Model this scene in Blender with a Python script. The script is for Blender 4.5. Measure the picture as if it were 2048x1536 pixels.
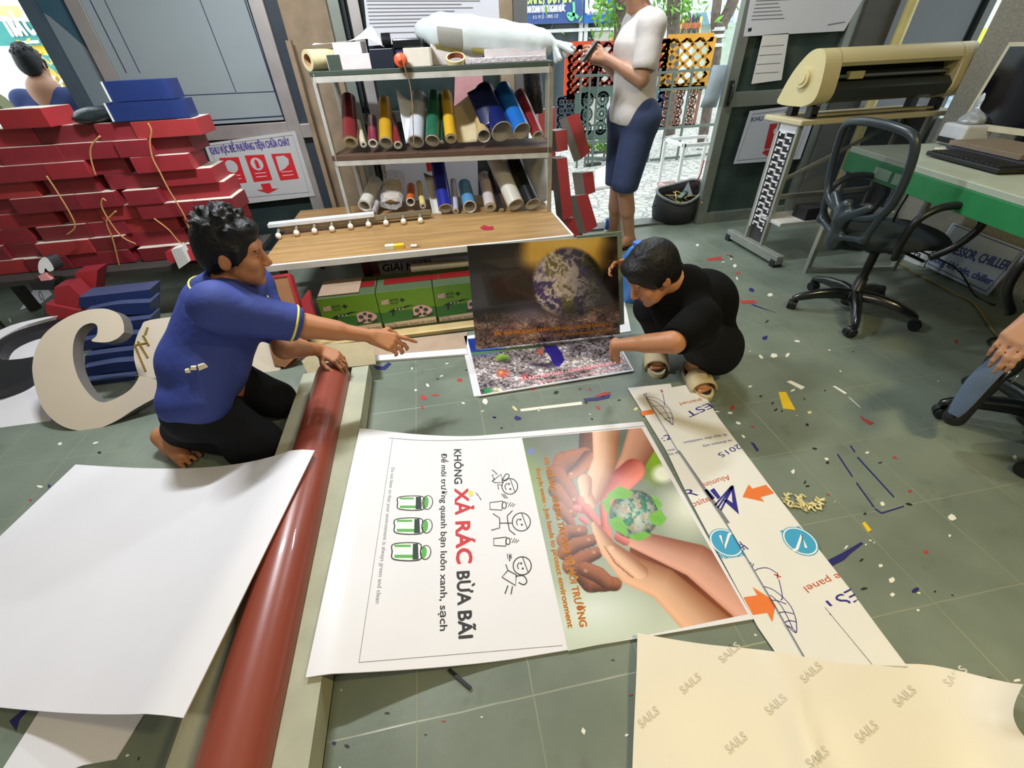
import bpy, math, random
import numpy as np
from mathutils import Vector, Matrix
random.seed(7); RNG = np.random.default_rng(7)
for o in list(bpy.data.objects): bpy.data.objects.remove(o)
SC = bpy.context.scene; COL = SC.collection
# ---------------------------------------------------------------- camera (solved from the floor tiles)
FPX = 851.737; PITCH, ROLL, YAW = [math.radians(a) for a in (38.0525, -2.67625, -8.55927)]
CAM = np.array([0, 0, 1.30])
def _axes():
    c, s = math.cos, math.sin
    fwd = np.array([0, c(PITCH), -s(PITCH)]); right = np.array([1., 0, 0]); up = np.cross(right, fwd)
    r = c(ROLL)*right + s(ROLL)*up; u = -s(ROLL)*right + c(ROLL)*up
    t = YAW; Rz = np.array([[c(t), -s(t), 0], [s(t), c(t), 0], [0, 0, 1]])
    return Rz@r, Rz@u, Rz@fwd
RX, UX, FX = _axes()
cd = bpy.data.cameras.new('camera'); cam = bpy.data.objects.new('camera', cd); COL.objects.link(cam)
cd.sensor_fit = 'HORIZONTAL'; cd.sensor_width = 36.0; cd.lens = FPX/2048*36.0; cd.clip_start = .02; cd.clip_end = 200
cam.matrix_world = Matrix([[RX[0], UX[0], -FX[0], CAM[0]], [RX[1], UX[1], -FX[1], CAM[1]], [RX[2], UX[2], -FX[2], CAM[2]], [0, 0, 0, 1]])
SC.camera = cam
# ---------------------------------------------------------------- daylight, exposure
SC.view_settings.view_transform = 'Standard'; SC.view_settings.look = 'None'
SC.view_settings.exposure = 0.0; SC.view_settings.gamma = 1.0; SC.view_settings.use_curve_mapping = False
W = bpy.data.worlds.new('sky'); SC.world = W; W.use_nodes = True
bg = W.node_tree.nodes['Background']; bg.inputs[0].default_value = (.86, .95, 1.0, 1); bg.inputs[1].default_value = 2.6
def lamp(name, loc, size, power, color, rot=(0, 0, 0), sy=.1):
    l = bpy.data.lights.new(name, 'AREA'); l.shape = 'RECTANGLE'; l.size = size; l.size_y = sy; l.energy = power; l.color = color
    o = bpy.data.objects.new(name, l); COL.objects.link(o); o.location = loc; o.rotation_euler = rot; return o
COOL = (.90, .95, 1.0); WARM = (1.0, .80, .40)
LAMPS = [('tube_and_fill_light', (-.8, 2.25, 2.42), .5, 68, COOL), ('tube_and_fill_light', (1.15, 2.85, 2.72), .45, 36, COOL),
         ('tube_and_fill_light', (-.6, -.35, 2.72), .9, 16, (1, .88, .74)), ('bulb_light', (1.6, -.2, 2.72), .5, 44, WARM)]  # third lamp is an added fill that softens the shadows
for n, l, s, p, c in LAMPS: lamp(n, l, s, p, c)
# ---------------------------------------------------------------- pixel -> place helpers (2048x1536 frame)
def ray(x, y):
    d = (x-1024)*RX - (y-768)*UX + FPX*FX; return d/np.linalg.norm(d)
def G(x, y, z=0.): d = ray(x, y); return CAM + d*(z-CAM[2])/d[2]
def YP(x, y, v): d = ray(x, y); return CAM + d*(v/d[1])
def XP(x, y, v): d = ray(x, y); return CAM + d*(v/d[0])
def RD(x, y, D): return CAM + D*ray(x, y)
def PROJ(p):
    v = np.asarray(p, float)-CAM; z = v@FX; return np.stack([1024+FPX*(v@RX)/z, 768-FPX*(v@UX)/z], -1)
A3 = lambda *a: np.array(a, float)
def nrm(v): v = np.asarray(v, float); return v/max(1e-9, np.linalg.norm(v))
def lin(c):
    c = np.asarray(c, float)/255.; return np.where(c <= .04045, c/12.92, ((c+.055)/1.055)**2.4)
# ---------------------------------------------------------------- materials
MATS = {}
def M(name, rgb=(200, 200, 200), rough=.55, metal=0., var=.08, scale=12., bump=0., bscale=60., emit=0., alpha=1., coat=0., trans=0., spec=.5):
    if name in MATS: return MATS[name]
    m = bpy.data.materials.new(name); m.use_nodes = True; nt = m.node_tree; N = nt.nodes; L = nt.links
    b = N['Principled BSDF']; c = lin(rgb)
    b.inputs['Roughness'].default_value = rough; b.inputs['Metallic'].default_value = metal
    b.inputs['Coat Weight'].default_value = coat; b.inputs['Alpha'].default_value = alpha; b.inputs['Transmission Weight'].default_value = trans
    b.inputs['Specular IOR Level'].default_value = spec
    tc = N.new('ShaderNodeTexCoord'); nz = N.new('ShaderNodeTexNoise'); nz.inputs['Scale'].default_value = scale; nz.inputs['Detail'].default_value = 4
    L.new(tc.outputs['Object'], nz.inputs['Vector'])
    r = N.new('ShaderNodeValToRGB'); r.color_ramp.elements[0].position = .3; r.color_ramp.elements[1].position = .7
    r.color_ramp.elements[0].color = (*np.clip(c*(1-var), 0, 1), 1); r.color_ramp.elements[1].color = (*np.clip(c*(1+var), 0, 1), 1)
    L.new(nz.outputs['Fac'], r.inputs[0]); L.new(r.outputs[0], b.inputs['Base Color'])
    if bump:
        n2 = N.new('ShaderNodeTexNoise'); n2.inputs['Scale'].default_value = bscale; n2.inputs['Detail'].default_value = 5
        L.new(tc.outputs['Object'], n2.inputs['Vector']); bp = N.new('ShaderNodeBump'); bp.inputs['Strength'].default_value = bump; bp.inputs['Distance'].default_value = .01
        L.new(n2.outputs['Fac'], bp.inputs['Height']); L.new(bp.outputs[0], b.inputs['Normal'])
    if emit:
        b.inputs['Emission Color'].default_value = (*c, 1); b.inputs['Emission Strength'].default_value = emit
    MATS[name] = m; return m
def attr_mat(name, rough=.35, spec=.5, coat=0.):
    if name in MATS: return MATS[name]
    m = bpy.data.materials.new(name); m.use_nodes = True; N = m.node_tree.nodes; b = N['Principled BSDF']
    a = N.new('ShaderNodeAttribute'); a.attribute_name = 'ink'; m.node_tree.links.new(a.outputs['Color'], b.inputs['Base Color'])
    b.inputs['Roughness'].default_value = rough; b.inputs['Specular IOR Level'].default_value = spec; b.inputs['Coat Weight'].default_value = coat
    MATS[name] = m; return m
# ---------------------------------------------------------------- objects
def tag(o, label=None, cat=None, group=None, kind=None):
    if label: o['label'] = label
    if cat: o['category'] = cat
    if group: o['group'] = group
    if kind: o['kind'] = kind
    return o
def thing(name, loc, label, cat, group=None):
    o = bpy.data.objects.new(name, None); COL.objects.link(o); o.location = tuple(map(float, loc)); o.empty_display_size = .05
    return tag(o, label, cat, group)
def wloc(o):
    p = Vector((0, 0, 0))
    while o is not None: p += Vector(o.location); o = o.parent
    return np.array(p)
def mkobj(name, V, Fc, mats, mi=None, parent=None, smooth=False, auto=None):
    V = np.asarray(V, float).reshape(-1, 3)
    if parent is None:
        lo, hi = V.min(0), V.max(0); org = A3((lo[0]+hi[0])/2, (lo[1]+hi[1])/2, lo[2])
    else: org = wloc(parent)
    me = bpy.data.meshes.new(name); me.from_pydata((V-org).tolist(), [], [list(map(int, f)) for f in Fc])
    for m in (mats if isinstance(mats, (list, tuple)) else [mats]): me.materials.append(m)
    if mi is not None and len(mi): me.polygons.foreach_set('material_index', np.asarray(mi, dtype=np.int32))
    if smooth is True: me.polygons.foreach_set('use_smooth', np.ones(len(me.polygons), dtype=bool))
    elif smooth is not False: me.polygons.foreach_set('use_smooth', np.asarray(smooth, dtype=bool))
    me.update(); o = bpy.data.objects.new(name, me); COL.objects.link(o)
    if parent is None: o.location = org
    else: o.parent = parent
    return o
class MB:
    def __init__(s): s.v = []; s.f = []; s.m = []; s.s = []; s.mats = []
    def mat(s, m):
        if m not in s.mats: s.mats.append(m)
        return s.mats.index(m)
    def add(s, V, Fc, m, smooth=False):
        n = len(s.v); k = s.mat(m); s.v += [tuple(map(float, p)) for p in V]
        for f in Fc: s.f.append([n+int(i) for i in f]); s.m.append(k); s.s.append(smooth)
        return s
    def obj(s, name, parent=None, bevel=0., seg=2, sub=0, solid=0.):
        o = mkobj(name, s.v, s.f, s.mats, s.m, parent, s.s)
        if solid: md = o.modifiers.new('solid', 'SOLIDIFY'); md.thickness = solid; md.offset = 0
        if bevel: md = o.modifiers.new('bevel', 'BEVEL'); md.width = bevel; md.segments = seg; md.limit_method = 'ANGLE'
        if sub: md = o.modifiers.new('sub', 'SUBSURF'); md.levels = sub; md.render_levels = sub
        return o
    def box(s, c, d, m, ex=(1, 0, 0), ey=(0, 1, 0), ez=(0, 0, 1)):
        c = A3(*c); ex, ey, ez = [A3(*e) for e in (ex, ey, ez)]; h = A3(*d)/2
        V = [c+i*h[0]*ex+j*h[1]*ey+k*h[2]*ez for i in (-1, 1) for j in (-1, 1) for k in (-1, 1)]
        return s.add(V, [(0, 1, 3, 2), (4, 6, 7, 5), (0, 4, 5, 1), (2, 3, 7, 6), (0, 2, 6, 4), (1, 5, 7, 3)], m)
    def hexa(s, b4, t4, m):
        V = list(b4)+list(t4); return s.add(V, [(3, 2, 1, 0), (4, 5, 6, 7), (0, 1, 5, 4), (1, 2, 6, 5), (2, 3, 7, 6), (3, 0, 4, 7)], m)
    def bar(s, p0, p1, w, h, m, up=(0, 0, 1)):
        p0, p1 = A3(*p0), A3(*p1); z = nrm(p1-p0); u = A3(*up)
        if abs(z@nrm(u)) > .98: u = A3(0, 1, 0)
        x = nrm(np.cross(u, z)); y = np.cross(z, x); return s.box((p0+p1)/2, (w, h, np.linalg.norm(p1-p0)), m, x, y, z)
    def tube(s, pts, r, m, n=8, cap=True, closed=False):
        P = [A3(*p) for p in pts]; K = len(P); R = r if hasattr(r, '__len__') else [r]*K
        T = [nrm(P[(i+1) % K]-P[i-1]) if closed else nrm(P[min(i+1, K-1)]-P[max(i-1, 0)]) for i in range(K)]
        u = A3(0, 0, 1) if abs(T[0][2]) < .9 else A3(1, 0, 0); x = nrm(np.cross(u, T[0])); V = []
        for i in range(K):
            x = nrm(x-T[i]*(x@T[i])); y = np.cross(T[i], x)
            for j in range(n): a = 2*math.pi*j/n; V.append(P[i]+R[i]*(math.cos(a)*x+math.sin(a)*y))
        Fc = []
        for i in range(K if closed else K-1):
            for j in range(n): a, b = i*n+j, i*n+(j+1) % n; c, d = ((i+1) % K)*n+(j+1) % n, ((i+1) % K)*n+j; Fc.append((a, b, c, d))
        s.add(V, Fc, m, True)
        if cap and not closed:
            k = len(s.v)-K*n; e = s.mat(m)
            s.f += [[k+j for j in range(n)][::-1], [k+(K-1)*n+j for j in range(n)]]; s.m += [e, e]; s.s += [False, False]
        return s
    def cyl(s, p0, p1, r0, m, r1=None, n=24, mcap=None):
        r1 = r0 if r1 is None else r1; p0, p1 = A3(*p0), A3(*p1); z = nrm(p1-p0); u = A3(0, 0, 1) if abs(z[2]) < .9 else A3(1, 0, 0); x = nrm(np.cross(u, z)); y = np.cross(z, x)
        c = [math.cos(2*math.pi*j/n)*x+math.sin(2*math.pi*j/n)*y for j in range(n)]
        V = [p0+r0*q for q in c]+[p1+r1*q for q in c]; s.add(V, [(j, (j+1) % n, n+(j+1) % n, n+j) for j in range(n)], m, True)
        s.add([p0+r0*q for q in c], [list(range(n))[::-1]], mcap or m); s.add([p1+r1*q for q in c], [list(range(n))], mcap or m); return s
    def pipe(s, p0, p1, R, r, m, mi=None, n=28, mend=None):
        p0, p1 = A3(*p0), A3(*p1); z = nrm(p1-p0); u = A3(0, 0, 1) if abs(z[2]) < .9 else A3(1, 0, 0); x = nrm(np.cross(u, z)); y = np.cross(z, x)
        c = [math.cos(2*math.pi*j/n)*x+math.sin(2*math.pi*j/n)*y for j in range(n)]
        ring = lambda p, q: [p+q*k for k in c]; J = [(j, (j+1) % n, n+(j+1) % n, n+j) for j in range(n)]
        s.add(ring(p0, R)+ring(p1, R), J, m, True); s.add(ring(p0, r)+ring(p1, r), [f[::-1] for f in J], mi or m, True)
        s.add(ring(p0, R)+ring(p0, r), [f[::-1] for f in J], mend or m); s.add(ring(p1, R)+ring(p1, r), J, mend or m); return s
    def lathe(s, c, prof, m, n=24, ax=(0, 0, 1)):
        c = A3(*c); z = nrm(ax); u = A3(0, 1, 0) if abs(z[1]) < .9 else A3(1, 0, 0); x = nrm(np.cross(u, z)); y = np.cross(z, x); V = []
        for r, h in prof:
            for j in range(n): a = 2*math.pi*j/n; V.append(c+h*z+r*(math.cos(a)*x+math.sin(a)*y))
        Fc = [(i*n+j, i*n+(j+1) % n, (i+1)*n+(j+1) % n, (i+1)*n+j) for i in range(len(prof)-1) for j in range(n)]
        s.add(V, Fc, m, True); k = len(s.v)-len(V); e = s.mat(m)
        s.f += [[k+j for j in range(n)][::-1], [k+(len(prof)-1)*n+j for j in range(n)]]; s.m += [e, e]; s.s += [False]*2; return s
    def ball(s, c, r, m, n=12, R=None):
        c = A3(*c); r = A3(*r) if hasattr(r, '__len__') else A3(r, r, r); V = []; K = max(4, n//2); R = np.eye(3) if R is None else np.asarray(R)
        for i in range(K+1):
            t = math.pi*i/K
            for j in range(n): a = 2*math.pi*j/n; V.append(c+(A3(math.sin(t)*math.cos(a), math.sin(t)*math.sin(a), math.cos(t))*r)@R)
        return s.add(V, [(i*n+j, (i+1)*n+j, (i+1)*n+(j+1) % n, i*n+(j+1) % n) for i in range(K) for j in range(n)], m, True)
    def grid(s, P, m, smooth=True):
        P = np.asarray(P, float); a, b = P.shape[:2]
        return s.add(P.reshape(-1, 3), [(i*b+j, (i+1)*b+j, (i+1)*b+j+1, i*b+j+1) for i in range(a-1) for j in range(b-1)], m, smooth)
    def prism(s, poly, off, m, mside=None):          # poly: planar 3-D outline, off: extrusion vector
        P = [A3(*p) for p in poly]; n = len(P); off = A3(*off); Q = [p+off for p in P]
        s.add(P, [list(range(n))], m); s.add(Q, [list(range(n))[::-1]], mside or m)
        s.add(P+Q, [(j, n+j, n+(j+1) % n, (j+1) % n) for j in range(n)], mside or m); return s
# ---------------------------------------------------------------- flat drawing on surfaces
class Fr:                                             # a plane at p0 spanned by ex, ey
    def __init__(s, p0, ex, ey): s.p0 = A3(*p0); s.ex = nrm(ex); ey = A3(*ey); s.ey = nrm(ey-s.ex*(ey@s.ex)); s.n = np.cross(s.ex, s.ey)
    def pt(s, a, b, h=0.): return s.p0+a*s.ex+b*s.ey+h*s.n
    def px(s, x, y):
        d = ray(x, y); q = CAM+d*(((s.p0-CAM)@s.n)/(d@s.n))-s.p0; return (q@s.ex, q@s.ey)
    def P(s, x, y, h=0.): return s.pt(*s.px(x, y), h)
class Lift(Fr):                                       # a sheet over the floor with height zf(X, Y)
    def __init__(s, zf): Fr.__init__(s, (0, 0, 0), (1, 0, 0), (0, 1, 0)); s.zf = zf
    def pt(s, a, b, h=0.): return A3(a, b, s.zf(a, b)+h)
    def px(s, x, y):
        z = 0.
        for _ in range(25): q = G(x, y, z); z = .5*z+.5*s.zf(q[0], q[1])
        return (q[0], q[1])
_TX = {}
def text_geo(t, bold=0., mono=False):
    k = (t, bold)
    if k not in _TX:
        cu = bpy.data.curves.new('t', 'FONT'); cu.body = t; cu.size = 1.; cu.resolution_u = 3; cu.offset = bold; cu.fill_mode = 'FRONT'
        o = bpy.data.objects.new('t', cu); COL.objects.link(o); bpy.context.view_layer.update()
        me = o.to_mesh(); V = np.array([v.co[:2] for v in me.vertices]).reshape(-1, 2); Fc = [tuple(p.vertices) for p in me.polygons]; o.to_mesh_clear()
        bpy.data.objects.remove(o); bpy.data.curves.remove(cu); _TX[k] = (V, Fc)
    return _TX[k]
def clipmb(src, fr, P):                                # keep only the ink that lies on the piece it is printed on
    P = [fr.px(*p) for p in P]; K = len(P)
    def ins(a, b):
        r = False
        for i in range(K):
            (x0, y0), (x1, y1) = P[i], P[(i+1) % K]
            if (y0 > b) != (y1 > b) and a < x0+(b-y0)*(x1-x0)/(y1-y0): r = not r
        return r
    o = MB()
    for f, mi in zip(src.f, src.m):
        q = np.mean([src.v[i] for i in f], 0)-fr.p0
        if ins(q@fr.ex, q@fr.ey): o.add([src.v[i] for i in f], [list(range(len(f)))], src.mats[mi])
    return o
def text(mb, fr, t, p0, p1, hgt, m, h=.0006, bold=.0, keep=False, flip=False):
    V, Fc = text_geo(t)
    if not len(V): return
    p0, p1 = A3(*p0), A3(*p1); d = nrm(p1-p0); u = A3(-d[1], d[0]); w = V[:, 0].max()-V[:, 0].min(); L = np.linalg.norm(p1-p0)
    sx = L/w; sy = hgt/.73
    if flip: u = -u
    if keep: sx = sy
    for dx, dy in ([(0, 0)] if not bold else [(-bold, 0), (bold, 0), (0, bold), (0, -bold)]+([(bold*.7, bold*.7), (-bold*.7, bold*.7), (bold*.7, -bold*.7), (-bold*.7, -bold*.7)] if bold > .03 else [])):
        Q = [fr.pt(*(p0+(a-V[:, 0].min())*sx*d+dx*sy*d+(b+dy)*sy*u), h+dx*.0008+dy*.0005) for a, b in V]
        mb.add(Q, [f[::-1] for f in Fc] if flip else Fc, m)
def textpx(mb, fr, t, a, b, hgt, m, **k): text(mb, fr, t, fr.px(*a), fr.px(*b), hgt, m, **k)
def poly(mb, fr, ab, m, h=.0005): mb.add([fr.pt(*p, h) for p in ab], [list(range(len(ab)))], m)
def polypx(mb, fr, px, m, h=.0005): poly(mb, fr, [fr.px(*p) for p in px], m, h)
def stroke(mb, fr, ab, w, m, h=.0008, closed=False):
    P = [A3(*p) for p in ab]; K = len(P); Lf = []; Rt = []
    for i in range(K):
        a = P[(i-1) % K] if closed else P[max(i-1, 0)]; b = P[(i+1) % K] if closed else P[min(i+1, K-1)]
        d = nrm(b-a); n = A3(-d[1], d[0])*w/2; Lf.append(fr.pt(*(P[i]+n), h)); Rt.append(fr.pt(*(P[i]-n), h))
    mb.add(Lf+Rt, [(K+i, K+(i+1) % K, (i+1) % K, i) for i in range(K if closed else K-1)], m)
def strokepx(mb, fr, px, w, m, h=.0008, closed=False): stroke(mb, fr, [fr.px(*p) for p in px], w, m, h, closed)
def smoothpts(P, n=6, closed=False):                   # Catmull-Rom through points
    P = [np.asarray(p, float) for p in P]; K = len(P); out = []
    for i in range(K if closed else K-1):
        g = (lambda j: P[j % K]) if closed else (lambda j: P[min(max(j, 0), K-1)])
        a, b, c, d = g(i-1), g(i), g(i+1), g(i+2)
        for t in np.linspace(0, 1, n, endpoint=False): out.append(.5*(2*b+(c-a)*t+(2*a-5*b+4*c-d)*t*t+(3*b-a-3*c+d)*t**3))
    if not closed: out.append(P[-1])
    return out
# ---------------------------------------------------------------- pictures: ink on a fine grid
def vnoise(x, y, seed=0):
    r = np.random.default_rng(seed); T = r.random((256, 256)); xi = np.floor(x).astype(int); yi = np.floor(y).astype(int); fx = x-xi; fy = y-yi
    fx = fx*fx*(3-2*fx); fy = fy*fy*(3-2*fy); g = lambda i, j: T[i % 256, j % 256]
    return (g(xi, yi)*(1-fx)+g(xi+1, yi)*fx)*(1-fy)+(g(xi, yi+1)*(1-fx)+g(xi+1, yi+1)*fx)*fy
def fbm(x, y, seed=0, o=4): return sum(vnoise(x*2**i, y*2**i, seed+i)*.5**i for i in range(o))/sum(.5**i for i in range(o))
class Pic:
    def __init__(s, fr, quad, n, m):                    # quad: four corners in the plane (near-left, near-right, far-right, far-left order free)
        s.fr = fr; U, T = np.meshgrid(np.linspace(0, 1, n), np.linspace(0, 1, m), indexing='ij'); q = [np.asarray(p, float) for p in quad]; s.U, s.T = U, T
        A, B = [q[0][i]*(1-U)*(1-T)+q[1][i]*U*(1-T)+q[2][i]*U*T+q[3][i]*(1-U)*T for i in (0, 1)]; s.A, s.B = A, B
        s.V = np.array([fr.pt(a, b, .0004) for a, b in zip(A.ravel(), B.ravel())]); q = PROJ(s.V); s.x = q[:, 0].reshape(A.shape); s.y = q[:, 1].reshape(A.shape)
        s.c = np.ones(A.shape+(3,))*255.
    def mix(s, w, col): w = np.clip(w, 0, 1)[..., None]; s.c = s.c*(1-w)+np.asarray(col, float)*w
    def blob(s, cx, cy, rx, ry, col, soft=.5, a=1.):
        d = np.hypot((s.x-cx)/rx, (s.y-cy)/ry); s.mix(a*np.clip((1-d)/soft, 0, 1), col)
    def inside(s, P):
        r = np.zeros(s.x.shape, bool); K = len(P)
        for i in range(K):
            (x0, y0), (x1, y1) = P[i], P[(i+1) % K]
            if y0 == y1: continue
            c = ((s.y >= min(y0, y1)) & (s.y < max(y0, y1))); r ^= c & (s.x < x0+(s.y-y0)*(x1-x0)/(y1-y0))
        return r
    def fill(s, P, col): s.mix(s.inside(P)*1., col)
    def limb(s, P, R, col, dark, lit=None, side=1.):   # rounded limb along P with radii R, shaded as in the printed picture
        best = np.full(s.x.shape, 9.); sd = np.zeros(s.x.shape)
        for i in range(len(P)-1):
            (x0, y0), (x1, y1) = P[i], P[i+1]; dx, dy = x1-x0, y1-y0; L2 = dx*dx+dy*dy
            t = np.clip(((s.x-x0)*dx+(s.y-y0)*dy)/L2, 0, 1); r = R[i]+(R[i+1]-R[i])*t
            d = np.hypot(s.x-x0-t*dx, s.y-y0-t*dy)/r; k = d < best; best = np.where(k, d, best)
            sd = np.where(k, ((s.x-x0)*-dy+(s.y-y0)*dx)/math.sqrt(L2)/r*side, sd)
        col, dark = np.asarray(col, float), np.asarray(dark, float); lit = np.clip(col*1.18, 0, 255) if lit is None else np.asarray(lit, float)
        t = np.clip(sd*.5+.5, 0, 1)[..., None]; e = np.clip((best-.72)/.28, 0, 1)[..., None]
        c = np.where(t < .5, lit+(col-lit)*t*2, col+(dark-col)*(t-.5)*2); c = c*(1-.35*e)+dark*.35*e
        w = np.clip((1-best)*12, 0, 1)[..., None]; s.c = s.c*(1-w)+c*w
    def obj(s, name, parent, mat):
        n, m = s.A.shape; F_ = [(i*m+j, (i+1)*m+j, (i+1)*m+j+1, i*m+j+1) for i in range(n-1) for j in range(m-1)]
        o = mkobj(name, s.V, F_, mat, None, parent, True); at = o.data.color_attributes.new('ink', 'FLOAT_COLOR', 'POINT')
        at.data.foreach_set('color', np.concatenate([lin(np.clip(s.c, 0, 255)).reshape(-1, 3), np.ones((n*m, 1))], 1).ravel().astype(np.float32)); return o
# ---------------------------------------------------------------- soft bodies: blended round cones -> one continuous surface
def snet(prims, h=.006, k=.02):
    B = []
    for p in prims:
        if p[0] == 'c': a = np.minimum(p[1]-p[3], p[2]-p[4]); b = np.maximum(p[1]+p[3], p[2]+p[4])
        else: r = max(p[2]); a = p[1]-r; b = p[1]+r
        B.append((np.asarray(a), np.asarray(b)))
    lo = np.min([b[0] for b in B], 0)-3*h-k; hi = np.max([b[1] for b in B], 0)+3*h+k
    n = np.ceil((hi-lo)/h).astype(int)+1; D = np.full(n, .2, np.float32); ax = [lo[i]+h*np.arange(n[i]) for i in range(3)]
    for p, (a, b) in zip(prims, B):
        kk = p[-1] if isinstance(p[-1], float) and len(p) > (5 if p[0] == 'c' else 4) else k
        i0 = np.maximum(0, np.floor((a-lo-kk*1.3-2*h)/h).astype(int)); i1 = np.minimum(n, np.ceil((b-lo+kk*1.3+2*h)/h).astype(int)+1)
        sl = tuple(slice(i0[i], i1[i]) for i in range(3)); X, Y, Z = np.meshgrid(*[ax[i][sl[i]] for i in range(3)], indexing='ij')
        if p[0] == 'c':
            p0, p1, r0, r1 = p[1], p[2], p[3], p[4]; d = p1-p0; L2 = max(1e-9, d@d)
            t = np.clip(((X-p0[0])*d[0]+(Y-p0[1])*d[1]+(Z-p0[2])*d[2])/L2, 0, 1)
            q = np.sqrt((X-p0[0]-t*d[0])**2+(Y-p0[1]-t*d[1])**2+(Z-p0[2]-t*d[2])**2)-(r0+(r1-r0)*t)
        else:                                          # ('e'|'s', centre, radii, axes)  's' carves
            c, r, R = p[1], p[2], p[3]; U = [(X-c[0])*R[i][0]+(Y-c[1])*R[i][1]+(Z-c[2])*R[i][2] for i in range(3)]
            k0 = np.sqrt(sum((U[i]/r[i])**2 for i in range(3)))+1e-9; k1 = np.sqrt(sum((U[i]/r[i]**2)**2 for i in range(3)))+1e-9; q = k0*(k0-1)/k1
        E = D[sl]
        if p[0] == 's': g = np.clip(.5-.5*(E+q)/kk, 0, 1); D[sl] = E*(1-g)+(-q)*g+kk*g*(1-g)
        else: g = np.clip(.5+.5*(q-E)/kk, 0, 1); D[sl] = q*(1-g)+E*g-kk*g*(1-g)
    S = D < 0; c8 = [S[i:n[0]-1+i, j:n[1]-1+j, l:n[2]-1+l] for i in (0, 1) for j in (0, 1) for l in (0, 1)]
    cnt = sum(c.astype(np.int8) for c in c8); act = (cnt > 0) & (cnt < 8); idx = np.argwhere(act); num = np.full(act.shape, -1); num[act] = np.arange(len(idx))
    acc = np.zeros((len(idx), 3)); w = np.zeros(len(idx))
    cs = [(0, 0, 0), (0, 0, 1), (0, 1, 0), (0, 1, 1), (1, 0, 0), (1, 0, 1), (1, 1, 0), (1, 1, 1)]
    for a in range(8):
        for b in range(a+1, 8):
            if sum(abs(cs[a][i]-cs[b][i]) for i in range(3)) != 1: continue
            da = D[tuple((idx+cs[a]).T)]; db = D[tuple((idx+cs[b]).T)]; x = (da < 0) != (db < 0); t = np.where(x, da/np.where(da == db, 1, da-db), 0)
            acc += np.where(x[:, None], np.array(cs[a])+t[:, None]*(np.array(cs[b])-np.array(cs[a])), 0); w += x
    V = lo+h*(idx+acc/w[:, None]); Q = []
    for ax_ in range(3):
        e = [0, 0, 0]; e[ax_] = 1; sl0 = tuple(slice(0, n[i]-e[i]) for i in range(3)); sl1 = tuple(slice(e[i], n[i]) for i in range(3))
        a, b = S[sl0], S[sl1]; u, v = (ax_+1) % 3, (ax_+2) % 3
        for sgn, mk in ((0, a & ~b), (1, b & ~a)):
            I = np.argwhere(mk); ok = (I[:, u] > 0) & (I[:, v] > 0) & (I[:, u] < n[u]-1) & (I[:, v] < n[v]-1); I = I[ok]
            eu = np.zeros(3, int); eu[u] = 1; ev = np.zeros(3, int); ev[v] = 1
            q = np.stack([num[tuple((I-eu-ev).T)], num[tuple((I-ev).T)], num[tuple(I.T)], num[tuple((I-eu).T)]], 1)
            Q.append(q if sgn == 0 else q[:, ::-1])
    Q = np.concatenate(Q); Q = Q[(Q >= 0).all(1)]
    for _ in range(1):                                 # one light relax
        s2 = np.zeros_like(V); c2 = np.zeros(len(V))
        for i in range(4): np.add.at(s2, Q[:, i], V[Q[:, (i+1) % 4]]); np.add.at(c2, Q[:, i], 1); np.add.at(s2, Q[:, i], V[Q[:, (i-1) % 4]]); np.add.at(c2, Q[:, i], 1)
        V = .5*V+.5*s2/np.maximum(c2, 1)[:, None]
    return V, Q
def soft(name, prims, mats, parent=None, h=.006, k=.02, paint=None):
    V, Q = snet(prims, h, k); mi = None
    if paint is not None: mi = paint(V[Q].mean(1))
    return mkobj(name, V, Q.tolist(), mats, mi, parent, True)
def cone(a, b, r0, r1, kk=None): t = ('c', A3(*a), A3(*b), r0, r1); return t if kk is None else t+(float(kk),)
def ell(c, r, ex=(1, 0, 0), ey=(0, 1, 0), ez=None, kk=None, cut=False):
    ex = nrm(ex); ey = nrm(A3(*ey)-ex*(A3(*ey)@ex)); ez = np.cross(ex, ey); t = ('s' if cut else 'e', A3(*c), A3(*r), (ex, ey, ez)); return t if kk is None else t+(float(kk),)
def chain(P, R, kk=None): return [cone(P[i], P[i+1], R[i], R[i+1], kk) for i in range(len(P)-1)]
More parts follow.
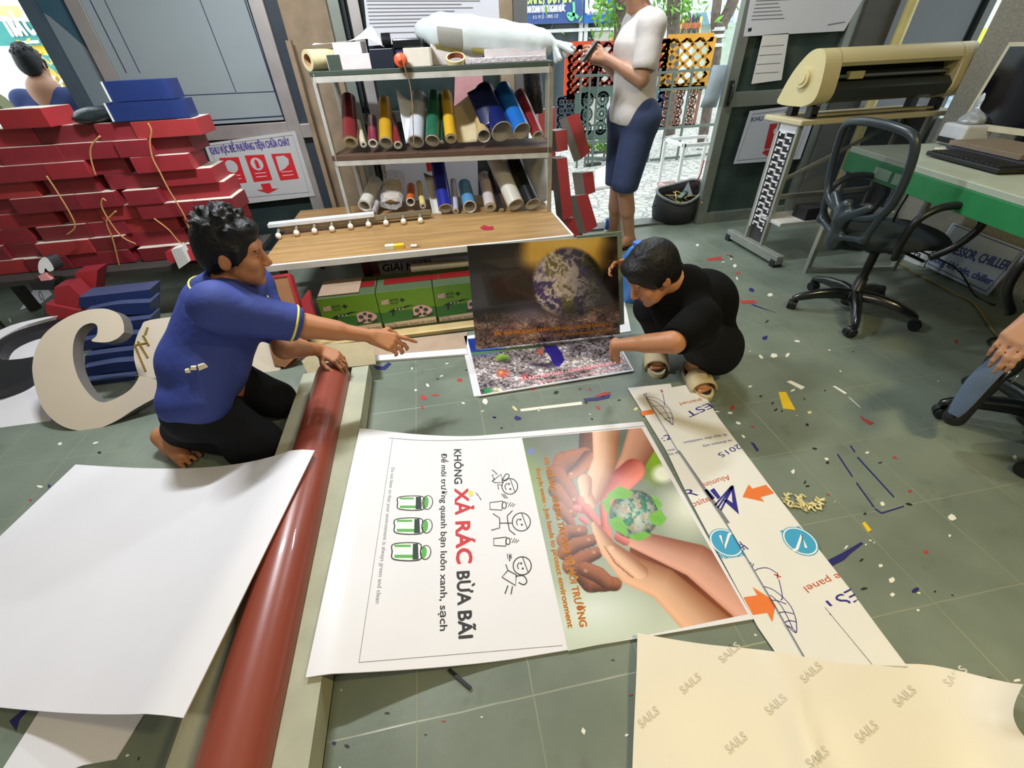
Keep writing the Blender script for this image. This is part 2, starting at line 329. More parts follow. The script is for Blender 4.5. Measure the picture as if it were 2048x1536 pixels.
# ================================================================ the setting
def tile_mat():
    m = bpy.data.materials.new('green_grey_floor_tiles'); m.use_nodes = True; N = m.node_tree.nodes; L = m.node_tree.links; b = N['Principled BSDF']
    tc = N.new('ShaderNodeNewGeometry'); sx = N.new('ShaderNodeSeparateXYZ'); L.new(tc.outputs['Position'], sx.inputs[0])
    def math_(op, a, v=None, c=None):
        n = N.new('ShaderNodeMath'); n.operation = op; (L.new(a, n.inputs[0]) if not isinstance(a, (int, float)) else setattr(n.inputs[0], 'default_value', a))
        if v is not None: (L.new(v, n.inputs[1]) if not isinstance(v, (int, float)) else setattr(n.inputs[1], 'default_value', v))
        if c is not None: n.inputs[2].default_value = c
        return n.outputs[0]
    def noise(sc, det=4, seed=0.):
        n = N.new('ShaderNodeTexNoise'); n.inputs['Scale'].default_value = sc; n.inputs['Detail'].default_value = det; n.noise_dimensions = '4D'; n.inputs['W'].default_value = seed
        L.new(tc.outputs['Position'], n.inputs['Vector']); return n.outputs['Fac']
    wob = math_('MULTIPLY', math_('SUBTRACT', noise(6), .5), .006)
    def line(o, off, sp):
        t = math_('DIVIDE', math_('SUBTRACT', math_('ADD', sx.outputs[o], wob), off), sp); f = math_('ABSOLUTE', math_('SUBTRACT', math_('FRACT', math_('ADD', t, .5)), .5))
        return math_('MULTIPLY', f, sp)
    d = math_('MINIMUM', line('X', -.2236, .2958), line('Y', .360, .3006))
    ln = math_('SUBTRACT', 1., math_('MINIMUM', math_('DIVIDE', d, .0028), 1.))
    dust = math_('MULTIPLY', ln, noise(2.6, 3, 3.))
    r = N.new('ShaderNodeValToRGB'); e = r.color_ramp.elements; e[0].position = .25; e[1].position = .75
    e[0].color = (*lin((98, 108, 96)), 1); e[1].color = (*lin((128, 138, 124)), 1); L.new(noise(3.2, 6, 1.), r.inputs[0])
    r2 = N.new('ShaderNodeValToRGB'); q = r2.color_ramp.elements; q[0].position = .60; q[1].position = .72; q[0].color = (0, 0, 0, 1); q[1].color = (.7, .7, .7, 1); L.new(noise(7, 8, 5.), r2.inputs[0])
    def mixc(fac, c1, c2):
        n = N.new('ShaderNodeMix'); n.data_type = 'RGBA'; L.new(fac, n.inputs[0])
        (L.new(c1, n.inputs[6]) if not isinstance(c1, tuple) else setattr(n.inputs[6], 'default_value', c1)); (L.new(c2, n.inputs[7]) if not isinstance(c2, tuple) else setattr(n.inputs[7], 'default_value', c2)); return n.outputs[2]
    c = mixc(r2.outputs[0], r.outputs[0], (*lin((84, 92, 80)), 1))
    c = mixc(math_('MULTIPLY', ln, .55), c, (*lin((84, 92, 82)), 1)); c = mixc(math_('MULTIPLY', dust, .95), c, (*lin((176, 176, 150)), 1))
    L.new(c, b.inputs['Base Color']); rr = math_('ADD', math_('MULTIPLY', noise(9, 5, 9.), .35), .2); L.new(rr, b.inputs['Roughness'])
    bp = N.new('ShaderNodeBump'); bp.inputs['Strength'].default_value = .25; bp.inputs['Distance'].default_value = .004; L.new(math_('SUBTRACT', noise(30, 3), ln), bp.inputs['Height']); L.new(bp.outputs[0], b.inputs['Normal'])
    return m
def paver_mat():
    m = bpy.data.materials.new('pale_street_pavers'); m.use_nodes = True; N = m.node_tree.nodes; L = m.node_tree.links; b = N['Principled BSDF']
    tc = N.new('ShaderNodeTexCoord'); v = N.new('ShaderNodeTexVoronoi'); v.feature = 'DISTANCE_TO_EDGE'; v.inputs['Scale'].default_value = 9; L.new(tc.outputs['Object'], v.inputs['Vector'])
    r = N.new('ShaderNodeValToRGB'); r.color_ramp.elements[0].position = .02; r.color_ramp.elements[1].position = .12; r.color_ramp.elements[0].color = (*lin((150, 152, 148)), 1); r.color_ramp.elements[1].color = (*lin((205, 203, 194)), 1)
    L.new(v.outputs[0], r.inputs[0]); L.new(r.outputs[0], b.inputs['Base Color']); b.inputs['Roughness'].default_value = .8; return m
def struct(o): o['kind'] = 'structure'; return o
FY = 3.76
plast = M('grey_plaster', (150, 152, 146), .85, bump=.2); alu = M('brushed_aluminium', (176, 170, 168), .42, .55, var=.1, scale=8); alud = M('dull_aluminium_frame', (132, 138, 130), .45, .5, scale=6)
glassd = M('dark_tinted_glass', (44, 56, 56), .12, 0, var=.15, scale=3); white = M('white_paint', (226, 226, 224), .5); concrete = M('speckled_grey_concrete', (140, 138, 126), .85, var=.2, scale=90)
mb = MB(); mb.box((.4, 1.23, -.05), (8.0, 5.1, .1), tile_mat()); struct(mb.obj('floor'))
mb = MB(); mb.box((.4, 10.3, -.1), (24, 13.04, .1), paver_mat()); struct(mb.obj('trim_pavement'))
mb = MB(); mb.box((.4, 1.23, 3.05), (8.0, 5.1, .1), M('white_ceiling', (205, 208, 205), .9)); struct(mb.obj('ceiling'))
mb = MB(); mb.box((.4, -1.37, 1.5), (8.0, .1, 3.0), plast); struct(mb.obj('wall_back'))
mb = MB(); mb.box((-3.65, 1.23, 1.5), (.1, 5.1, 3.0), plast); struct(mb.obj('wall_left'))
mb = MB(); mb.box((4.45, .35, 1.5), (.1, 3.35, 3.0), plast); mb.box((4.45, 2.9, .35), (.1, 1.75, .7), plast); mb.box((4.45, 2.9, 2.75), (.1, 1.75, .5), plast); struct(mb.obj('wall_right'))
# facade: header above the openings, then the fixed panels one by one
mb = MB(); mb.box((.4, FY+.05, 2.75), (8.0, .12, .5), plast); struct(mb.obj('wall_front'))
def vx(x, y, Yv=FY): return YP(x, y, Yv)[0]
def vpanel(name, x0, x1, m, z0=0., z1=2.5, Yv=FY, t=.03, parent=None):
    mb = MB(); mb.box(((x0+x1)/2, Yv+t/2, (z0+z1)/2), (x1-x0, t, z1-z0), m); o = mb.obj(name, parent, bevel=.003 if parent else 0)
    return o
def window(n, x0, x1, fm, pane, rails, z1=2.5, stile=.06, Yv=FY, sx=None):
    """frame with stiles and rails around dark panes; returns the frame object"""
    mb = MB()
    for a in (x0, x1-stile): mb.box((a+stile/2, Yv, z1/2), (stile, .06, z1), fm)
    for z, h in rails: mb.box(((x0+x1)/2, Yv, z), (x1-x0-2*stile, .05, h), fm)
    o = struct(mb.obj(n, bevel=.004))
    p = MB(); p.box(((x0+x1)/2, Yv+.01, z1/2), (x1-x0-2*stile+.01, .012, z1-.02), pane); p.obj('pane', o)
    return o
XBL0 = vx(196, 60); XBL1 = vx(545, 100)            # left bay, its two mullions
w1 = window('window_1', XBL0-.09, XBL1+.035, alu, glassd, [(.035, .07), (.92, .085), (2.46, .08)], stile=.085)
# grey board fixed left of the mullion, dark leaning edge beside the open bay
xl = vx(118, 100); mb = MB(); mb.box(((xl+XBL0)/2-.05, FY+.06, 1.25), (XBL0-xl, .03, 2.5), M('blue_grey_panel', (128, 142, 148), .5, var=.05, scale=3)); struct(mb.obj('trim_1'))
mb = MB(); mb.box((xl-.03, FY+.02, 1.25), (.06, .08, 2.5), M('dark_jamb', (70, 84, 96), .5)); struct(mb.obj('trim_2'))
mb = MB(); mb.box(((xl-3.6)/2, FY+.02, .36), (3.6+xl, .12, .72), plast); struct(mb.obj('trim_3'))
# dark gap and posts between the left bay and the shelf
x0 = XBL1+.035; x1 = vx(572, 40); x2 = vx(664, 60); x3 = vx(690, 60); x4 = vx(707, 60); x5 = vx(724, 40); x6 = vx(998, 40); x7 = vx(1026, 30); x8 = vx(1048, 40)
mb = MB(); mb.box(((x0+x1)/2, FY+.03, 1.25), (x1-x0, .03, 2.5), M('dark_slate_panel', (52, 60, 70), .4)); struct(mb.obj('trim_4'))
mb = MB(); mb.box(((x0+x1)/2, FY, .90), (x1-x0, .05, .085), alu); struct(mb.obj('trim_5', bevel=.003))
w2 = window('window_2', x2, x8-.05, alud, glassd, [(.035, .07), (.95, .07), (2.46, .08)], stile=x3-x2)
mb = MB(); mb.box(((x4+x5)/2, FY-.005, 1.25), (x5-x4, .06, 2.5), alu); mb.box(((x3+x4)/2, FY-.01, 1.25), (.012, .05, 2.5), M('black_rubber_seal', (24, 26, 28), .6)); mb.obj('centre_stile', w2)
mb = MB(); mb.box(((x6+x7)/2-.01, FY-.02, 1.25), (x7-x6, .08, 2.5), M('raw_timber_post', (150, 132, 108), .8, var=.25, scale=5)); struct(mb.obj('trim_6', bevel=.004))
mb = MB(); mb.box(((x7+x8)/2, FY-.02, 1.25), (x8-x7+.02, .1, 2.5), M('grey_door_jamb', (96, 98, 96), .6)); struct(mb.obj('door_1', bevel=.003))
# plywood sheet standing behind the shelf against the posts
ply = M('worn_plywood', (136, 118, 96), .8, var=.22, scale=7, bump=.1)
# right: open door leaf with stiles, lock rail, glass; then pier, pipe, dark bay, window strip
DY = 3.60; dx0 = vx(1478, 0, DY)+.035; dx1 = vx(1718, 30, DY)
d2 = window('door_2', dx0, dx1, alud, M('green_grey_glass', (58, 72, 68), .1, var=.2, scale=2), [(.04, .1), (.935, .1), (2.46, .08)], stile=.085, Yv=DY)
mb = MB(); mb.box((dx0+.03, DY-.04, .98), (.03, .02, .16), M('black_lock_plate', (30, 32, 30), .35)); mb.tube([(dx0+.03, DY-.05, .92), (dx0+.03, DY-.075, .95), (dx0+.03, DY-.075, 1.02), (dx0+.03, DY-.05, 1.05)], .008, M('black_lock_plate')); mb.obj('door_handle', d2)
mb = MB(); mb.box((dx1+.13, DY+.02, 1.25), (.26, .14, 2.5), M('dark_grey_pier', (86, 86, 82), .75, var=.12, scale=8, bump=.15)); struct(mb.obj('trim_7'))
w3 = window('window_3', dx1+.26, 4.42, M('dark_bay_frame', (62, 66, 62), .5), M('dark_green_glass', (34, 44, 42), .12), [(.05, .1), (1.0, .05), (2.46, .08)], stile=.07, Yv=DY+.06)
mb = MB(); mb.box((4.45, 2.15, 1.25), (.1, .12, 2.5), concrete); struct(mb.obj('trim_8'))
mb = MB(); mb.box(((x8+dx0)/2+.02, FY-.02, .008), (dx0-x8, .16, .02), M('door_sill_metal', (120, 122, 118), .45, .6, var=.2)); struct(mb.obj('trim_9'))
mb = MB(); p = YP(1745, 300, 3.45); mb.cyl((YP(1668, 391, 3.5)[0], 3.5, 0.0), (YP(1668, 391, 3.5)[0], 3.5, 2.95), .036, M('cream_yellow_pvc', (222, 208, 138), .4)); tag(mb.obj('pipe'), 'cream yellow pipe rising behind the cutting plotter', 'pipe')
# ceiling fixtures, one of them for the added fill light
for i, (n, l, s, p, c) in enumerate(LAMPS):
    t = thing('ceiling_light', (l[0], l[1], l[2]+.02), ['strip light over the shelf side of the room', 'strip light over the doorway side', 'added fill light behind the photographer on the left', 'warm lamp behind the photographer on the right'][i], 'ceiling light')
    mb = MB(); mb.box((l[0], l[1], l[2]+.08), (s+.1, .14, .08), white); mb.bar((l[0]-s*.3, l[1], l[2]+.12), (l[0]-s*.3, l[1], 3.0), .012, .012, white); mb.bar((l[0]+s*.3, l[1], l[2]+.12), (l[0]+s*.3, l[1], 3.0), .012, .012, white); mb.obj('housing', t, bevel=.005)
    mb = MB(); mb.tube([(l[0]-s/2, l[1], l[2]+.025), (l[0]+s/2, l[1], l[2]+.025)], .014, M('lit_tube_%d' % (i > 2), (255, 250, 240) if i < 3 else (255, 225, 150), emit=6.)); mb.obj('tube', t)
# ================================================================ sheets, prints and cartons on the floor
K_ = M('ink_black', (30, 30, 32), .5, var=0); KR = M('ink_red', (196, 40, 46), .5, var=0); KG = M('ink_green', (88, 168, 72), .5, var=0); KW = M('ink_white', (240, 238, 234), .5, var=0)
KGY = M('ink_grey', (120, 120, 122), .5, var=0); KO = M('ink_orange', (226, 118, 52), .5, var=0); KB = M('ink_navy', (40, 36, 130), .5, var=0); KT = M('ink_sky', (64, 158, 200), .5, var=0); KRO = M('ink_brick', (190, 84, 56), .5, var=0)
KY = M('ink_yellow', (236, 214, 96), .5, var=0); KA = M('ink_amber', (176, 84, 18), .5, var=0); KOR2 = M('ink_bright_orange', (246, 166, 50), .5, var=0); KPK = M('ink_pink', (240, 190, 200), .5, var=0)
PVC = M('white_pvc_board', (226, 224, 228), .4, var=.02, scale=4); PAP = M('white_paper', (228, 226, 224), .6, var=.02); CARD = M('brown_cardboard', (170, 134, 96), .8, var=.1, scale=9); CARDW = M('white_faced_cardboard', (168, 168, 146), .75, var=.08, scale=14)
INK = attr_mat('printed_ink', .3); INKG = attr_mat('glossy_printed_ink', .16, .5, .3)
smooth01 = lambda t: (lambda u: u*u*(3-2*u))(min(1, max(0, t)))
def sheet_obj(name, P, m, thick, parent=None, medge=None):
    """a thin curved board: top grid P, thickness downward"""
    P = np.asarray(P, float); Q = P-A3(0, 0, thick); a, b = P.shape[:2]; mb = MB(); mb.grid(P, m); n0 = a*b
    mb.add(Q.reshape(-1, 3), [(i*b+j, i*b+j+1, (i+1)*b+j+1, (i+1)*b+j) for i in range(a-1) for j in range(b-1)], medge or m, True)
    ring = [(i, 0) for i in range(a)]+[(a-1, j) for j in range(1, b)]+[(i, b-1) for i in range(a-2, -1, -1)]+[(0, j) for j in range(b-2, 0, -1)]
    T = [P[i, j] for i, j in ring]; Bt = [Q[i, j] for i, j in ring]; k = len(ring); mb.add(T+Bt, [(i, k+i, k+(i+1) % k, (i+1) % k) for i in range(k)], medge or m)
    return mb.obj(name, parent)
def quadgrid(q, n, m): 
    q = [np.asarray(p, float) for p in q]; return np.array([[q[0]*(1-u)*(1-t)+q[1]*u*(1-t)+q[2]*u*t+q[3]*(1-u)*t for t in np.linspace(0, 1, m)] for u in np.linspace(0, 1, n)])
# ---- long carton with the red-brown roll
BX0, BX1, BH = -.752, -.440, .09
t = thing('long_carton', (-.6, .9, 0), 'long pale cardboard carton on the floor with a red-brown roll lying in it', 'box')
mb = MB(); y0, y1 = -.25, 1.83
for x in (BX0+.003, BX1-.003): mb.box((x, (y0+y1)/2, BH/2), (.006, y1-y0, BH), CARDW)
mb.box(((BX0+BX1)/2, (y0+y1)/2, .004), (BX1-BX0, y1-y0, .006), CARD); mb.box(((BX0+BX1)/2, y0, BH/2), (BX1-BX0, .006, BH), CARDW); mb.box(((BX0+BX1)/2, y1, BH/2-.02), (BX1-BX0, .006, BH-.04), CARDW)
mb.obj('carton_body', t)
mb = MB(); mb.box((BX0+.036, (y0+y1)/2, BH+.002), (.072, y1-y0, .005), CARDW); mb.obj('top_flap', t)
mb = MB(); mb.box((BX1-.040, (y0+y1)/2, BH+.002), (.08, y1-y0, .005), CARDW); mb.obj('top_flap', t)
CARDI = M('inner_cardboard', (160, 146, 112), .8, var=.08)
fl = Fr((0, 0, BH+.03), (1, 0, 0), (0, 1, 0))
mb = MB(); a = [G(603, 722, .085), G(640, 690, .11), G(745, 682, .10), G(752, 728, .088), G(690, 735, .088), G(690, 720, .1), G(640, 752, .088), G(618, 752, .085)]
mb.prism([a[1], a[2], a[3], a[4]], (0, 0, -.004), CARDI); mb.obj('end_flap', t)
mb = MB(); mb.prism([a[0], a[1], G(668, 705, .12), G(645, 752, .09), a[7]], (0, 0, -.004), CARDI); mb.obj('end_flap', t)
RC = A3(-.598, 0, .101); RR = .078
roll = M('red_brown_vinyl', (138, 66, 50), .33, var=.05, scale=3, coat=.2)
t = thing('vinyl_roll', (RC[0], .9, RC[2]-RR), 'big red-brown vinyl roll lying in the long carton', 'roll')
mb = MB(); n = 26; prof = [(RR-.012, 0), (RR, .004), (RR, 1.98), (RR-.012, 1.984)]
mb.pipe((RC[0], -.24, RC[2]), (RC[0], 1.77, RC[2]), RR, .04, roll, CARD, mend=M('roll_end_layers', (120, 52, 42), .6, var=.2, scale=60)); mb.obj('rolled_vinyl', t)
mb = MB(); mb.pipe((RC[0], -.245, RC[2]), (RC[0], 1.775, RC[2]), .0405, .034, CARD); mb.obj('cardboard_core', t)
# ---- blank white board lying over the roll (left front)
tip, tl, br = A3(-.553, 1.178), A3(-1.614, 1.490), A3(-.690, .408); bl = tl+(br-tip)
P = []
for u in np.linspace(0, 1, 24):
    row = []
    for v in np.linspace(0, 1, 14):
        q = tl*(1-u)*(1-v)+tip*u*(1-v)+br*u*v+bl*(1-u)*v; row.append((q[0], q[1], .02+.172*min(1, u/.93)**3))
    P.append(row)
o = sheet_obj('blank_board', P, PVC, .004); tag(o, 'large blank white board curving up over the red-brown roll', 'board')
mb = MB(); q = [G(*p, .004) for p in [(150, 1330), (330, 1362), (232, 1519), (166, 1531), (120, 1548), (0, 1548), (97, 1395)]]
mb.prism([p+A3(0, 0, .002) for p in q], (0, 0, -.004), PVC); tag(mb.obj('offcut_sheet'), 'white sheet offcut sticking out from under the blank white board', 'sheet')
# ---- big recycling poster
def zp(X, Y): return .008+.100*min(1, max(0, (.06-X)/.48))**1.6
PL = Lift(zp)
cor = [PL.px(719, 857), PL.px(1286, 843), PL.px(1507, 1238), PL.px(611, 1355)]
Pg = quadgrid(cor, 40, 12); P = [[(q[0], q[1], zp(*q)) for q in r] for r in Pg]
pos = sheet_obj('recycling_poster', P, PVC, .005); tag(pos, 'big recycling poster with joined hands and cartoon children lying on the floor', 'poster')
mb = MB()
strokepx(mb, PL, smoothpts([(778, 876), (850, 881), (940, 880), (1045, 874), (1160, 864), (1290, 852)], 5), .0022, KGY); 
strokepx(mb, PL, [(785+(718-785)*t_, 878+(1325-878)*t_) for t_ in np.linspace(0, 1, 12)], .0012, KGY); strokepx(mb, PL, [(718+(1125-718)*t_, 1325+(1291-1325)*t_) for t_ in np.linspace(0, 1, 12)], .0012, KGY)
textpx(mb, PL, 'KHÔNG', (908, 899), (909, 968), .030, K_, bold=.022)
textpx(mb, PL, 'XẢ RÁC', (910, 978), (914, 1127), .050, KR, bold=.035)
textpx(mb, PL, 'BỪA BÃI', (914, 1144), (918, 1277), .040, K_, bold=.03)
textpx(mb, PL, 'Để môi trường quanh bạn luôn xanh, sạch', (883, 907), (880, 1262), .021, K_, bold=.02)
textpx(mb, PL, 'Do not litter so that your environment is always green and clean', (783, 935), (751, 1207), .0125, KGY)
c1 = lambda x, y: (580+x/3.303, 820+y/3.303)
def cs(pts, w=.0032, m=K_, closed=False, sm=0): 
    q = [c1(*p) for p in pts]; q = smoothpts(q, sm, closed) if sm else q; strokepx(mb, PL, q, w, m, .0012, closed)
def ring(cx, cy, rx, ry, rot=0): return [(cx+rx*math.cos(a)*math.cos(rot)-ry*math.sin(a)*math.sin(rot), cy+rx*math.cos(a)*math.sin(rot)+ry*math.sin(a)*math.cos(rot)) for a in np.linspace(0, 2*math.pi, 22, endpoint=False)]
for (x0, x1, ya, yb, lx, ly) in [(712, 872, 572, 660, 908, 612), (692, 862, 718, 818, 905, 768), (676, 852, 882, 992, 896, 942)]:   # three bins
    B = [(x0+12, ya+4), (x1, ya), (x1+10, (ya+yb)/2), (x1, yb), (x0+12, yb-4), (x0, (ya+yb)/2)]; B = smoothpts(B, 4, True)
    polypx(mb, PL, [c1(*p) for p in B], KW, .0007)
    for f0, f1 in ((.08, .22), (.68, .88)): polypx(mb, PL, [c1(x0+14, ya+(yb-ya)*f0), c1(x1-40, ya+(yb-ya)*f0), c1(x1-40, ya+(yb-ya)*f1), c1(x0+14, ya+(yb-ya)*f1)], KG, .0009)
    polypx(mb, PL, [c1(x1-40, ya+3), c1(x1-6, ya+2), c1(x1-2, yb-4), c1(x1-42, yb-2)], M('ink_dark_green', (24, 48, 34), .5, var=0), .001); cs(B, .0038, closed=True)
    Lr = ring(lx, ly, 34, 46, .2); polypx(mb, PL, [c1(*p) for p in Lr], KW, .0008); polypx(mb, PL, [c1(*p) for p in ring(lx-10, ly, 18, 40, .1)], KG, .001); cs(Lr, .003, closed=True)
for (hx, hy, r) in [(1452, 505, 52), (1528, 740, 60), (1534, 1030, 60)]:                            # three smiling heads
    cs(ring(hx, hy, r, r), .0032, closed=True); cs([(hx+2, hy-r*.95), (hx+r*.65, hy+r*.7)], .0026)
    for e in (-16, 18): cs(ring(hx-2+e*.3, hy+e, 4, 4), .0028, closed=True)
    cs([(hx-18, hy-22), (hx-32, hy-2), (hx-24, hy+22)], .0028, sm=4)
def body(ox, oy, f=1):
    cs([(1335+ox, 395+oy), (1370+ox, 425+oy), (1335+ox, 430+oy), (1352+ox, 465+oy)]); cs([(1335+ox, 470+oy), (1395+ox, 425+oy), (1405+ox, 480+oy), (1352+ox, 480+oy), (1335+ox, 470+oy)])
    cs([(1400+ox, 470+oy), (1425+ox, 425+oy), (1448+ox, 432+oy), (1430+ox, 465+oy), (1405+ox, 462+oy)], sm=4); cs([(1378+ox, 525+oy), (1372+ox, 490+oy), (1400+ox, 500+oy)])
    for d in (0, 10, 20): cs([(1395+ox+d, 555+oy), (1420+ox+d, 585+oy)], .002)
body(0, 0)
cs([(1340, 685), (1385, 715), (1385, 780), (1330, 795)]); cs([(1385, 748), (1465, 748)]); cs([(1440, 748), (1435, 700), (1470, 665)]); cs([(1440, 748), (1450, 795), (1488, 825)])
for ox, oy in ((0, 0), (25, 238)):
    cs([(1320+ox, 612+oy), (1405+ox, 602+oy), (1400+ox, 662+oy), (1322+ox, 658+oy)], closed=True); cs(ring(1415+ox, 630+oy, 14, 22), closed=True); cs([(1435+ox, 612+oy), (1438+ox, 616+oy)], .005)
    for d in (0, 14, 28): cs([(1440+ox+d, 640+oy), (1460+ox+d, 610+oy+d*.4)], .002)
cs([(1425, 1020), (1440, 1060), (1400, 1105), (1490, 1160), (1495, 1090), (1440, 1060)]); cs([(1490, 1100), (1540, 1095), (1565, 1130), (1545, 1155), (1510, 1140)], sm=4)
cs([(1420, 1215), (1440, 1160)]); cs([(1460, 1218), (1470, 1165)]); cs([(1450, 1000), (1455, 960)]); 
for d in (0, 12, 24): cs([(1435+d, 950), (1440+d, 985)], .002)
polypx(mb, PL, [c1(*p) for p in ring(1195, 552, 16, 20)], KY, .0014); 
for d in (0, 12, 24): cs([(1225+d*.6, 545+d*.5), (1262, 590+d*.3)], .0016)
# printed photograph of hands around the earth
Hq = [PL.px(1044, 876), PL.px(1283, 856), PL.px(1496, 1228), PL.px(1136, 1302)]
pc = Pic(PL, Hq, 190, 250); c2 = lambda x, y: (1000+x/3.303, 820+y/3.303); S_ = 1/3.303
ty = np.clip((pc.y-870)/400, 0, 1)[..., None]; pc.c = A3(104, 112, 100)*(1-ty)+A3(196, 206, 188)*ty
for b in [(150, 560, 190, 420, (150, 186, 84), .9, .75), (260, 1150, 210, 420, (168, 190, 150), .9, .6), (1020, 300, 130, 240, (132, 172, 44), .8, .95), (1080, 420, 95, 75, (240, 244, 230), .5, .95), (1250, 640, 260, 260, (226, 230, 214), .8, .9), (620, 1330, 420, 230, (224, 232, 224), .9, .8), (300, 200, 150, 110, (120, 122, 112), .8, .8), (205, 272, 34, 30, (110, 120, 220), .9, .9)]:
    pc.blob(*c2(b[0], b[1]), b[2]*S_, b[3]*S_, b[4], b[5], b[6])
def limb(P, R, col, dark, side=1.): pc.limb([c2(*p) for p in P], [r*S_ for r in R], col, dark, None, side)
br_, brd = (148, 90, 60), (66, 32, 18); lt, ltd = (208, 164, 134), (150, 96, 66); pk, pkd = (200, 150, 132), (140, 84, 66); rs, rsd = (206, 116, 106), (150, 64, 62)
limb([(1700, 1420), (1250, 1150), (900, 930)], [110, 82, 45], (122, 62, 38), (70, 32, 18)); limb([(1640, 1260), (1300, 1000), (880, 850)], [150, 118, 62], pk, pkd)
limb([(575, 90), (565, 300)], [48, 50], (108, 60, 36), brd); limb([(1000, 60), (880, 330), (850, 400)], [135, 92, 92], (186, 138, 116), (136, 86, 68), -1); limb([(880, 400), (800, 470), (720, 580)], [82, 84, 66], (212, 124, 112), rsd)
limb([(560, 300), (430, 350), (400, 450)], [58, 82, 78], br_, brd, -1); limb([(370, 420), (450, 520), (500, 605)], [66, 54, 34], br_, brd); limb([(370, 530), (440, 620), (480, 680)], [54, 46, 34], br_, brd); limb([(390, 640), (440, 700), (470, 745)], [44, 38, 28], br_, brd); limb([(585, 315), (520, 390), (470, 425)], [50, 44, 34], (164, 104, 72), brd)
for P, R in [([(420, 860), (450, 800), (540, 800)], [50, 46, 42]), ([(430, 940), (500, 890), (600, 862)], [56, 50, 44]), ([(470, 1030), (550, 980), (635, 945)], [62, 54, 44]), ([(530, 1060), (600, 1140), (760, 1150)], [64, 70, 48]), ([(560, 1050), (650, 1090), (700, 1130)], [52, 56, 50])]: limb(P, R, br_, brd)
for x, y in ((488, 590), (468, 668), (522, 790), (585, 856), (620, 940), (470, 420), (565, 1062)): pc.blob(*c2(x, y), 17*S_, 14*S_, (206, 150, 122), .6, .8)
limb([(700, 80), (695, 330), (640, 470), (605, 610)], [98, 82, 80, 40], lt, ltd, -1); limb([(560, 470), (570, 560), (605, 620)], [50, 40, 34], lt, ltd, -1); pc.limb([c2(600, 480), c2(585, 580)], [5*S_, 3*S_], ltd, ltd)
for P, R in [([(530, 600), (545, 660)], [30, 26]), ([(505, 650), (560, 665)], [26, 22]), ([(570, 650), (665, 770)], [34, 22]), ([(600, 690), (660, 780)], [22, 18]), ([(690, 790), (715, 850)], [44, 30]), ([(790, 840), (830, 870)], [36, 28]), ([(680, 640), (690, 760)], [26, 22]), ([(540, 715), (575, 745)], [22, 18])]: limb(P, R, rs, rsd)
limb([(1420, 1480), (1080, 1150), (870, 1060), (720, 920), (640, 790), (622, 755)], [150, 112, 102, 62, 32, 20], lt, ltd); limb([(930, 1075), (840, 1000), (740, 915)], [52, 50, 34], (214, 172, 144), ltd); pc.blob(*c2(735, 912), 24*S_, 18*S_, (226, 190, 170), .6, .8); pc.limb([c2(880, 1110), c2(760, 1010), c2(690, 900)], [4*S_, 5*S_, 3*S_], ltd, ltd)
ex, ey, er = *c2(885, 690), 165*S_; d = np.hypot(pc.x-ex, pc.y-ey)/er; w = np.clip((1-d)*8, 0, 1); n1 = fbm(pc.x/11, pc.y/11, 3); n2 = fbm(pc.x/7+9, pc.y/16, 8)
E_ = np.where((n1 > .56)[..., None], A3(196, 176, 146), A3(58, 140, 116)); k2 = np.clip((fbm(pc.x/9+4*n1, pc.y/13+4*n2, 8, 5)-.47)*6, 0, .9)[..., None]; E_ = E_*(1-k2)+A3(206, 218, 208)*k2; E_ = E_*(.96-.4*np.clip(d, 0, 1)**2)[..., None]
pc.mix(w*1., (0, 0, 0)); pc.c = pc.c*(1-w[..., None])+E_*w[..., None]
for P in [[(700, 560), (790, 500), (880, 540), (860, 580), (740, 590)], [(680, 590), (740, 560), (720, 690), (690, 660)], [(720, 720), (790, 700), (840, 770), (840, 840), (740, 780)], [(850, 830), (960, 800), (1000, 830), (920, 866), (860, 850)], [(980, 700), (1060, 650), (1100, 720), (1060, 770), (1000, 750)], [(1000, 560), (1040, 580), (1070, 640), (1040, 650)]]:
    pc.fill([c2(*p) for p in P], (116, 178, 70)); 
    a = np.mean(P, 0)
    for s_ in (-20, 0, 20): pc.limb([c2(a[0]+s_-18, a[1]-18), c2(a[0]+s_+14, a[1]+20)], [3*S_, 2*S_], (84, 158, 50), (84, 158, 50))
pc.obj('hands_photo_print', pos, INK)
for t_, a, b, hh, ci in [('TÁI CHẾ RÁC - CHUNG TAY BẢO VỆ MÔI TRƯỜNG', (1086, 914), (1160, 1254), .022, KA), ('Recycle waste - Join hands to protect environment', (1072, 938), (1136, 1256), .018, KA)]:
    textpx(mb, PL, t_, a, b, hh, KY, h=.0012, bold=.045); textpx(mb, PL, t_, a, b, hh, ci, h=.0018, bold=.02)
mb.obj('poster_print', pos)
# ---- aluminium composite offcuts with the maker's print
FL = Fr((0, 0, .0), (1, 0, 0), (0, 1, 0)); ACM = M('white_film_panel', (226, 224, 218), .35, var=.02, scale=5)
def acm(name, px, z, label, cat='panel'):
    mb = MB(); mb.prism([G(*p, z) for p in px], (0, 0, -.004), ACM, M('grey_panel_edge', (110, 112, 112), .4)); return tag(mb.obj(name), label, cat)
oA = acm('composite_panel', [(1255, 776), (1341, 767), (1350, 790), (1640, 1330), (1568, 1330), (1515, 1253), (1418, 1071), (1370, 980), (1333, 902)], .006, 'narrow white composite panel strip lying beside the recycling poster')
oB = acm('composite_panel', [(1288, 786), (1318, 779), (1395, 766), (1437, 835), (1560, 999), (1700, 1178), (1815, 1335), (1622, 1335), (1551, 1211), (1454, 1047), (1357, 902)], .014, 'wide white composite panel with maker print, on top of the narrow strip')
oC = acm('film_strip', [(1650, 1214), (1718, 1204), (1815, 1333), (1746, 1330)], .0165, 'plain white film strip on the near end of the wide composite panel', 'film')
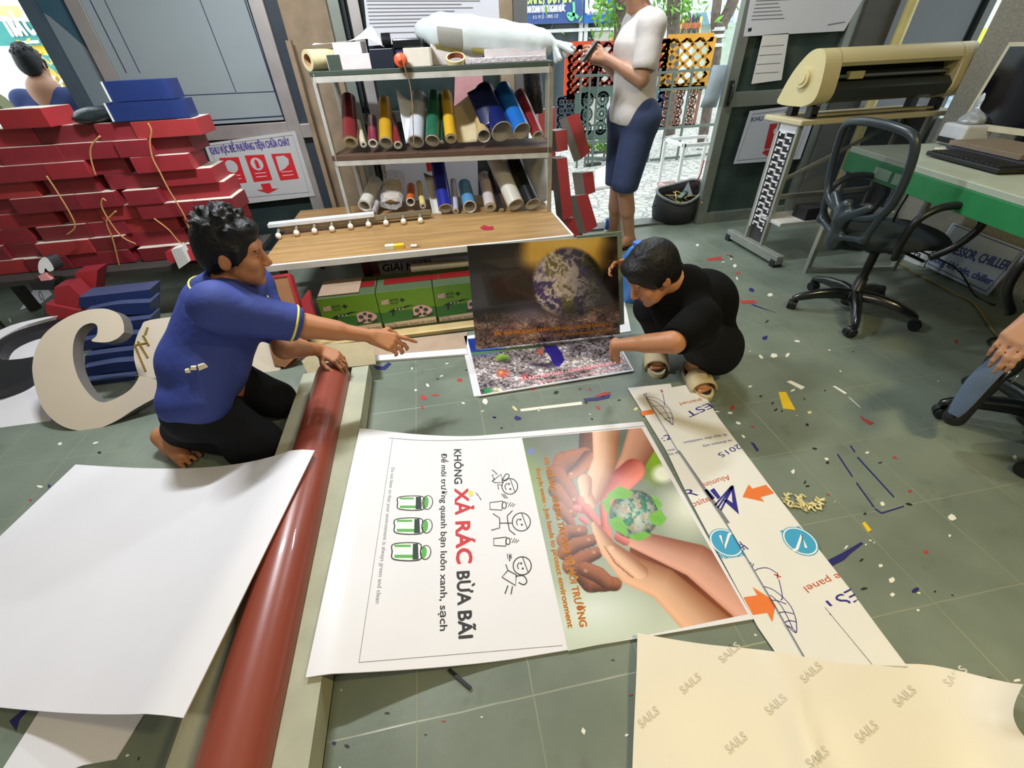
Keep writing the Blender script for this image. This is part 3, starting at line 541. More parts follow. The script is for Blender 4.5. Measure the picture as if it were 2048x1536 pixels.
SA = Fr((0, 0, .0062), (1, 0, 0), (0, 1, 0)); SB = Fr((0, 0, .0142), (1, 0, 0), (0, 1, 0))
mb = MB(); polypx(mb, SB, [(1356, 900), (1360, 902), (1460, 1046), (1454, 1047)], KGY)
g = lambda pts, w=.0022, f=SB, m=KB: strokepx(mb, f, smoothpts(pts, 5), w, m)
def globe(cx, cy, s=1., f=SB, sk=(.42, 1.)):
    q = lambda a, b: (cx+s*(a+.38*b), cy+s*b)                       # the globe mark of the print
    g([q(-44, -52), q(-20, -50), q(0, -40), q(18, -14), q(20, 14), q(14, 36)], f=f); g([q(-44, -44), q(-18, -36), q(-2, -16), q(4, 10), q(6, 36)], f=f); g([q(-38, -18), q(-10, -22), q(12, -14)], f=f); g([q(-24, 8), q(0, 2), q(19, 6)], f=f); g([q(-10, 26), q(4, 20), q(18, 22)], f=f)
    g([q(-44, -52), q(-30, -18), q(-8, 22), q(8, 44), q(14, 36)], f=f); g([q(-14, 24), q(4, 34), q(10, 44)], f=f); g([q(-44, -56), q(-26, -82), q(0, -88), q(16, -78)], f=f); g([q(16, -64), q(10, -30), q(4, -22)], f=f)
    strokepx(mb, f, [q(10, -75), q(22, -69)], .004, KRO); strokepx(mb, f, [q(18, -78), q(14, -66)], .004, KRO)
globe(1330, 824, .58); globe(1566, 1222, .98)
def tx(s, a, b, hh, m, f=SB, bold=0.): textpx(mb, f, s, a, b, hh, m, bold=bold)
tx('EST', (1416, 806), (1368, 826), .036, KB); tx('e panel', (1418, 794), (1358, 806), .02, KRO); tx('EST', (1703, 1176), (1640, 1208), .036, KB); tx('e panel', (1676, 1146), (1606, 1174), .02, KRO)
tx('45 days after installation', (1452, 867), (1366, 884), .013, KB); tx('ne direction only', (1462, 879), (1404, 891), .013, KB); tx('2015', (1476, 888), (1434, 908), .024, KB)
tx('Alumini', (1456, 950), (1402, 968), .022, KRO); tx('RI', (1480, 1083), (1466, 1089), .02, KB); tx('In', (1488, 1090), (1478, 1098), .018, KB); tx('IS', (1508, 1128), (1495, 1122), .022, KB); tx('VIETDUNG', (1625, 1046), (1560, 1062), .018, KT, bold=.03)
for px in [[(1409, 990), (1424, 984), (1466, 990), (1478, 1029)], [(1445, 972), (1463, 970), (1478, 1029), (1452, 990)]]: pass
polypx(mb, SB, [(1462, 971), (1467, 971), (1478, 1029), (1447, 1001), (1455, 999), (1465, 1006)], KB); polypx(mb, SB, [(1420, 981), (1428, 976), (1441, 994), (1436, 999)], KB); polypx(mb, SB, [(1408, 980), (1414, 978), (1430, 996), (1424, 1000)], KB)
for d in (0, 6, 12): polypx(mb, SB, [(1428+d, 1010+d*.8), (1431+d, 1012+d*.8), (1464+d*.3, 974), (1461+d*.2, 972)], KB)
def arrow(f, tail, head, w): 
    a, b = np.array(f.px(*tail)), np.array(f.px(*head)); d = nrm(b-a); n = A3(-d[1], d[0]); L = np.linalg.norm(b-a); k = b-d*min(.06, L*.5)
    poly(mb, f, [a+n*w*.5, k+n*w*.5, k+n*w, b, k-n*w, k-n*w*.5, a-n*w*.5], KO)
arrow(SB, (1540, 978), (1485, 994), .04); arrow(SA, (1496, 1212), (1552, 1204), .05); polypx(mb, SA, [(1281, 823), (1304, 819), (1309, 827), (1285, 832)], KO)
def disc(f, x, y, r, m, h): a, b = f.px(x, y); poly(mb, f, [(a+r*math.cos(t), b+r*math.sin(t)) for t in np.linspace(0, 2*math.pi, 30, endpoint=False)], m, h)
for f, x, y, fl_ in ((SA, 1452, 1085, 0), (SB, 1600, 1082, 1)):
    disc(f, x, y, .052, KT, .0004); disc(f, x, y, .049, KW, .0007); disc(f, x, y, .045, KT, .001)
    s = -1 if fl_ else 1; strokepx(mb, f, [(x-12*s, y-14*s), (x-3*s, y+12*s), (x+6*s, y-16*s), (x+14*s, y-20*s)], .008, KW, .0013)
tx('VIETDUN', (1442, 1118), (1489, 1112), .02, KT, SA, bold=.03); tx('1:2', (1317, 886), (1346, 877), .03, KB, SA); tx('on one', (1324, 906), (1350, 900), .013, KB, SA); tx('within 45', (1327, 913), (1360, 907), .013, KB, SA); tx('R', (1374, 996), (1398, 990), .036, KB, SA); tx('osite', (1386, 1014), (1422, 1001), .024, KRO, SA)
PXA = [(1255, 776), (1341, 767), (1350, 790), (1640, 1330), (1568, 1330), (1515, 1253), (1418, 1071), (1370, 980), (1333, 902)]; PXB = [(1288, 786), (1318, 779), (1395, 766), (1437, 835), (1560, 999), (1700, 1178), (1815, 1335), (1622, 1335), (1551, 1211), (1454, 1047), (1357, 902)]
ma, mb2 = MB(), MB()                                               # each panel carries its own ink
for f, mi in zip(mb.f, mb.m): (ma if mb.v[f[0]][2] < .0105 else mb2).add([mb.v[i] for i in f], [list(range(len(f)))], mb.mats[mi])
clipmb(ma, SA, PXA).obj('panel_print', oA); clipmb(mb2, SB, PXB).obj('panel_print', oB)
# ---- big backing-paper sheet, front right
def zs(X, Y): return .022+.012*math.sin(X*9+Y*5)*math.cos(Y*11-X*3)+.03*smooth01((X-1.02)/.2)+.012*math.exp(-((X-.62-.3*Y)/.02)**2)
PS = Lift(zs); e = .35
top = smoothpts([(1275, 1266), (1400, 1287), (1550, 1303), (1700, 1328), (1868, 1331), (2026, 1379)], 6); bot = [(1262+(2045-1262)*i/(len(top)-1), 1640) for i in range(len(top))]
P = []
for i, (a, b) in enumerate(zip(top, bot)):
    A_, B_ = np.array(PS.px(*a)), np.array(PS.px(*b)); B_ = A_+(B_-A_)*1.0; row = []
    for v in np.linspace(0, 1, 22):
        q = A_+(B_-A_)*v; c = 0
        if i > len(top)-7: c = .035*((i-len(top)+7)/6.)**2*(1-.5*v)
        sh = -.035*math.sin(math.pi*min(1, v*2.2))*max(0, (i-len(top)+5)/4.) if v < .45 else 0
        row.append((q[0]+sh, q[1], zs(*q)+c))
    P.append(row)
sl = sheet_obj('backing_paper', P, M('cream_backing_paper', (226, 218, 200), .45, var=.02, scale=4), .0012); tag(sl, 'large creased cream backing paper sheet with faint printed words, front right', 'paper')
mb = MB(); KF = M('ink_faint_grey', (208, 200, 182), .5, var=0)
for x, y in [(1300, 1438), (1384, 1370), (1462, 1308), (1626, 1348), (1556, 1412), (1476, 1490), (1738, 1468), (1814, 1396), (1916, 1356), (1640, 1520), (1960, 1470)]:
    textpx(mb, PS, 'SAILS', (x-17, y+18), (x+19, y-14), .016, KF, h=.0022, bold=.02)
mb.obj('faint_print', sl)
# ---- tilted earth poster and the trash poster beneath it
def zt(X, Y): return .008
P3 = Fr((0, 0, .012), (1, 0, 0), (0, 1, 0))
b3 = [(928, 672), (1212, 640), (1268, 741), (957, 792)]
mb = MB(); mb.prism([P3.P(*p) for p in b3], (0, 0, -.006), PVC); t3 = tag(mb.obj('litter_poster'), 'poster of a rubbish-covered shore lying flat under the earth poster', 'poster')
mb = MB(); mb.prism([G(*p, .006) for p in [(922, 678), (1212, 646), (1262, 742), (948, 793)]], (0, 0, -.006), PVC); tag(mb.obj('backing_board'), 'white backing board under the litter poster, edge showing at left', 'board')
pc = Pic(P3, [P3.px(935, 678), P3.px(1212, 645), P3.px(1264, 739), P3.px(962, 789)], 210, 150)
def trash(pc, x, y, sc, pal, seed):
    n = vnoise(x/sc*.8+.3*vnoise(x/5, y/5, 9), y/sc*1.3, seed); n2 = vnoise(x/sc*1.7+40, y/sc*2.6, seed+1); n3 = vnoise(x/sc*.16, y/sc*.3, seed+2); k = np.clip(((n*.38+n2*.42+n3*.2)*1.9-.45), 0, .999); pal = np.asarray(pal, float); i = (k*len(pal)).astype(int)
    return pal[i]*(.8+.4*n3)[..., None]
pc.c = trash(pc, pc.x, pc.y, 3.6, [(52, 44, 54), (84, 76, 84), (112, 102, 106), (136, 126, 128), (158, 148, 150), (128, 116, 110), (186, 178, 178), (212, 206, 208)], 21)
for b in [(960, 690, 60, 26, (60, 96, 176), .5, .95), (940, 690, 30, 26, (22, 44, 120), .6, .9), (1004, 715, 18, 9, (150, 206, 60), .7, .95), (1008, 720, 16, 10, (30, 40, 30), .7, .5), (1006, 747, 18, 12, (206, 70, 60), .8, .8), (1002, 745, 6, 5, (230, 180, 60), .8, .9), (975, 781, 12, 7, (30, 150, 70), .7, .9), (993, 780, 8, 4, (220, 216, 110), .7, .8), (1050, 752, 12, 6, (176, 50, 60), .7, .7), (1080, 703, 7, 8, (206, 90, 70), .6, .95), (1085, 730, 40, 6, (36, 34, 54), .8, .8)]: pc.blob(*b)
pc.fill([(1088, 692), (1112, 691), (1124, 705), (1129, 722), (1118, 734), (1106, 730), (1100, 712), (1090, 702)], (44, 36, 130)); pc.fill([(940, 706), (1078, 690), (1078, 694), (940, 711)], (90, 130, 90))
pc.obj('shore_photo_print', t3, INK); mb = MB()
for s, a, b, hh in [('XẢ RÁC HÔM NAY - GÁNH NẶNG NGÀY MAI', (1042, 763), (1246, 726), .026), ('To litter today is a burden tomorrow', (1074, 767), (1240, 738), .015)]:
    textpx(mb, P3, s, a, b, hh, KR, h=.001, bold=.06); textpx(mb, P3, s, a, b, hh, KPK, h=.0018, bold=.015)
mb.obj('poster_print', t3)
p0 = A3(.115, 1.955, .022); up = nrm(A3(0, .035, .55)); EP = Fr(p0, (1, -.032, 0), up)
q4 = [EP.px(952, 699), EP.px(1240, 668), EP.px(1234, 472), EP.px(934, 492)]; a1 = (q4[1][0]+q4[2][0])/2; b1 = (q4[2][1]+q4[3][1])/2
mb = MB(); mb.prism([EP.pt(*q) for q in q4], -EP.n*.005, PVC, M('grey_board_edge', (120, 132, 124), .4)); t2 = tag(mb.obj('earth_poster'), 'poster of the earth sinking in rubbish, held upright by the crouching person', 'poster')
mb = MB(); r = [EP.pt(q4[2][0]-.2, q4[2][1]+.012), EP.pt(q4[2][0]+.028, q4[2][1]+.016), EP.pt(q4[1][0]+.026, .05), EP.pt(q4[1][0]-.2, .02)]; mb.prism([p-EP.n*.016 for p in r], -EP.n*.005, M('grey_green_board', (128, 146, 134), .4)); mb.v = [tuple(v) for v in mb.v]; tag(mb.obj('backing_board'), 'grey-green board standing just behind the earth poster', 'board')
pc = Pic(EP, q4, 240, 170); x, y = pc.x, pc.y
pc.c = np.ones(x.shape+(3,))*A3(36, 28, 30); pc.blob(1135, 510, 112, 56, (226, 176, 70), .6, 1.); pc.mix(np.clip((x-1036)/26, 0, 1)*np.clip((1222-x)/26, 0, 1)*np.clip((540-y+.0*x)/22, 0, 1), (228, 180, 78)); pc.blob(1150, 486, 100, 22, (240, 204, 116), .8, .8); pc.blob(1225, 520, 40, 60, (40, 32, 26), .9, .8)  # yellow glow is print, partly a reflection painted into the ink
t_ = np.clip((y-(612-(x-1090)*.08))/30, 0, 1); tr = trash(pc, x, y, 3.0, [(58, 40, 44), (96, 70, 70), (124, 94, 86), (150, 118, 104), (140, 108, 114), (172, 140, 122), (200, 172, 150)], 55); pc.c = pc.c*(1-t_[..., None])+tr*t_[..., None]
pc.blob(1060, 625, 60, 30, (150, 140, 190), .9, .45)
ex, ey, er = 1136, 566, 74; d = np.hypot(x-ex, y-ey)/er; w = np.clip((1-d)*10, 0, 1)*np.clip((640-y)/30, 0, 1); wx, wy = fbm(x/20, y/20, 2)*6, fbm(x/17+5, y/22, 5)*6; a = fbm((x+y*.5)/22+wx, (y-x*.3)/15+wy, 12, 6); b = fbm(x/20+wx*.3, y/30+wy*.3, 31, 5)
E_ = np.where((b > .53)[..., None], A3(104, 100, 56), A3(62, 52, 104)); E_ = E_*(1-np.clip((a-.47)*5, 0, 1))[..., None]+A3(204, 190, 192)*np.clip((a-.47)*5, 0, 1)[..., None]; sh = np.clip(1.15-np.clip((x-ex+18)/er, -1, 1)*.75-np.clip((ey-y-30)/er, 0, 1)*.5, .12, 1.1); E_ = E_*sh[..., None]
pc.c = pc.c*(1-w[..., None])+np.clip(E_, 0, 255)*w[..., None]; pc.obj('earth_photo_print', t2, INKG); mb = MB()
for s, a, b, hh in [('RÁC THẢI NHỰA ĐANG NHẤN CHÌM HÀNH TINH CỦA CHÚNG TA', (990, 671), (1222, 651), .022), ('Plastic waste is flooding our planet', (1106, 673), (1224, 662), .017)]:
    textpx(mb, EP, s, a, b, hh, KA, h=.001, bold=.06); textpx(mb, EP, s, a, b, hh, KOR2, h=.0018, bold=.015)
mb.obj('poster_print', t2)
# ================================================================ low table, shelf and everything on it
WOOD = M('oak_laminate', (158, 124, 78), .45, var=.22, scale=5); 
nt = WOOD.node_tree
for n in nt.nodes:
    if n.type == 'TEX_NOISE':
        mp = nt.nodes.new('ShaderNodeMapping'); mp.inputs['Scale'].default_value = (.6, 6, 6); tcn = [q for q in nt.nodes if q.type == 'TEX_COORD'][0]
        nt.links.new(tcn.outputs['Object'], mp.inputs[0]); nt.links.new(mp.outputs[0], n.inputs['Vector'])
TZ = .42
t = thing('low_table', (-.2, 2.95, 0), 'low wooden table with a white front edge under the shelf unit', 'table')
mb = MB(); mb.box((-.115, 2.99, TZ-.014), (1.77, 1.07, .028), WOOD); mb.obj('tabletop', t, bevel=.002)
mb = MB(); mb.box((-.115, 2.447, TZ-.016), (1.78, .016, .036), white); mb.box((.777, 2.99, TZ-.016), (.014, 1.09, .036), white); mb.obj('edge_band', t, bevel=.002)
for x in (-.95, -.42, .70):
    for y in (2.62, 3.45): mb = MB(); mb.box((x, y, .196), (.035, .035, .392), M('dark_red_steel', (88, 40, 38), .5)); mb.obj('leg', t)
SO, SX, SY = A3(-.597, 3.178, 0), A3(.984, -.178, 0), A3(.178, .984, 0); SW, SD = 1.372, .36
def sp(a, b, z): return SO+a*SX+b*SY+A3(0, 0, z)
def shp(x, y, b):                                     # pixel -> point on the upright plane b behind the shelf front
    d = ray(x, y); p0 = SO+b*SY; return CAM+d*(((p0-CAM)@SY)/(d@SY))
ANG = M('white_painted_angle_iron', (188, 186, 178), .5, .2, var=.12, scale=14)
t = thing('shelf_unit', sp(SW/2, SD/2, TZ), 'white angle-iron shelf unit holding rolls of vinyl', 'shelf')
for a, b in ((0, 0), (SW, 0), (0, SD), (SW, SD)):
    mb = MB(); sa = 1 if a == 0 else -1; sb = 1 if b == 0 else -1
    mb.bar(sp(a, b+sb*.013, TZ), sp(a, b+sb*.013, 1.235), .003, .03, ANG, up=SX); mb.bar(sp(a+sa*.013, b, TZ), sp(a+sa*.013, b, 1.235), .03, .003, ANG, up=SX); mb.obj('post', t)
DWD = M('dark_wood_shelf', (84, 62, 48), .55, var=.2, scale=8); DGR = M('dark_green_board', (60, 72, 62), .5)
for z, m, th in ((.815, DWD, .028), (1.245, DGR, .022)):
    mb = MB(); q = [sp(-.012, -.012, z-th), sp(SW+.012, -.012, z-th), sp(SW+.012, SD, z-th), sp(-.012, SD, z-th)]; mb.hexa(q, [p+A3(0, 0, th) for p in q], m); mb.obj('shelf_board', t, bevel=.002)
    for b in (-.006, SD): mb = MB(); mb.bar(sp(0, b, z-th-.016), sp(SW, b, z-th-.016), .03, .006, ANG, up=SY); mb.obj('shelf_rail', t)
# ledge with round bulbs in front of the shelf
a, b = G(556, 462, TZ+.035), G(862, 429, TZ+.035); d = nrm(b-a); pr = A3(-d[1], d[0], 0)
t = thing('bulb_strip', (a+b)/2*A3(1, 1, 0)+A3(0, 0, TZ), 'metal strip with a row of round white bulbs on the low table', 'light strip')
mb = MB(); mb.bar(a+pr*.02+A3(0, 0, .012), b+pr*.02+A3(0, 0, .012), .03, .014, M('grey_steel_strip', (146, 136, 116), .45, .4), up=pr); mb.bar(a+pr*.045-A3(0, 0, .012), b+pr*.045-A3(0, 0, .012), .01, .036, M('grey_steel_strip'), up=pr); mb.bar(a-d*.05+pr*.035+A3(0, 0, .032), a+pr*.035+d*.60+A3(0, 0, .032), .02, .06, M('bright_aluminium_bar', (226, 230, 232), .35, .2), up=pr); mb.obj('strip_bar', t)
for x, y in [(557, 472), (593, 466), (629, 462), (664, 458), (701, 453), (737, 449), (772, 446), (807, 443), (841, 441)]:
    p = G(x, y, TZ+.021); mb = MB(); mb.ball(p, (.018, .018, .020), M('pearl_white_bulb', (236, 224, 208), .25), 14); mb.cyl(p+A3(0, .008, .012), p+A3(0, .04, .024), .009, M('grey_steel_strip')); mb.obj('bulb', t)
# things on the table
p = G(790, 497, TZ); t = thing('small_box', p, 'small yellow and white box lying on the low table', 'box'); mb = MB(); mb.box(p+A3(0, 0, .011), (.105, .034, .022), M('yellow_carton', (230, 188, 46), .5)); mb.obj('carton', t); mb = MB(); mb.box(p+A3(-.028, -.001, .0125), (.05, .036, .0225), M('pale_carton_panel', (222, 222, 196), .5)); mb.obj('label_panel', t)
p = G(822, 492, TZ+.009); t = thing('glue_bottle', p-A3(0, 0, .009), 'tiny white bottle lying beside the yellow box', 'bottle'); mb = MB(); mb.cyl(p, p+A3(.034, -.006, 0), .009, white, n=14); mb.obj('bottle_body', t); mb = MB(); mb.cyl(p+A3(.034, -.006, 0), p+A3(.06, -.011, 0), .004, M('brown_nozzle', (150, 96, 60), .5), r1=.0015, n=10); mb.obj('nozzle', t)
mb = MB(); f = Fr((0, 0, TZ+.003), (1, 0, 0), (0, 1, 0)); P = [(960, 455), (968, 450), (978, 453), (986, 452), (988, 458), (976, 460), (966, 459)]; mb.prism([f.P(*q) for q in P], (0, 0, -.003), M('crimson_vinyl', (160, 38, 56), .5)); tag(mb.obj('vinyl_scrap'), 'crimson vinyl scrap on the low table', 'scrap')
# ---- rolls: mouth at the shelf front, far end leaning up at the back
CREAM = M('pale_core_paper', (214, 204, 178), .7); COREW = M('white_core', (214, 210, 202), .6)
def vinyl(label, mouth, back, r, rgb, ri=.72, core=None, b0=.03, b1=None, group='vinyl rolls on the shelf unit', rough=.28, name='vinyl_roll', z=None, extra=None):
    b1 = SD-.03 if b1 is None else b1; p0 = shp(*mouth, b0); p1 = shp(*back, b1); d = nrm(p1-p0); p0 = p0; z = z if z is not None else .815
    low = p0[2]-r*math.sqrt(max(0, 1-d[2]**2))
    if low < z+.001: p0 = p0+A3(0, 0, z+.001-low)
    p1 = p0+d*np.linalg.norm(p1-p0)
    t = thing(name, (p0[0], p0[1], z), label, 'roll', group); m = M('vinyl_%d_%d_%d' % rgb, rgb, rough, var=.05, coat=.25); mb = MB(); mb.pipe(p0, p1, r, r*ri, m, core or COREW, n=26, mend=core or COREW); mb.obj('rolled_vinyl', t)
    mb = MB(); mb.pipe(p0-d*.002, p1+d*.002, r*ri, r*ri-.002, core or COREW, n=26); mb.obj('core', t); return t
MIDR = [('dark maroon roll with a thick cream core at the left end of the middle shelf', (701, 284), (697, 198), .046, (112, 38, 40), .68, CREAM),
 ('narrow cream roll beside the maroon roll on the middle shelf', (727, 289), (716, 245), .020, (206, 192, 160), .6, None),
 ('short purple-red roll left of the mustard roll on the middle shelf', (746, 287), (744, 238), .030, (122, 34, 56), .75, None),
 ('mustard yellow roll, left of the curled white sheet on the middle shelf', (772, 285), (770, 203), .042, (184, 142, 36), .85, None),
 ('small dark red roll under the curled white sheet on the middle shelf', (796, 290), (782, 232), .027, (118, 36, 36), .7, None),
 ('silver white roll behind the hanging string on the middle shelf', (832, 283), (837, 193), .050, (190, 194, 202), .9, None),
 ('green roll in the centre of the middle shelf', (865, 281), (868, 192), .046, (42, 100, 76), .84, None),
 ('slim dark green roll right of the green roll on the middle shelf', (884, 284), (882, 200), .013, (30, 62, 52), .6, None),
 ('bright yellow roll, right of the green rolls on the middle shelf', (902, 277), (892, 190), .038, (214, 168, 48), .66, CREAM),
 ('small cream roll under the navy sheet on the middle shelf', (968, 272), (958, 215), .043, (198, 170, 116), .9, None),
 ('widest navy roll with a white core on the middle shelf', (1004, 263), (968, 185), .068, (24, 34, 92), .95, None),
 ('bright blue roll between the navy and dark red rolls on the middle shelf', (1044, 262), (1006, 180), .056, (36, 110, 196), .95, None),
 ('dark red roll at the right end of the middle shelf', (1076, 271), (1040, 188), .037, (128, 36, 40), .75, None)]
for l, m0, b0, r, c, ri, co in MIDR: vinyl(l, m0, b0, r, c, ri, co, group='vinyl rolls on the middle shelf')
def curl(name, px_front, px_back, b0, b1, bulge, m, label, cat='sheet', th=.0012):
    """a loose sheet standing between rolls: bottom edge px_front .. top edge px_back (two points each)"""
    a0, a1 = shp(*px_front[0], b0), shp(*px_front[1], b0); c0, c1 = shp(*px_back[0], b1), shp(*px_back[1], b1); P = []
    for u in np.linspace(0, 1, 12):
        row = []
        for v in np.linspace(0, 1, 12): q = (a0*(1-u)+a1*u)*(1-v)+(c0*(1-u)+c1*u)*v; row.append(q+bulge*math.sin(math.pi*u)*A3(.2, -.98, .3)*(.5+.5*v))
        P.append(row)
    mb = MB(); mb.grid(P, m); return tag(mb.obj(name, solid=th), label, cat)
curl('loose_sheet', [(812, 288), (838, 270)], [(790, 168), (826, 205)], .06, .2, -.03, M('white_vinyl_sheet', (220, 222, 224), .35), 'curled white sheet standing beside the silver roll on the middle shelf')
curl('loose_sheet', [(915, 285), (955, 283)], [(905, 215), (950, 180)], .10, .3, -.03, M('cream_backing', (196, 178, 138), .6), 'cream backing sheet between the yellow roll and the navy sheet on the middle shelf')
curl('loose_sheet', [(966, 258), (1004, 240)], [(934, 186), (978, 166)], .05, .22, .025, M('navy_vinyl_sheet', (26, 32, 76), .25, coat=.3), 'navy sheet bulging over the rolls on the middle shelf')
LOWR = [('short grey-white roll at the left end of the bottom shelf', (729, 412), (752, 364), .045, (206, 204, 194), .8, None),
 ('short orange roll near the gold packet on the bottom shelf', (821, 404), (822, 374), .030, (222, 104, 34), .85, None),
 ('slim pale yellow roll with a red label on the bottom shelf', (846, 412), (838, 366), .021, (222, 202, 130), .6, None),
 ('royal blue roll standing out of the bottom shelf', (893, 429), (876, 336), .050, (38, 44, 140), .88, None),
 ('slim pale grey roll right of the royal blue roll on the bottom shelf', (912, 428), (907, 366), .022, (180, 178, 196), .6, None),
 ('printed light blue roll with a dark rim on the bottom shelf', (941, 427), (930, 382), .046, (92, 148, 196), .9, None),
 ('lilac white roll, left of the thin black roll on the bottom shelf', (981, 420), (968, 356), .040, (204, 192, 192), .6, None),
 ('thin black roll leaning behind the lilac roll on the bottom shelf', (1003, 425), (980, 348), .018, (34, 30, 40), .5, None),
 ('large white roll, left of the black roll on the bottom shelf', (1032, 416), (988, 318), .058, (212, 210, 198), .9, None),
 ('glossy black roll with a white core on the bottom shelf', (1066, 408), (1026, 318), .053, (22, 28, 28), .92, None)]
for l, m0, b0, r, c, ri, co in LOWR: vinyl(l, m0, b0, r, c, ri, co, group='vinyl rolls on the bottom shelf', z=TZ)
curl('loose_sheet', [(868, 438), (886, 434)], [(847, 345), (866, 352)], .04, .24, -.02, M('grey_white_sheet', (196, 194, 186), .5), 'grey-white sheet left of the royal blue roll on the bottom shelf')
curl('loose_sheet', [(1068, 412), (1096, 400)], [(1044, 305), (1094, 318)], .16, .33, -.02, M('grey_sheet', (168, 168, 164), .45), 'grey sheet at the right end of the bottom shelf')
p = shp(784, 392, .12); t = thing('wrapped_packet', (p[0], p[1], TZ), 'gold packet in crinkled clear film on the bottom shelf', 'packet'); gold = M('gold_paper', (184, 150, 86), .45)
up = nrm(shp(789, 362, .26)-shp(784, 415, .05)); rt = SX; nn = np.cross(rt, up); c0 = (shp(789, 362, .26)+shp(784, 415, .05))/2+A3(0, 0, .02)
mb = MB(); mb.box(c0, (.11, .17, .05), gold, rt, up, nn); mb.obj('packet_body', t, bevel=.012, seg=3)
FILM = M('crinkled_clear_film', (226, 228, 232), .12, .0, var=.2, scale=40, bump=1., bscale=45, alpha=.42)
P = [[c0+rt*(.075*math.cos(a))+nn*(.042*math.sin(a)+.004)+up*(v*(.13))+A3(*(RNG.random(3)-.5))*.012 for a in np.linspace(0, 2*math.pi, 22)] for v in np.linspace(-1, 1.15, 12)]; mb = MB(); mb.grid(P, FILM); mb.obj('clear_film', t)
p0, p1 = shp(746, 424, .05), shp(760, 388, .24); t = thing('wrapped_roll', (p0[0], p0[1], TZ), 'small roll in clear film beside the gold packet', 'roll'); mb = MB(); p0 = p0+A3(0, 0, max(0, TZ+.03-p0[2])); mb.pipe(p0, p1, .024, .014, M('mauve_vinyl', (150, 120, 128), .3), COREW); mb.obj('rolled_vinyl', t); d = nrm(p1-p0)
P = [[p0+(p1-p0)*v+.029*(1+.15*(RNG.random()-.5))*(math.cos(a)*SX+math.sin(a)*np.cross(SX, d)) for a in np.linspace(0, 2*math.pi, 16)] for v in np.linspace(-.1, 1.1, 12)]; mb = MB(); mb.grid(P, FILM); mb.obj('clear_film', t)
# ---- top shelf
ZT = 1.2455
def tpos(x, y, z=ZT+.001): 
    return G(x, y, z)
def sbox(name, x0, x1, ytop, ybot, b0, dep, m, label, cat='box', bev=.003, zb=ZT, parent=None, lift=0.):
    A_, B_ = shp(x0, ybot, b0), shp(x1, ybot, b0); zt = shp((x0+x1)/2, ytop, b0)[2]; q = [A_*A3(1, 1, 0)+A3(0, 0, zb+lift), B_*A3(1, 1, 0)+A3(0, 0, zb+lift), B_*A3(1, 1, 0)+SY*dep+A3(0, 0, zb+lift), A_*A3(1, 1, 0)+SY*dep+A3(0, 0, zb+lift)]
    mb = MB(); mb.hexa(q, [p*A3(1, 1, 0)+A3(0, 0, max(zt, zb+lift+.01)) for p in q], m); o = mb.obj(name, parent, bevel=bev); 
    return tag(o, label, cat) if parent is None else o
LIL = M('lilac_white_carton', (208, 200, 200), .5); BLKV = M('black_glossy_film', (22, 24, 26), .22)
p0, p1 = shp(624, 112, -.01), shp(650, 100, .3); d_ = (p1-p0)*A3(1, 1, 0); p0[2] = ZT+.052; t = thing('paper_roll', p0-A3(0, 0, .052), 'thick cream paper roll lying at the left end of the shelf top', 'roll'); mb = MB(); mb.pipe(p0+SX*-.04+SY*.02, p0+SX*.10+SY*.22, .05, .03, M('cream_paper', (204, 192, 150), .6), CARD); mb.obj('rolled_paper', t)
o = sbox('flat_carton', 655, 742, 108, 128, .0, .10, LIL, 'flat white and green carton at the front left of the shelf top'); mb = MB(); A_, B_ = shp(657, 127, -.002), shp(682, 109, -.002); f = Fr(SO-SY*.002, SX, A3(0, 0, 1))
sbox('carton_panel', 656, 682, 109.5, 127, -.003, .02, DGR, None, None, 0, parent=o)
sbox('flat_carton', 668, 724, 84, 106, .08, .12, LIL, 'second lilac white carton behind the flat white and green carton', lift=.0)
P = []
for u, (x, y, b, h) in enumerate([(624, 90, .06, 0), (652, 87, .1, 0), (690, 83, .12, 0), (712, 80, .1, .0), (738, 78, .08, 0), (768, 94, .05, 0)]):
    c = shp(x, y, b); w = [.05, .07, .09, .12, .12, .05][u]; hh = [.01, .0, .0, .03, .06, .0][u]; P.append([c, c+SY*w*.5+A3(0, 0, hh*.6), c+SY*w+A3(0, 0, hh)])
P = np.array(P); P2 = np.array(smoothpts(list(P), 4)); mb = MB(); mb.grid(P2, PAP); tag(mb.obj('paper_sheet', solid=.001), 'white paper sheet draped over the cartons on the shelf top', 'paper')
sbox('black_box', 743, 789, 97, 127, .0, .16, M('blue_black_box', (24, 30, 44), .4), 'blue-black box in the middle of the shelf top')
p = shp(770, 86, .12); mb = MB(); a0 = shp(755, 92, .1); 
for i, (x, y) in enumerate([(768, 82), (778, 80)]): pass
bz = shp(766, 97, .1)[2]; q0 = shp(764, 84, .08); mb = MB(); mb.pipe(q0*A3(1, 1, 0)+A3(0, 0, bz+.035), q0*A3(1, 1, 0)+A3(0, 0, bz+.035)+SX*.05+SY*.01, .034, .028, BLKV, COREW); tag(mb.obj('tape_roll'), 'black tape roll standing on the blue-black box', 'tape')
sbox('black_bundle', 786, 843, 76, 97, .05, .12, BLKV, 'black film bundle on the small white box on the shelf top', 'bundle', .008, zb=shp(815, 97, .05)[2])
sbox('blue_box', 788, 809, 95, 122, .06, .08, M('dark_blue_box', (34, 48, 96), .5), 'small dark blue box behind the orange string reel')
sbox('white_box', 809, 861, 95, 122, .03, .13, M('cream_white_box', (216, 208, 194), .55), 'small cream box beside the orange string reel')
c = shp(803, 117, -.002); t = thing('string_reel', c*A3(1, 1, 0)+A3(0, 0, ZT), 'orange string reel at the shelf edge with its cord hanging down', 'reel'); ORG = M('orange_plastic', (206, 92, 54), .45); mb = MB(); c[2] = ZT+.034
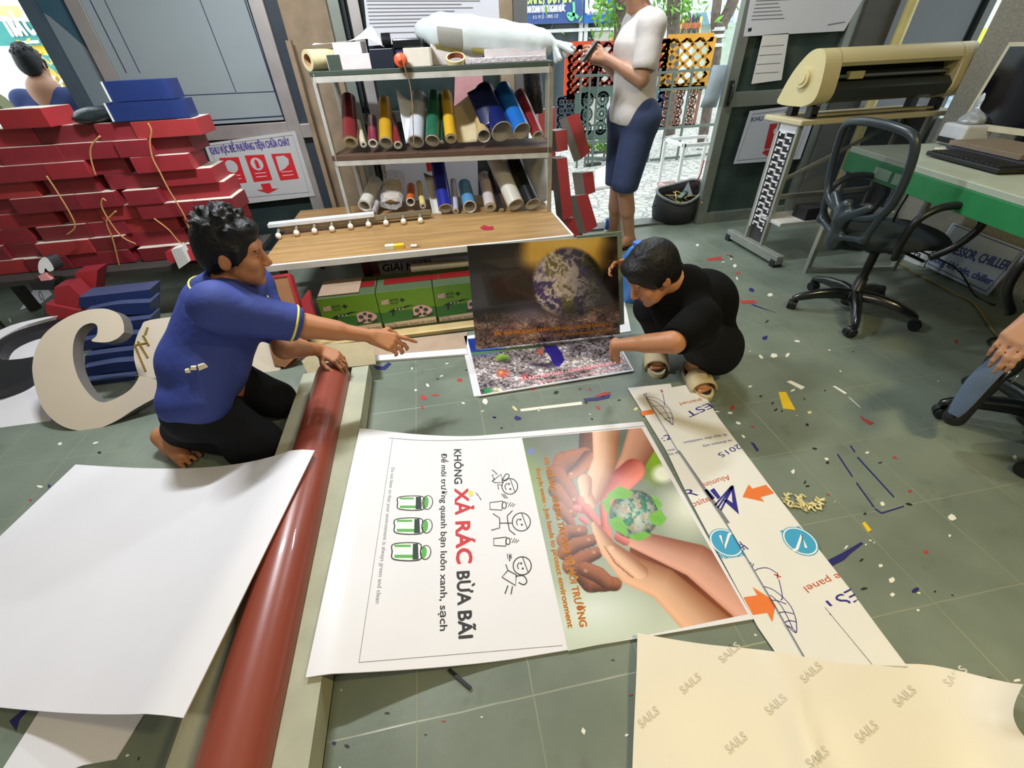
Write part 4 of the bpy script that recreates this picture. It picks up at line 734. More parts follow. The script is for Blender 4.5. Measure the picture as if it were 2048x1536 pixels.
mb.lathe(c, [(.002, 0), (.03, 0), (.034, .006), (.034, .014), (.02, .02), (.02, .04), (.034, .046), (.03, .054), (.002, .054)], ORG, ax=-SY); mb.lathe(c+SX*0-SY*.054, [(.012, 0), (.012, .012), (.002, .014)], ORG, 14, ax=-SY); mb.obj('reel_body', t)
pts = [shp(*q, b) for q, b in [((806, 124), -.07), ((811, 140), -.065), ((819, 165), -.05), ((824, 200), -.045), ((826, 240), -.04), ((828, 294), -.035)]]; mb = MB(); mb.tube(smoothpts(pts, 5), .0032, M('brown_cord', (146, 116, 88), .8), 6); mb.obj('hanging_cord', t)
c = shp(912, 124, .06)*A3(1, 1, 0)+A3(0, 0, ZT+.001); t = thing('masking_tape', c, 'roll of masking tape lying on the shelf top', 'tape'); mb = MB(); c = c+A3(0, 0, .012); mb.pipe(c, c+nrm(A3(-.05, -.42, .9))*.026, .056, .047, M('masking_tape_cream', (214, 196, 146), .6), M('brown_tape_core', (158, 84, 62), .6), n=30, mend=M('masking_tape_cream')); mb.obj('tape_body', t)
sbox('flat_carton', 863, 966, 86, 112, .14, .2, M('pinkish_white_carton', (212, 202, 200), .5), 'pinkish white carton under the left part of the long plastic bag')
sbox('flat_carton', 969, 1092, 96, 117, .08, .22, LIL, 'pale carton under the right part of the long plastic bag')
sbox('film_bundle', 930, 1093, 113, 121, .03, .05, M('shiny_clear_plastic', (206, 198, 204), .15, var=.2, scale=60, bump=.8), 'strip of shiny clear film along the front of the shelf top', 'film', .004)
# long translucent bag
t = thing('plastic_bag', shp(965, 95, .16), 'long white plastic bag of rolls with a knotted end on top of the shelf', 'bag'); BAG = M('milky_plastic', (214, 222, 222), .3, var=.03, scale=6, bump=.25, bscale=18, trans=.15)
zb = shp(965, 86, .14)[2]; A_ = shp(836, 68, .2); B_ = shp(1094, 92, .14); ax_ = (B_-A_); L = np.linalg.norm(ax_); pr = []
prof = [(0, .012), (.05, .05), (.18, .088), (.4, .092), (.65, .086), (.85, .078), (.96, .066), (1., .045)]
cc = lambda s: A_+ax_*s+A3(0, 0, .02-.012*s)
for (s0, r0), (s1, r1) in zip(prof, prof[1:]): pr.append(cone(cc(s0), cc(s1), r0, r1))
pr += [cone(cc(1), shp(1106, 82, .12), .02, .011)]+[cone(shp(1106, 82, .12), shp(x_, y_, b_), .010, .015, .006) for x_, y_, b_ in ((1142, 92, .1), (1144, 104, .07), (1132, 112, .12), (1120, 118, .08), (1112, 122, .1), (1148, 98, .14))]+[cone(A_, shp(838, 56, .2), .012, .016)]
o = soft('bag_film', pr, BAG, t, .008, .02)
mb = MB(); q = [shp(878, 62, .09), shp(925, 66, .09), shp(925, 88, .09), shp(880, 84, .09)]
f0 = cc(.28); P = [[cc(s)+(.0965)*(math.cos(a)*-SY+math.sin(a)*A3(0, 0, 1)) for s in np.linspace(.17, .36, 6)] for a in np.linspace(-.75, .25, 8)]; mb.grid(P, M('grey_brown_label', (150, 148, 140), .5)); mb.obj('label', t)
mb = MB(); P = [[cc(s)+(.0955)*(math.cos(a)*-SY+math.sin(a)*A3(0, 0, 1)) for s in np.linspace(.14, .55, 10)] for a in np.linspace(-1.0, -.62, 5)]; mb.grid(P, M('yellow_tape_band', (196, 184, 96), .4)); mb.obj('yellow_tape', t)
# plywood behind the shelf, notices on the glass
mb = MB(); xa, xb = vx(571, 60, 3.7), vx(664, 60, 3.7); mb.prism([(xa, 3.7, 0), (xb, 3.7, 0), (xb, 3.7, 2.3), (xa, 3.7, 2.3)], (0, .015, 0), ply); tag(mb.obj('plywood_sheet'), 'tall stained plywood sheet standing behind the left end of the shelf', 'board')
mb = MB(); mb.box((vx(640, 300, 3.66), 3.64, .7), (.03, .06, 1.4), ply); tag(mb.obj('timber_batten'), 'timber batten standing beside the left shelf post', 'batten')
def notice(name, px, Yv, label, lines=(), cat='notice', m=None, border=None, off=.004):
    f = Fr((0, Yv, 0), (1, 0, 0), (0, 0, 1)); mb = MB(); mb.prism([f.P(*p) for p in px], (0, .003, 0), m or M('notice_white', (214, 214, 222), .5, var=.01)); o = tag(mb.obj(name), label, cat); mb = MB()
    if border: strokepx(mb, f, border, .008, KGY, .001, True)
    for a, b, c in lines: strokepx(mb, f, [a, b], c, KGY, .001)
    return o, f, mb
ln = [((733+i*1.0, 2+i*7.5), (960-((i*37) % 60), 2-i*.4+i*7.2), .006) for i in range(0, 8)]+[((770, 66), (850, 64), .006)]
o, f, mb = notice('wall_notice', [(722, -60), (996, -66), (1000, 72), (737, 92)], 3.70, 'large typed notice on the glass behind the shelf top', ln); mb.obj('notice_text', o)
o, f, mb = notice('fire_notice', [(770, 330), (955, 318), (958, 420), (786, 432)], 3.72, 'fire equipment notice on the glass behind the bottom shelf', []); polypx(mb, f, [(850, 316), (884, 313), (888, 340), (855, 343)], KR, .001); mb.obj('notice_print', o)
mb = MB(); f = Fr((0, 3.70, 0), (1, 0, 0), (0, 0, 1)); mb.prism([f.P(*p) for p in [(910, 148), (965, 146), (968, 215), (908, 212)]], (0, .004, 0), M('faded_pink_card', (206, 150, 150), .6)); tag(mb.obj('pink_card'), 'faded pink card on the glass behind the middle shelf', 'card')
mb = MB(); P = [shp(x, 0, .47) for x in (1062, 1092)]; a = shp(1064, 150, .47); b = shp(1090, 150, .47); a0 = shp(1058, 232, .45)
mb.tube([a+A3(0, 0, .1), a, shp(1068, 190, .46), shp(1070, 228, .45)], [.055, .06, .065, .06], M('black_film_bundle', (40, 40, 42), .2, var=.3, scale=30, bump=.8, bscale=25), 14); tag(mb.obj('film_roll'), 'tall black film bundle standing behind the right shelf post', 'bundle')
# ---- red letter pieces right of the shelf
RED = M('red_painted_sheet', (160, 42, 48), .5, var=.08, scale=9); RGR = M('grey_inner_sheet', (132, 128, 124), .55)
for px, Yv, off, l in [([(1133, 233), (1158, 226), (1180, 303), (1163, 318)], 3.26, (-.05, .02, -.02), 'tall leaning red letter piece nearest the standing person'), ([(1110, 262), (1134, 259), (1136, 300), (1115, 304)], 3.22, (-.03, .08, 0), 'short upright red letter piece beside the right shelf post'),
                    ([(1113, 318), (1134, 315), (1146, 432), (1126, 441)], 3.2, (-.03, .08, 0), 'long red letter piece standing at the table corner'), ([(1165, 346), (1186, 343), (1191, 384), (1171, 391)], 3.24, (-.07, .04, 0), 'small red letter piece with a grey side, right of the long one'),
                    ([(1152, 392), (1176, 388), (1195, 452), (1172, 467)], 3.18, (-.06, .05, -.01), 'lowest leaning red letter piece beside the stretch film roll'), ([(1076, 222), (1110, 214), (1112, 380), (1084, 384)], 3.55, (0, .08, 0), 'red letter piece showing behind the right end of the middle shelf'),
                    ([(1128, 440), (1150, 434), (1166, 470), (1146, 476)], 3.22, (-.05, .06, 0), 'dark red letter piece low beside the table corner')]:
    f = Fr((0, Yv, 0), (1, 0, 0), (0, .25, 1)); t = thing('letter_piece', f.P(*px[2]), l, 'letter piece', 'red letter pieces right of the shelf'); F3 = [f.P(*p) for p in px]; mb = MB(); mb.prism(F3, off, RED, RGR); mb.obj('painted_face', t)
# ---- green glue cartons under the table
GRN = M('lime_green_print', (112, 160, 40), .45, var=.05); GRD = M('green_print_shade', (52, 120, 52), .45); GTOP = M('dark_green_carton', (58, 74, 44), .6); PINKW = M('pale_pink_band', (222, 204, 192), .5)
mb = MB(); mb.box((-.2, 2.37, .016), (1.25, .34, .02), M('pale_pine_plank', (196, 172, 120), .7, var=.12, scale=6)); tag(mb.obj('pine_plank'), 'pale pine plank on the floor carrying the green cartons', 'plank')
BXS = [(-.716, -.404), (-.400, -.087), (-.083, .23)]; y0, y1, z0, z1 = 2.28, 2.52, .027, .268
for i, (a, b) in enumerate(BXS):
    lab = ['green glue carton at the left end of the row under the table', 'green glue carton in the middle of the row under the table', 'green glue carton partly hidden by the earth poster'][i]
    t = thing('glue_carton', ((a+b)/2, 2.4, z0), lab, 'carton', 'green glue cartons under the table'); mb = MB(); mb.box(((a+b)/2, (y0+y1)/2, (z0+z1)/2), (b-a, y1-y0, z1-z0), GTOP); mb.obj('carton_body', t, bevel=.003)
    f = Fr(((a+b)/2, y0-.001, (z0+z1)/2), (1, 0, 0), (0, 0, 1)); w, h = (b-a)/2, (z1-z0)/2; mb = MB()
    poly(mb, f, [(-w, -h*.62), (w, -h*.62), (w, h), (-w, h)], GRN, .0004); poly(mb, f, [(-w, -h*.62), (w, -h*.62), (w, 0), (-w, -.05*h)], GRD, .0007); poly(mb, f, [(-w+.008, -h+.016), (w-.006, -h+.016), (w-.006, -h*.55), (-w+.008, -h*.62)], PINKW, .0009)
    text(mb, f, 'KEO DÁN', (-w+.016, -h*.70), (-w+.07, -h*.70), .009, K_, h=.0012); text(mb, f, 'CHUYÊN DÙNG TRONG XÂY DỰNG', (-w+.018, -h*.86), (w-.012, -h*.84), .014, K_, h=.0012, bold=.02)
    text(mb, f, 'AXIT', (-w+.02, h*.38), (-w+.062, h*.40), .026, KPK, h=.0012, bold=.05); text(mb, f, 'BOND', (-w+.07, h*.50), (-w+.115, h*.52), .013, K_, h=.0012, bold=.02); text(mb, f, 'PLUS', (-w+.072, h*.34), (-w+.11, h*.36), .013, K_, h=.0012, bold=.02); text(mb, f, '+', (-w+.125, h*.36), (-w+.15, h*.38), .034, K_, h=.0012, bold=.05)
    gk = [(-w+.04, -.005), (-w+.075, .012), (-w+.13, .016), (-w+.15, .024), (-w+.2, .022), (-w+.15, .012), (-w+.13, .004), (-w+.08, -.004), (-w+.07, -.035), (-w+.062, -.032), (-w+.066, -.006)]; poly(mb, f, gk, M('ink_bottle_green', (20, 52, 32), .5, var=0), .0013)
    for q in (0, .02, .04): poly(mb, f, [(-w+.085+q, .004), (-w+.095+q, .005), (-w+.094+q, .011), (-w+.084+q, .010)], KW, .0016)
    E2 = [(.075+.055*math.cos(t_)*(1+.15*math.cos(3*t_)), -.02+.038*math.sin(t_)) for t_ in np.linspace(0, 2*math.pi, 26, endpoint=False)]; poly(mb, f, E2, KPK, .0013)
    for cx, cy, r in [(.05, -.015, .013), (.075, .002, .010), (.1, -.015, .013), (.062, -.04, .01), (.09, -.042, .011)]: poly(mb, f, [(cx+r*math.cos(t_)*1.1, cy+r*math.sin(t_)) for t_ in np.linspace(0, 2*math.pi, 12, endpoint=False)], M('ink_grey_green', (60, 84, 62), .5, var=0), .0016)
    for cx in (.035, .118): poly(mb, f, [(cx-.018, -.062), (cx+.02, -.056), (cx+.02, -.042), (cx-.018, -.048)], M('ink_slate', (56, 60, 56), .5, var=0), .0017)
    mb.obj('carton_print', t)
    mb = MB(); mb.box(((a+b)/2+.04, 2.41, z1+.0012), (b-a-(.1 if i == 0 else 0), .075, .0015), M('dark_red_tape', (112, 22, 24), .3)); mb.obj('sealing_tape', t)
mb = MB(); mb.box((-.60, 2.40, z1+.005), (.22, .20, .006), M('grey_brown_card', (140, 118, 98), .8)); tag(mb.obj('card_flap'), 'brown cardboard piece lying on the left green carton', 'cardboard')
# papers and rolls stored further back under the table
f = Fr((0, 2.66, .17), (1, 0, 0), (0, .5, .45)); mb = MB(); mb.prism([f.P(*p) for p in [(752, 528), (925, 512), (930, 552), (742, 556)]], -f.n*.006, PAP); o = tag(mb.obj('award_board'), 'white board with large black lettering lying under the table', 'board'); mb = MB(); textpx(mb, f, 'GIẢI NHẤT', (766, 543), (872, 535), .05, K_, h=.001, bold=.02); mb.obj('board_lettering', o)
for i, (x0, y_, x1, y2, r, c, Yv) in enumerate([(822, 537, 938, 528, .030, (206, 200, 184), 2.58), (770, 519, 880, 512, .024, (176, 180, 196), 2.72), (862, 522, 938, 515, .022, (200, 204, 214), 2.66)]):
    p0, p1 = YP(x0, y_, Yv), YP(x1, y2, Yv); mb = MB(); mb.pipe(p0, p1, r, r*.7, M('stored_roll_%d' % i, c, .4), COREW); tag(mb.obj('paper_roll'), ['cream paper roll lying on the award board under the table', 'grey-blue roll at the back under the table', 'pale roll with a blue end at the back under the table'][i], 'roll')
mb = MB(); f = Fr((0, 2.75, 0), (1, 0, 0), (0, 0, 1)); mb.box((-.48, 2.8, .17), (.05, .3, .3), M('maroon_board', (86, 34, 38), .5)); tag(mb.obj('maroon_panel'), 'dark maroon panel standing under the table', 'panel')
# board and cardboard in front of the cartons
f = Fr((0, 0, .012), (1, 0, 0), (0, 1, 0)); t = thing('cardboard_sheet', G(760, 692), 'brown cardboard sheet with a white front edge, in front of the green cartons', 'cardboard'); mb = MB(); mb.prism([f.P(*p) for p in [(700, 690), (935, 664), (933, 697), (742, 712)]], (0, 0, -.01), M('tan_cardboard', (168, 144, 122), .75)); mb.obj('card_face', t); mb = MB(); mb.prism([f.P(*p)+A3(0, 0, .001) for p in [(742, 712), (933, 697), (935, 708), (746, 722)]], (0, 0, -.011), PVC); mb.obj('white_edge', t)
# ---- red letter stack on a low stand, left
t = thing('low_stand', (-1.75, 3.05, 0), 'dark low stand carrying the tall stack of red boxes', 'stand'); mb = MB(); mb.box((-2.05, 3.06, .325), (1.75, .46, .03), M('dark_stand_board', (60, 58, 54), .6)); mb.obj('stand_top', t)
for x in (-2.85, -1.3):
    for y in (2.9, 3.22): mb = MB(); mb.box((x, y, .155), (.05, .05, .31), M('dark_stand_board')); mb.obj('leg', t)
def brick(c, d, yaw, label, m=RED):
    ca, sa = math.cos(yaw), math.sin(yaw); ex, ey = A3(ca, sa, 0), A3(-sa, ca, 0); c = A3(*c); t = thing('red_box', (c[0], c[1], c[2]-d[2]/2), label, 'box', 'red painted boxes in the tall stack')
    mb = MB(); mb.box(c, d, m, ex, ey); mb.obj('painted_shell', t, bevel=.002); mb = MB(); mb.box(c+A3(0, 0, d[2]/2-.001), (d[0]-.006, d[1]-.006, .004), M('pale_lid_board', (216, 212, 196), .6), ex, ey); mb.obj('pale_lid', t); return t
REND = [-1.22, -1.30, -1.33, -1.25, -1.22, -1.19, -1.21, -1.22, -1.24, -1.3]; ordn = ['top', 'second', 'third', 'fourth', 'fifth', 'sixth', 'seventh', 'eighth', 'ninth', 'bottom']
RED2 = [M('red_paint_%d' % i, c, .5, var=.07, scale=8) for i, c in enumerate([(152, 42, 50), (136, 38, 48), (164, 52, 54), (120, 36, 44)])]
NR = 9; hz = (1.075-.342)/NR
for r in range(NR):
    z = 1.075-(r+.5)*hz; x = REND[r]; k = 0
    while x > -2.75:
        L = RNG.uniform(.17, .36); gap = RNG.choice([0, 0, .002, .05]); k += 1; dy = RNG.uniform(0, .055)
        brick((x-L/2, 2.93+.12+dy, z), (L, .22, hz-.002), RNG.uniform(-.02, .02), 'red box in the %s layer of the tall stack, %s from its right end' % (ordn[r], ['first', 'second', 'third', 'fourth', 'fifth', 'sixth', 'seventh', 'eighth', 'ninth', 'tenth', 'eleventh'][k-1]), RED2[int(RNG.integers(0, 4))]); x -= L+gap
brick(YP(58, 234, 2.98)*A3(1, 1, 0)+A3(0, .06, 1.075+.042), (.24, .2, .083), -.12, 'single red box with a pale lid lying on top of the stack, at its left')
# blue letter boxes, dark bag and cords on the stack
BLU = M('blue_painted_sheet', (34, 52, 108), .4, var=.1, scale=6)
for (x0, yb, x1, yb1, h, z, l) in [(226, 236, 374, 224, .085, 1.077, 'lower blue letter box on top of the red stack'), (218, 190, 342, 180, .088, 1.163, 'upper blue letter box on top of the red stack')]:
    a, b = YP(x0, yb, 2.96), YP(x1, yb1, 2.96); t = thing('letter_box', (a+b)/2*A3(1, 1, 0)+A3(0, 0, z), l, 'letter box', 'blue letter boxes on the red stack'); n = 12; fr_ = []; bk = []
    for u in np.linspace(0, 1, n): fr_.append(a*(1-u)+b*u+A3(0, .05*(u-.75)**2*(3 if u > .75 else 0), 0))
    pl = [A3(p[0], p[1], z) for p in fr_]+[A3(b[0], b[1]+.13, z), A3(a[0], a[1]+.13, z)]; mb = MB(); mb.prism([p+A3(0, 0, h) for p in pl], (0, 0, -h+.002), BLU); mb.obj('painted_shell', t); mb = MB(); mb.bar(A3(a[0]-.004, a[1], z+.004), A3(a[0]-.004, a[1], z+h), .006, .012, white); mb.obj('white_edge', t)
soft_bag = [ell(YP(188, 218, 3.0)*A3(1, 1, 0)+A3(0, .05, 1.078+.035), (.13, .08, .036)), ell(YP(160, 222, 2.98)*A3(1, 1, 0)+A3(0, .03, 1.078+.022), (.07, .06, .024))]
tag(soft('black_bag', soft_bag, M('black_bag_cloth', (30, 38, 40), .35, bump=.4, bscale=20), None, .008, .03), 'crumpled black bag on the red stack beside the blue letter boxes', 'bag')
CORD = M('tan_cord', (196, 146, 92), .7)
for pts, l in [([(296, 246), (303, 262), (300, 285), (305, 315), (320, 345), (338, 380), (368, 430), (382, 470)], 'long tan cord hanging down the right side of the red stack'), ([(200, 272), (183, 292), (182, 318), (192, 352)], 'short tan cord near the top of the red stack'), ([(93, 352), (112, 380), (142, 430), (150, 455), (133, 470)], 'thin tan cord hanging on the left of the red stack'), ([(232, 422), (216, 438), (214, 450), (226, 480), (240, 536)], 'tan cord with a loop hanging low on the red stack'), ([(308, 437), (338, 460), (360, 485), (395, 502)], 'tan cord running from the red stack towards the kneeling person'), ([(212, 402), (205, 398), (206, 420), (240, 470), (272, 488)], 'looped tan cord in the middle of the red stack')]:
    mb = MB(); mb.tube(smoothpts([YP(x, y, 2.90) for x, y in pts], 5), .004, CORD, 6); tag(mb.obj('cord'), l, 'cord')
# ---- loose red and blue letter parts on the floor below the stack
for px, Yv, off, l in [([(108, 575), (138, 570), (168, 600), (150, 660), (112, 640)], 2.5, (0, .1, 0), 'red letter part on the floor at the left of the pile'), ([(150, 545), (195, 540), (185, 640), (160, 660)], 2.62, (0, .1, 0), 'tall red letter part in the middle of the pile'), ([(182, 604), (200, 588), (270, 572), (296, 590), (290, 600), (230, 606), (200, 622)], 2.5, (0, .1, -.02), 'curved red letter part over the blue pieces'), ([(90, 608), (160, 622), (150, 665), (92, 625)], 2.48, (0, .06, 0), 'low red letter part beside the wire loop'), ([(395, 500), (330, 505), (336, 525), (400, 520)], 2.7, (0, .1, 0), 'flat red letter part behind the kneeling person')]:
    f = Fr((0, Yv, 0), (1, 0, 0), (0, .2, 1)); mb = MB(); mb.prism([f.P(*p) for p in px], off, RED, RED2[1]); tag(mb.obj('letter_piece'), l, 'letter piece', 'loose red letter parts on the floor')
for i, (y, h) in enumerate([(778, 20), (752, 22), (727, 22), (700, 24), (672, 26), (640, 26), (612, 24)]):
    Yv = 2.12+.05*i; f = Fr((0, Yv, 0), (1, 0, 0), (0, .1, 1)); x0 = 158+(i % 3)*6; P = smoothpts([(x0, y+4), (230, y-4-(i % 2)*4), (300, y-12)], 4); Q = smoothpts([(300, y-12-h+3), (230, y-4-h-(i % 2)*4+3), (x0, y+4-h+3)], 4); mb = MB(); mb.prism([f.P(*p) for p in P+Q], (0, .12, 0), BLU, M('blue_grey_edge', (62, 72, 104), .5)); tag(mb.obj('letter_piece'), 'blue letter part, %s from the bottom of the blue pile' % ['first', 'second', 'third', 'fourth', 'fifth', 'sixth', 'seventh'][i], 'letter piece', 'blue letter parts in a pile')
mb = MB(); mb.tube(smoothpts([G(x, y, .30) for x, y in [(128, 548), (150, 540), (180, 552), (190, 565), (172, 578), (150, 575), (136, 560), (132, 546)]], 5), .005, CORD, 6); tag(mb.obj('cord_loop'), 'loop of tan cord on the red letter parts', 'cord')
mb = MB(); mb.tube(smoothpts([G(x, y, .06) for x, y in [(84, 600), (78, 590), (80, 582), (88, 600), (90, 622), (92, 640)]], 5), .003, KGY, 6); tag(mb.obj('wire_loop'), 'loop of grey wire on the floor beside the red letter parts', 'wire')
f = Fr((0, 2.62, 0), (1, 0, 0), (0, .3, 1)); t = thing('letter_fragment', f.P(92, 560), 'small white and black letter fragment leaning on the red pile', 'letter piece'); mb = MB(); mb.prism([f.P(*p) for p in smoothpts([(78, 545), (77, 525), (88, 514), (98, 520), (108, 538), (98, 543), (90, 536), (88, 546)], 3, True)], (.02, .05, 0), white, K_); mb.obj('white_face', t); mb = MB(); mb.prism([f.P(*p) for p in [(58, 565), (110, 560), (106, 580), (66, 580)]], (0, .06, 0), K_); mb.obj('black_side', t); mb = MB(); mb.prism([f.P(*p) for p in [(76, 552), (90, 546), (102, 560), (82, 562)]], (0, .03, 0), M('pink_panel', (226, 150, 150), .5)); mb.obj('pink_panel', t)
f = Fr((0, 0, .004), (1, 0, 0), (0, 1, 0)); mb = MB(); mb.prism([f.P(*p) for p in [(66, 580), (92, 572), (104, 588), (84, 606), (40, 620)]], (0, 0, -.003), PVC); tag(mb.obj('offcut_sheet'), 'white offcut on the floor below the red stack', 'sheet')
# ---- large channel letters
LW = M('letter_front_beige_white', (206, 192, 172), .45, var=.03, scale=4); LS = M('letter_return_grey', (104, 100, 100), .5)
def letter(name, outline, inner, p0, tilt, depth, m, ms, label, yaw=0.):
    ex = A3(math.cos(yaw), math.sin(yaw), 0); ey = A3(-math.sin(yaw)*math.cos(tilt), math.cos(yaw)*math.cos(tilt), math.sin(tilt)); f = Fr(p0, ex, ey); t = thing(name, (p0[0], p0[1], 0), label, 'letter')
    P = [f.P(*q) for q in outline]; mb = MB(); mb.prism(P, -f.n*depth, m, ms); mb.obj('front_face', t); return t, f
C1 = lambda L: [(x/5.12, 600+y/5.12) for x, y in L]
Cout = C1([(1270, 330), (1265, 240), (1220, 150), (1120, 98), (1010, 88), (860, 110), (700, 170), (540, 270), (430, 380), (360, 520), (330, 680), (345, 830), (385, 980), (440, 1110), (540, 1225), (660, 1300), (790, 1335), (930, 1335), (1080, 1290), (1230, 1215), (1360, 1130), (1480, 1060), (1600, 980), (1600, 820), (1440, 780)])
Cin = C1([(1425, 780), (1395, 840), (1330, 920), (1230, 985), (1120, 1035), (1030, 1045), (950, 1000), (870, 910), (800, 790), (757, 650), (745, 530), (755, 420), (790, 330), (850, 265), (930, 236), (985, 252), (1000, 300), (985, 370), (935, 415), (1000, 432), (1110, 430), (1200, 395), (1250, 350)])
t, f = letter('channel_letter', smoothpts(Cout, 3)+smoothpts(Cin, 3), None, G(160, 861)*A3(1, 1, 0), math.radians(48), .055, LW, LS, 'large beige letter C leaning against the blue letter pile')
Lo = smoothpts([(300, 640), (282, 655), (270, 685), (268, 715), (277, 750), (290, 775), (330, 800), (400, 790), (480, 770), (556, 742), (556, 725), (545, 674), (480, 640), (400, 630)], 4, True)
t, f = letter('channel_letter', Lo, None, G(300, 800)*A3(1, 1, 0)+A3(0, .12, 0), math.radians(40), .05, LW, LS, 'second beige letter with gold beads, mostly hidden behind the kneeling person'); mb = MB(); gold2 = M('gold_beads', (236, 200, 90), .25, .7)
for (x0, y0, x1, y1, k) in [(272, 693, 292, 741, 12), (278, 684, 296, 714, 9), (288, 672, 298, 690, 6), (272, 690, 294, 686, 7), (296, 656, 292, 668, 4), (276, 752, 273, 820, 14), (283, 756, 280, 800, 10), (272, 786, 282, 782, 4), (274, 768, 284, 766, 4)]:
    for u in np.linspace(0, 1, k): p = f.P(x0+(x1-x0)*u, y0+(y1-y0)*u, .005); mb.box(p, (.012, .004, .004), gold2, f.ex, f.ey, f.n)
o = mb.obj('gold_beads', t); o['kind'] = 'stuff'
# black-sided letter at the far left
f0 = G(40, 850)*A3(1, 1, 0); ty_ = Fr(f0, (1, 0, 0), (0, math.cos(.25), math.sin(.25))); t = thing('channel_letter', f0, 'large white letter with black sides lying at the left edge', 'letter'); mb = MB()
base = smoothpts([(-60, 730), (0, 692), (40, 668), (100, 662), (118, 690), (108, 760), (100, 850), (60, 868), (0, 885), (-60, 900)], 3, True); mb.prism([ty_.P(*q) for q in base], -ty_.n*.04, PVC, M('letter_side_tan', (176, 150, 128), .5)); mb.obj('back_plate', t)
mb = MB(); BK = M('black_letter_side', (26, 26, 30), .35); band = smoothpts([(-40, 745), (0, 705), (30, 684), (70, 668), (140, 650), (142, 662), (100, 672), (60, 684), (30, 700), (18, 718), (22, 732), (60, 730), (92, 726), (90, 745), (70, 770), (30, 790), (-40, 802)], 3, True); mb.prism([ty_.P(*q, .05) for q in band], -ty_.n*.05, BK); mb.obj('black_return', t)
mb = MB(); mb.prism([ty_.P(*q, .055) for q in smoothpts([(-60, 715), (-10, 690), (40, 665), (100, 650), (132, 646), (70, 664), (20, 690), (-40, 735)], 3, True)], -ty_.n*.05, PVC); mb.obj('white_front', t)
# red-edged cardboard letter back in front of the table
f = Fr((-.86, 2.03, 0), (1, -.08, 0), (0, .5, .85)); t = thing('boxed_letter', (-.86, 2.05, 0), 'cardboard-backed red letter standing between the kneeling person and the green cartons', 'letter piece'); mb = MB(); mb.prism([f.P(*q) for q in [(520, 566), (536, 553), (578, 548), (602, 628), (606, 700), (570, 735), (548, 730), (530, 660)]], -f.n*.05, M('raw_brown_board', (150, 104, 66), .7, var=.1), RED); mb.obj('backing', t)
mb = MB(); E = [(534, 553), (579, 546), (604, 626), (610, 655), (604, 656), (598, 628), (575, 553), (536, 558)]; mb.prism([f.P(*q, .004) for q in E], -f.n*.02, RED); mb.prism([f.P(*q, .01) for q in [(604, 600), (618, 580), (624, 610), (632, 640), (612, 655)]], -f.n*.03, RED); mb.obj('red_return', t)
mb = MB(); p = YP(352, 510, 2.75); mb.prism([YP(x, y, 2.75) for x, y in [(342, 500), (362, 494), (378, 524), (358, 538)]], (.0, .06, 0), white); tag(mb.obj('white_block'), 'white block end standing beside the kneeling person on the left', 'block')
# ================================================================ right side: cutter, desk, chairs, notices
IVORY = M('ivory_plastic', (206, 192, 142), .45, var=.04, scale=5); DKP = M('dark_plastic', (28, 32, 34), .35, var=.1); BLK = M('black_plastic', (20, 23, 25), .38); GSTEEL = M('grey_painted_steel', (150, 154, 146), .45, .3, var=.1)
mb = MB(); mb.box((3.45, .72, 1.5), (.24, 3.98, 3.0), concrete); struct(mb.obj('wall_1'))
# notices on the door leaf
def notice2(px, Yv, label, m=None):
    f = Fr((0, Yv, 0), (1, 0, 0), (0, 0, 1)); mb = MB(); mb.prism([f.P(*p) for p in px], (0, .003, 0), m or M('notice_white')); return tag(mb.obj('wall_notice'), label, 'notice'), f
NY = DY-.034
o, f = notice2([(1508, -40), (1760, -60), (1688, 62), (1487, 73)], NY, 'large typed notice on the upper glass of the open door leaf'); mb = MB()
for i in range(6): strokepx(mb, f, [(1512-i*2, 2+i*7.5), (1580-((i*23) % 26), -1+i*7.5), ], .005, KGY, .001)
strokepx(mb, f, [(1496, 60), (1503, 59)], .02, K_, .001); strokepx(mb, f, [(1655, 50), (1690, 44)], .008, KGY, .001); mb.obj('notice_text', o)
o, f = notice2([(1526, 70), (1578, 66), (1563, 160), (1503, 168)], NY, 'small ruled paper taped below the large notice on the door leaf', PAP); mb = MB()
for y in (93, 111, 129, 147): strokepx(mb, f, [(1523-(y-93)*.25, y), (1568-(y-93)*.2, y-3)], .004, KGY, .001)
mb.obj('ruled_lines', o)
o, f = notice2([(1500, 222), (1640, 205), (1600, 318), (1467, 328)], NY, 'fire equipment notice on the lower glass of the open door leaf'); mb = MB(); strokepx(mb, f, [(1506, 228), (1630, 213), (1593, 310), (1474, 321)], .004, KGY, .001, True)
textpx(mb, f, 'KHU VỰC ĐỂ PHƯƠNG', (1502, 243), (1620, 231), .03, M('ink_dull_blue', (70, 84, 130), .5, var=0), h=.001, bold=.03); polypx(mb, f, [(1540, 248), (1566, 245), (1552, 296), (1528, 298)], KR, .001); a, b = f.px(1551, 262); poly(mb, f, [(a+.022*math.cos(t), b+.022*math.sin(t)) for t in np.linspace(0, 6.28, 20, endpoint=False)], KPK, .0014); polypx(mb, f, [(1530, 300), (1542, 299), (1541, 306), (1535, 313), (1524, 306)], KR, .001); mb.obj('notice_print', o)
f = Fr((0, FY-.09, 0), (1, 0, 0), (0, 0, 1)); mb = MB(); P = [[f.P(x+dx, y, .02*math.sin(i*1.3)) for i, dx in enumerate((-18, -6, 6, 16))] for x, y in ((1444, 130), (1434, 165), (1425, 195), (1418, 215))]; mb.grid(P, M('pale_blue_cloth', (176, 192, 206), .7)); tag(mb.obj('hanging_paper', solid=.002), 'pale blue paper hanging from the edge of the open door leaf', 'paper')
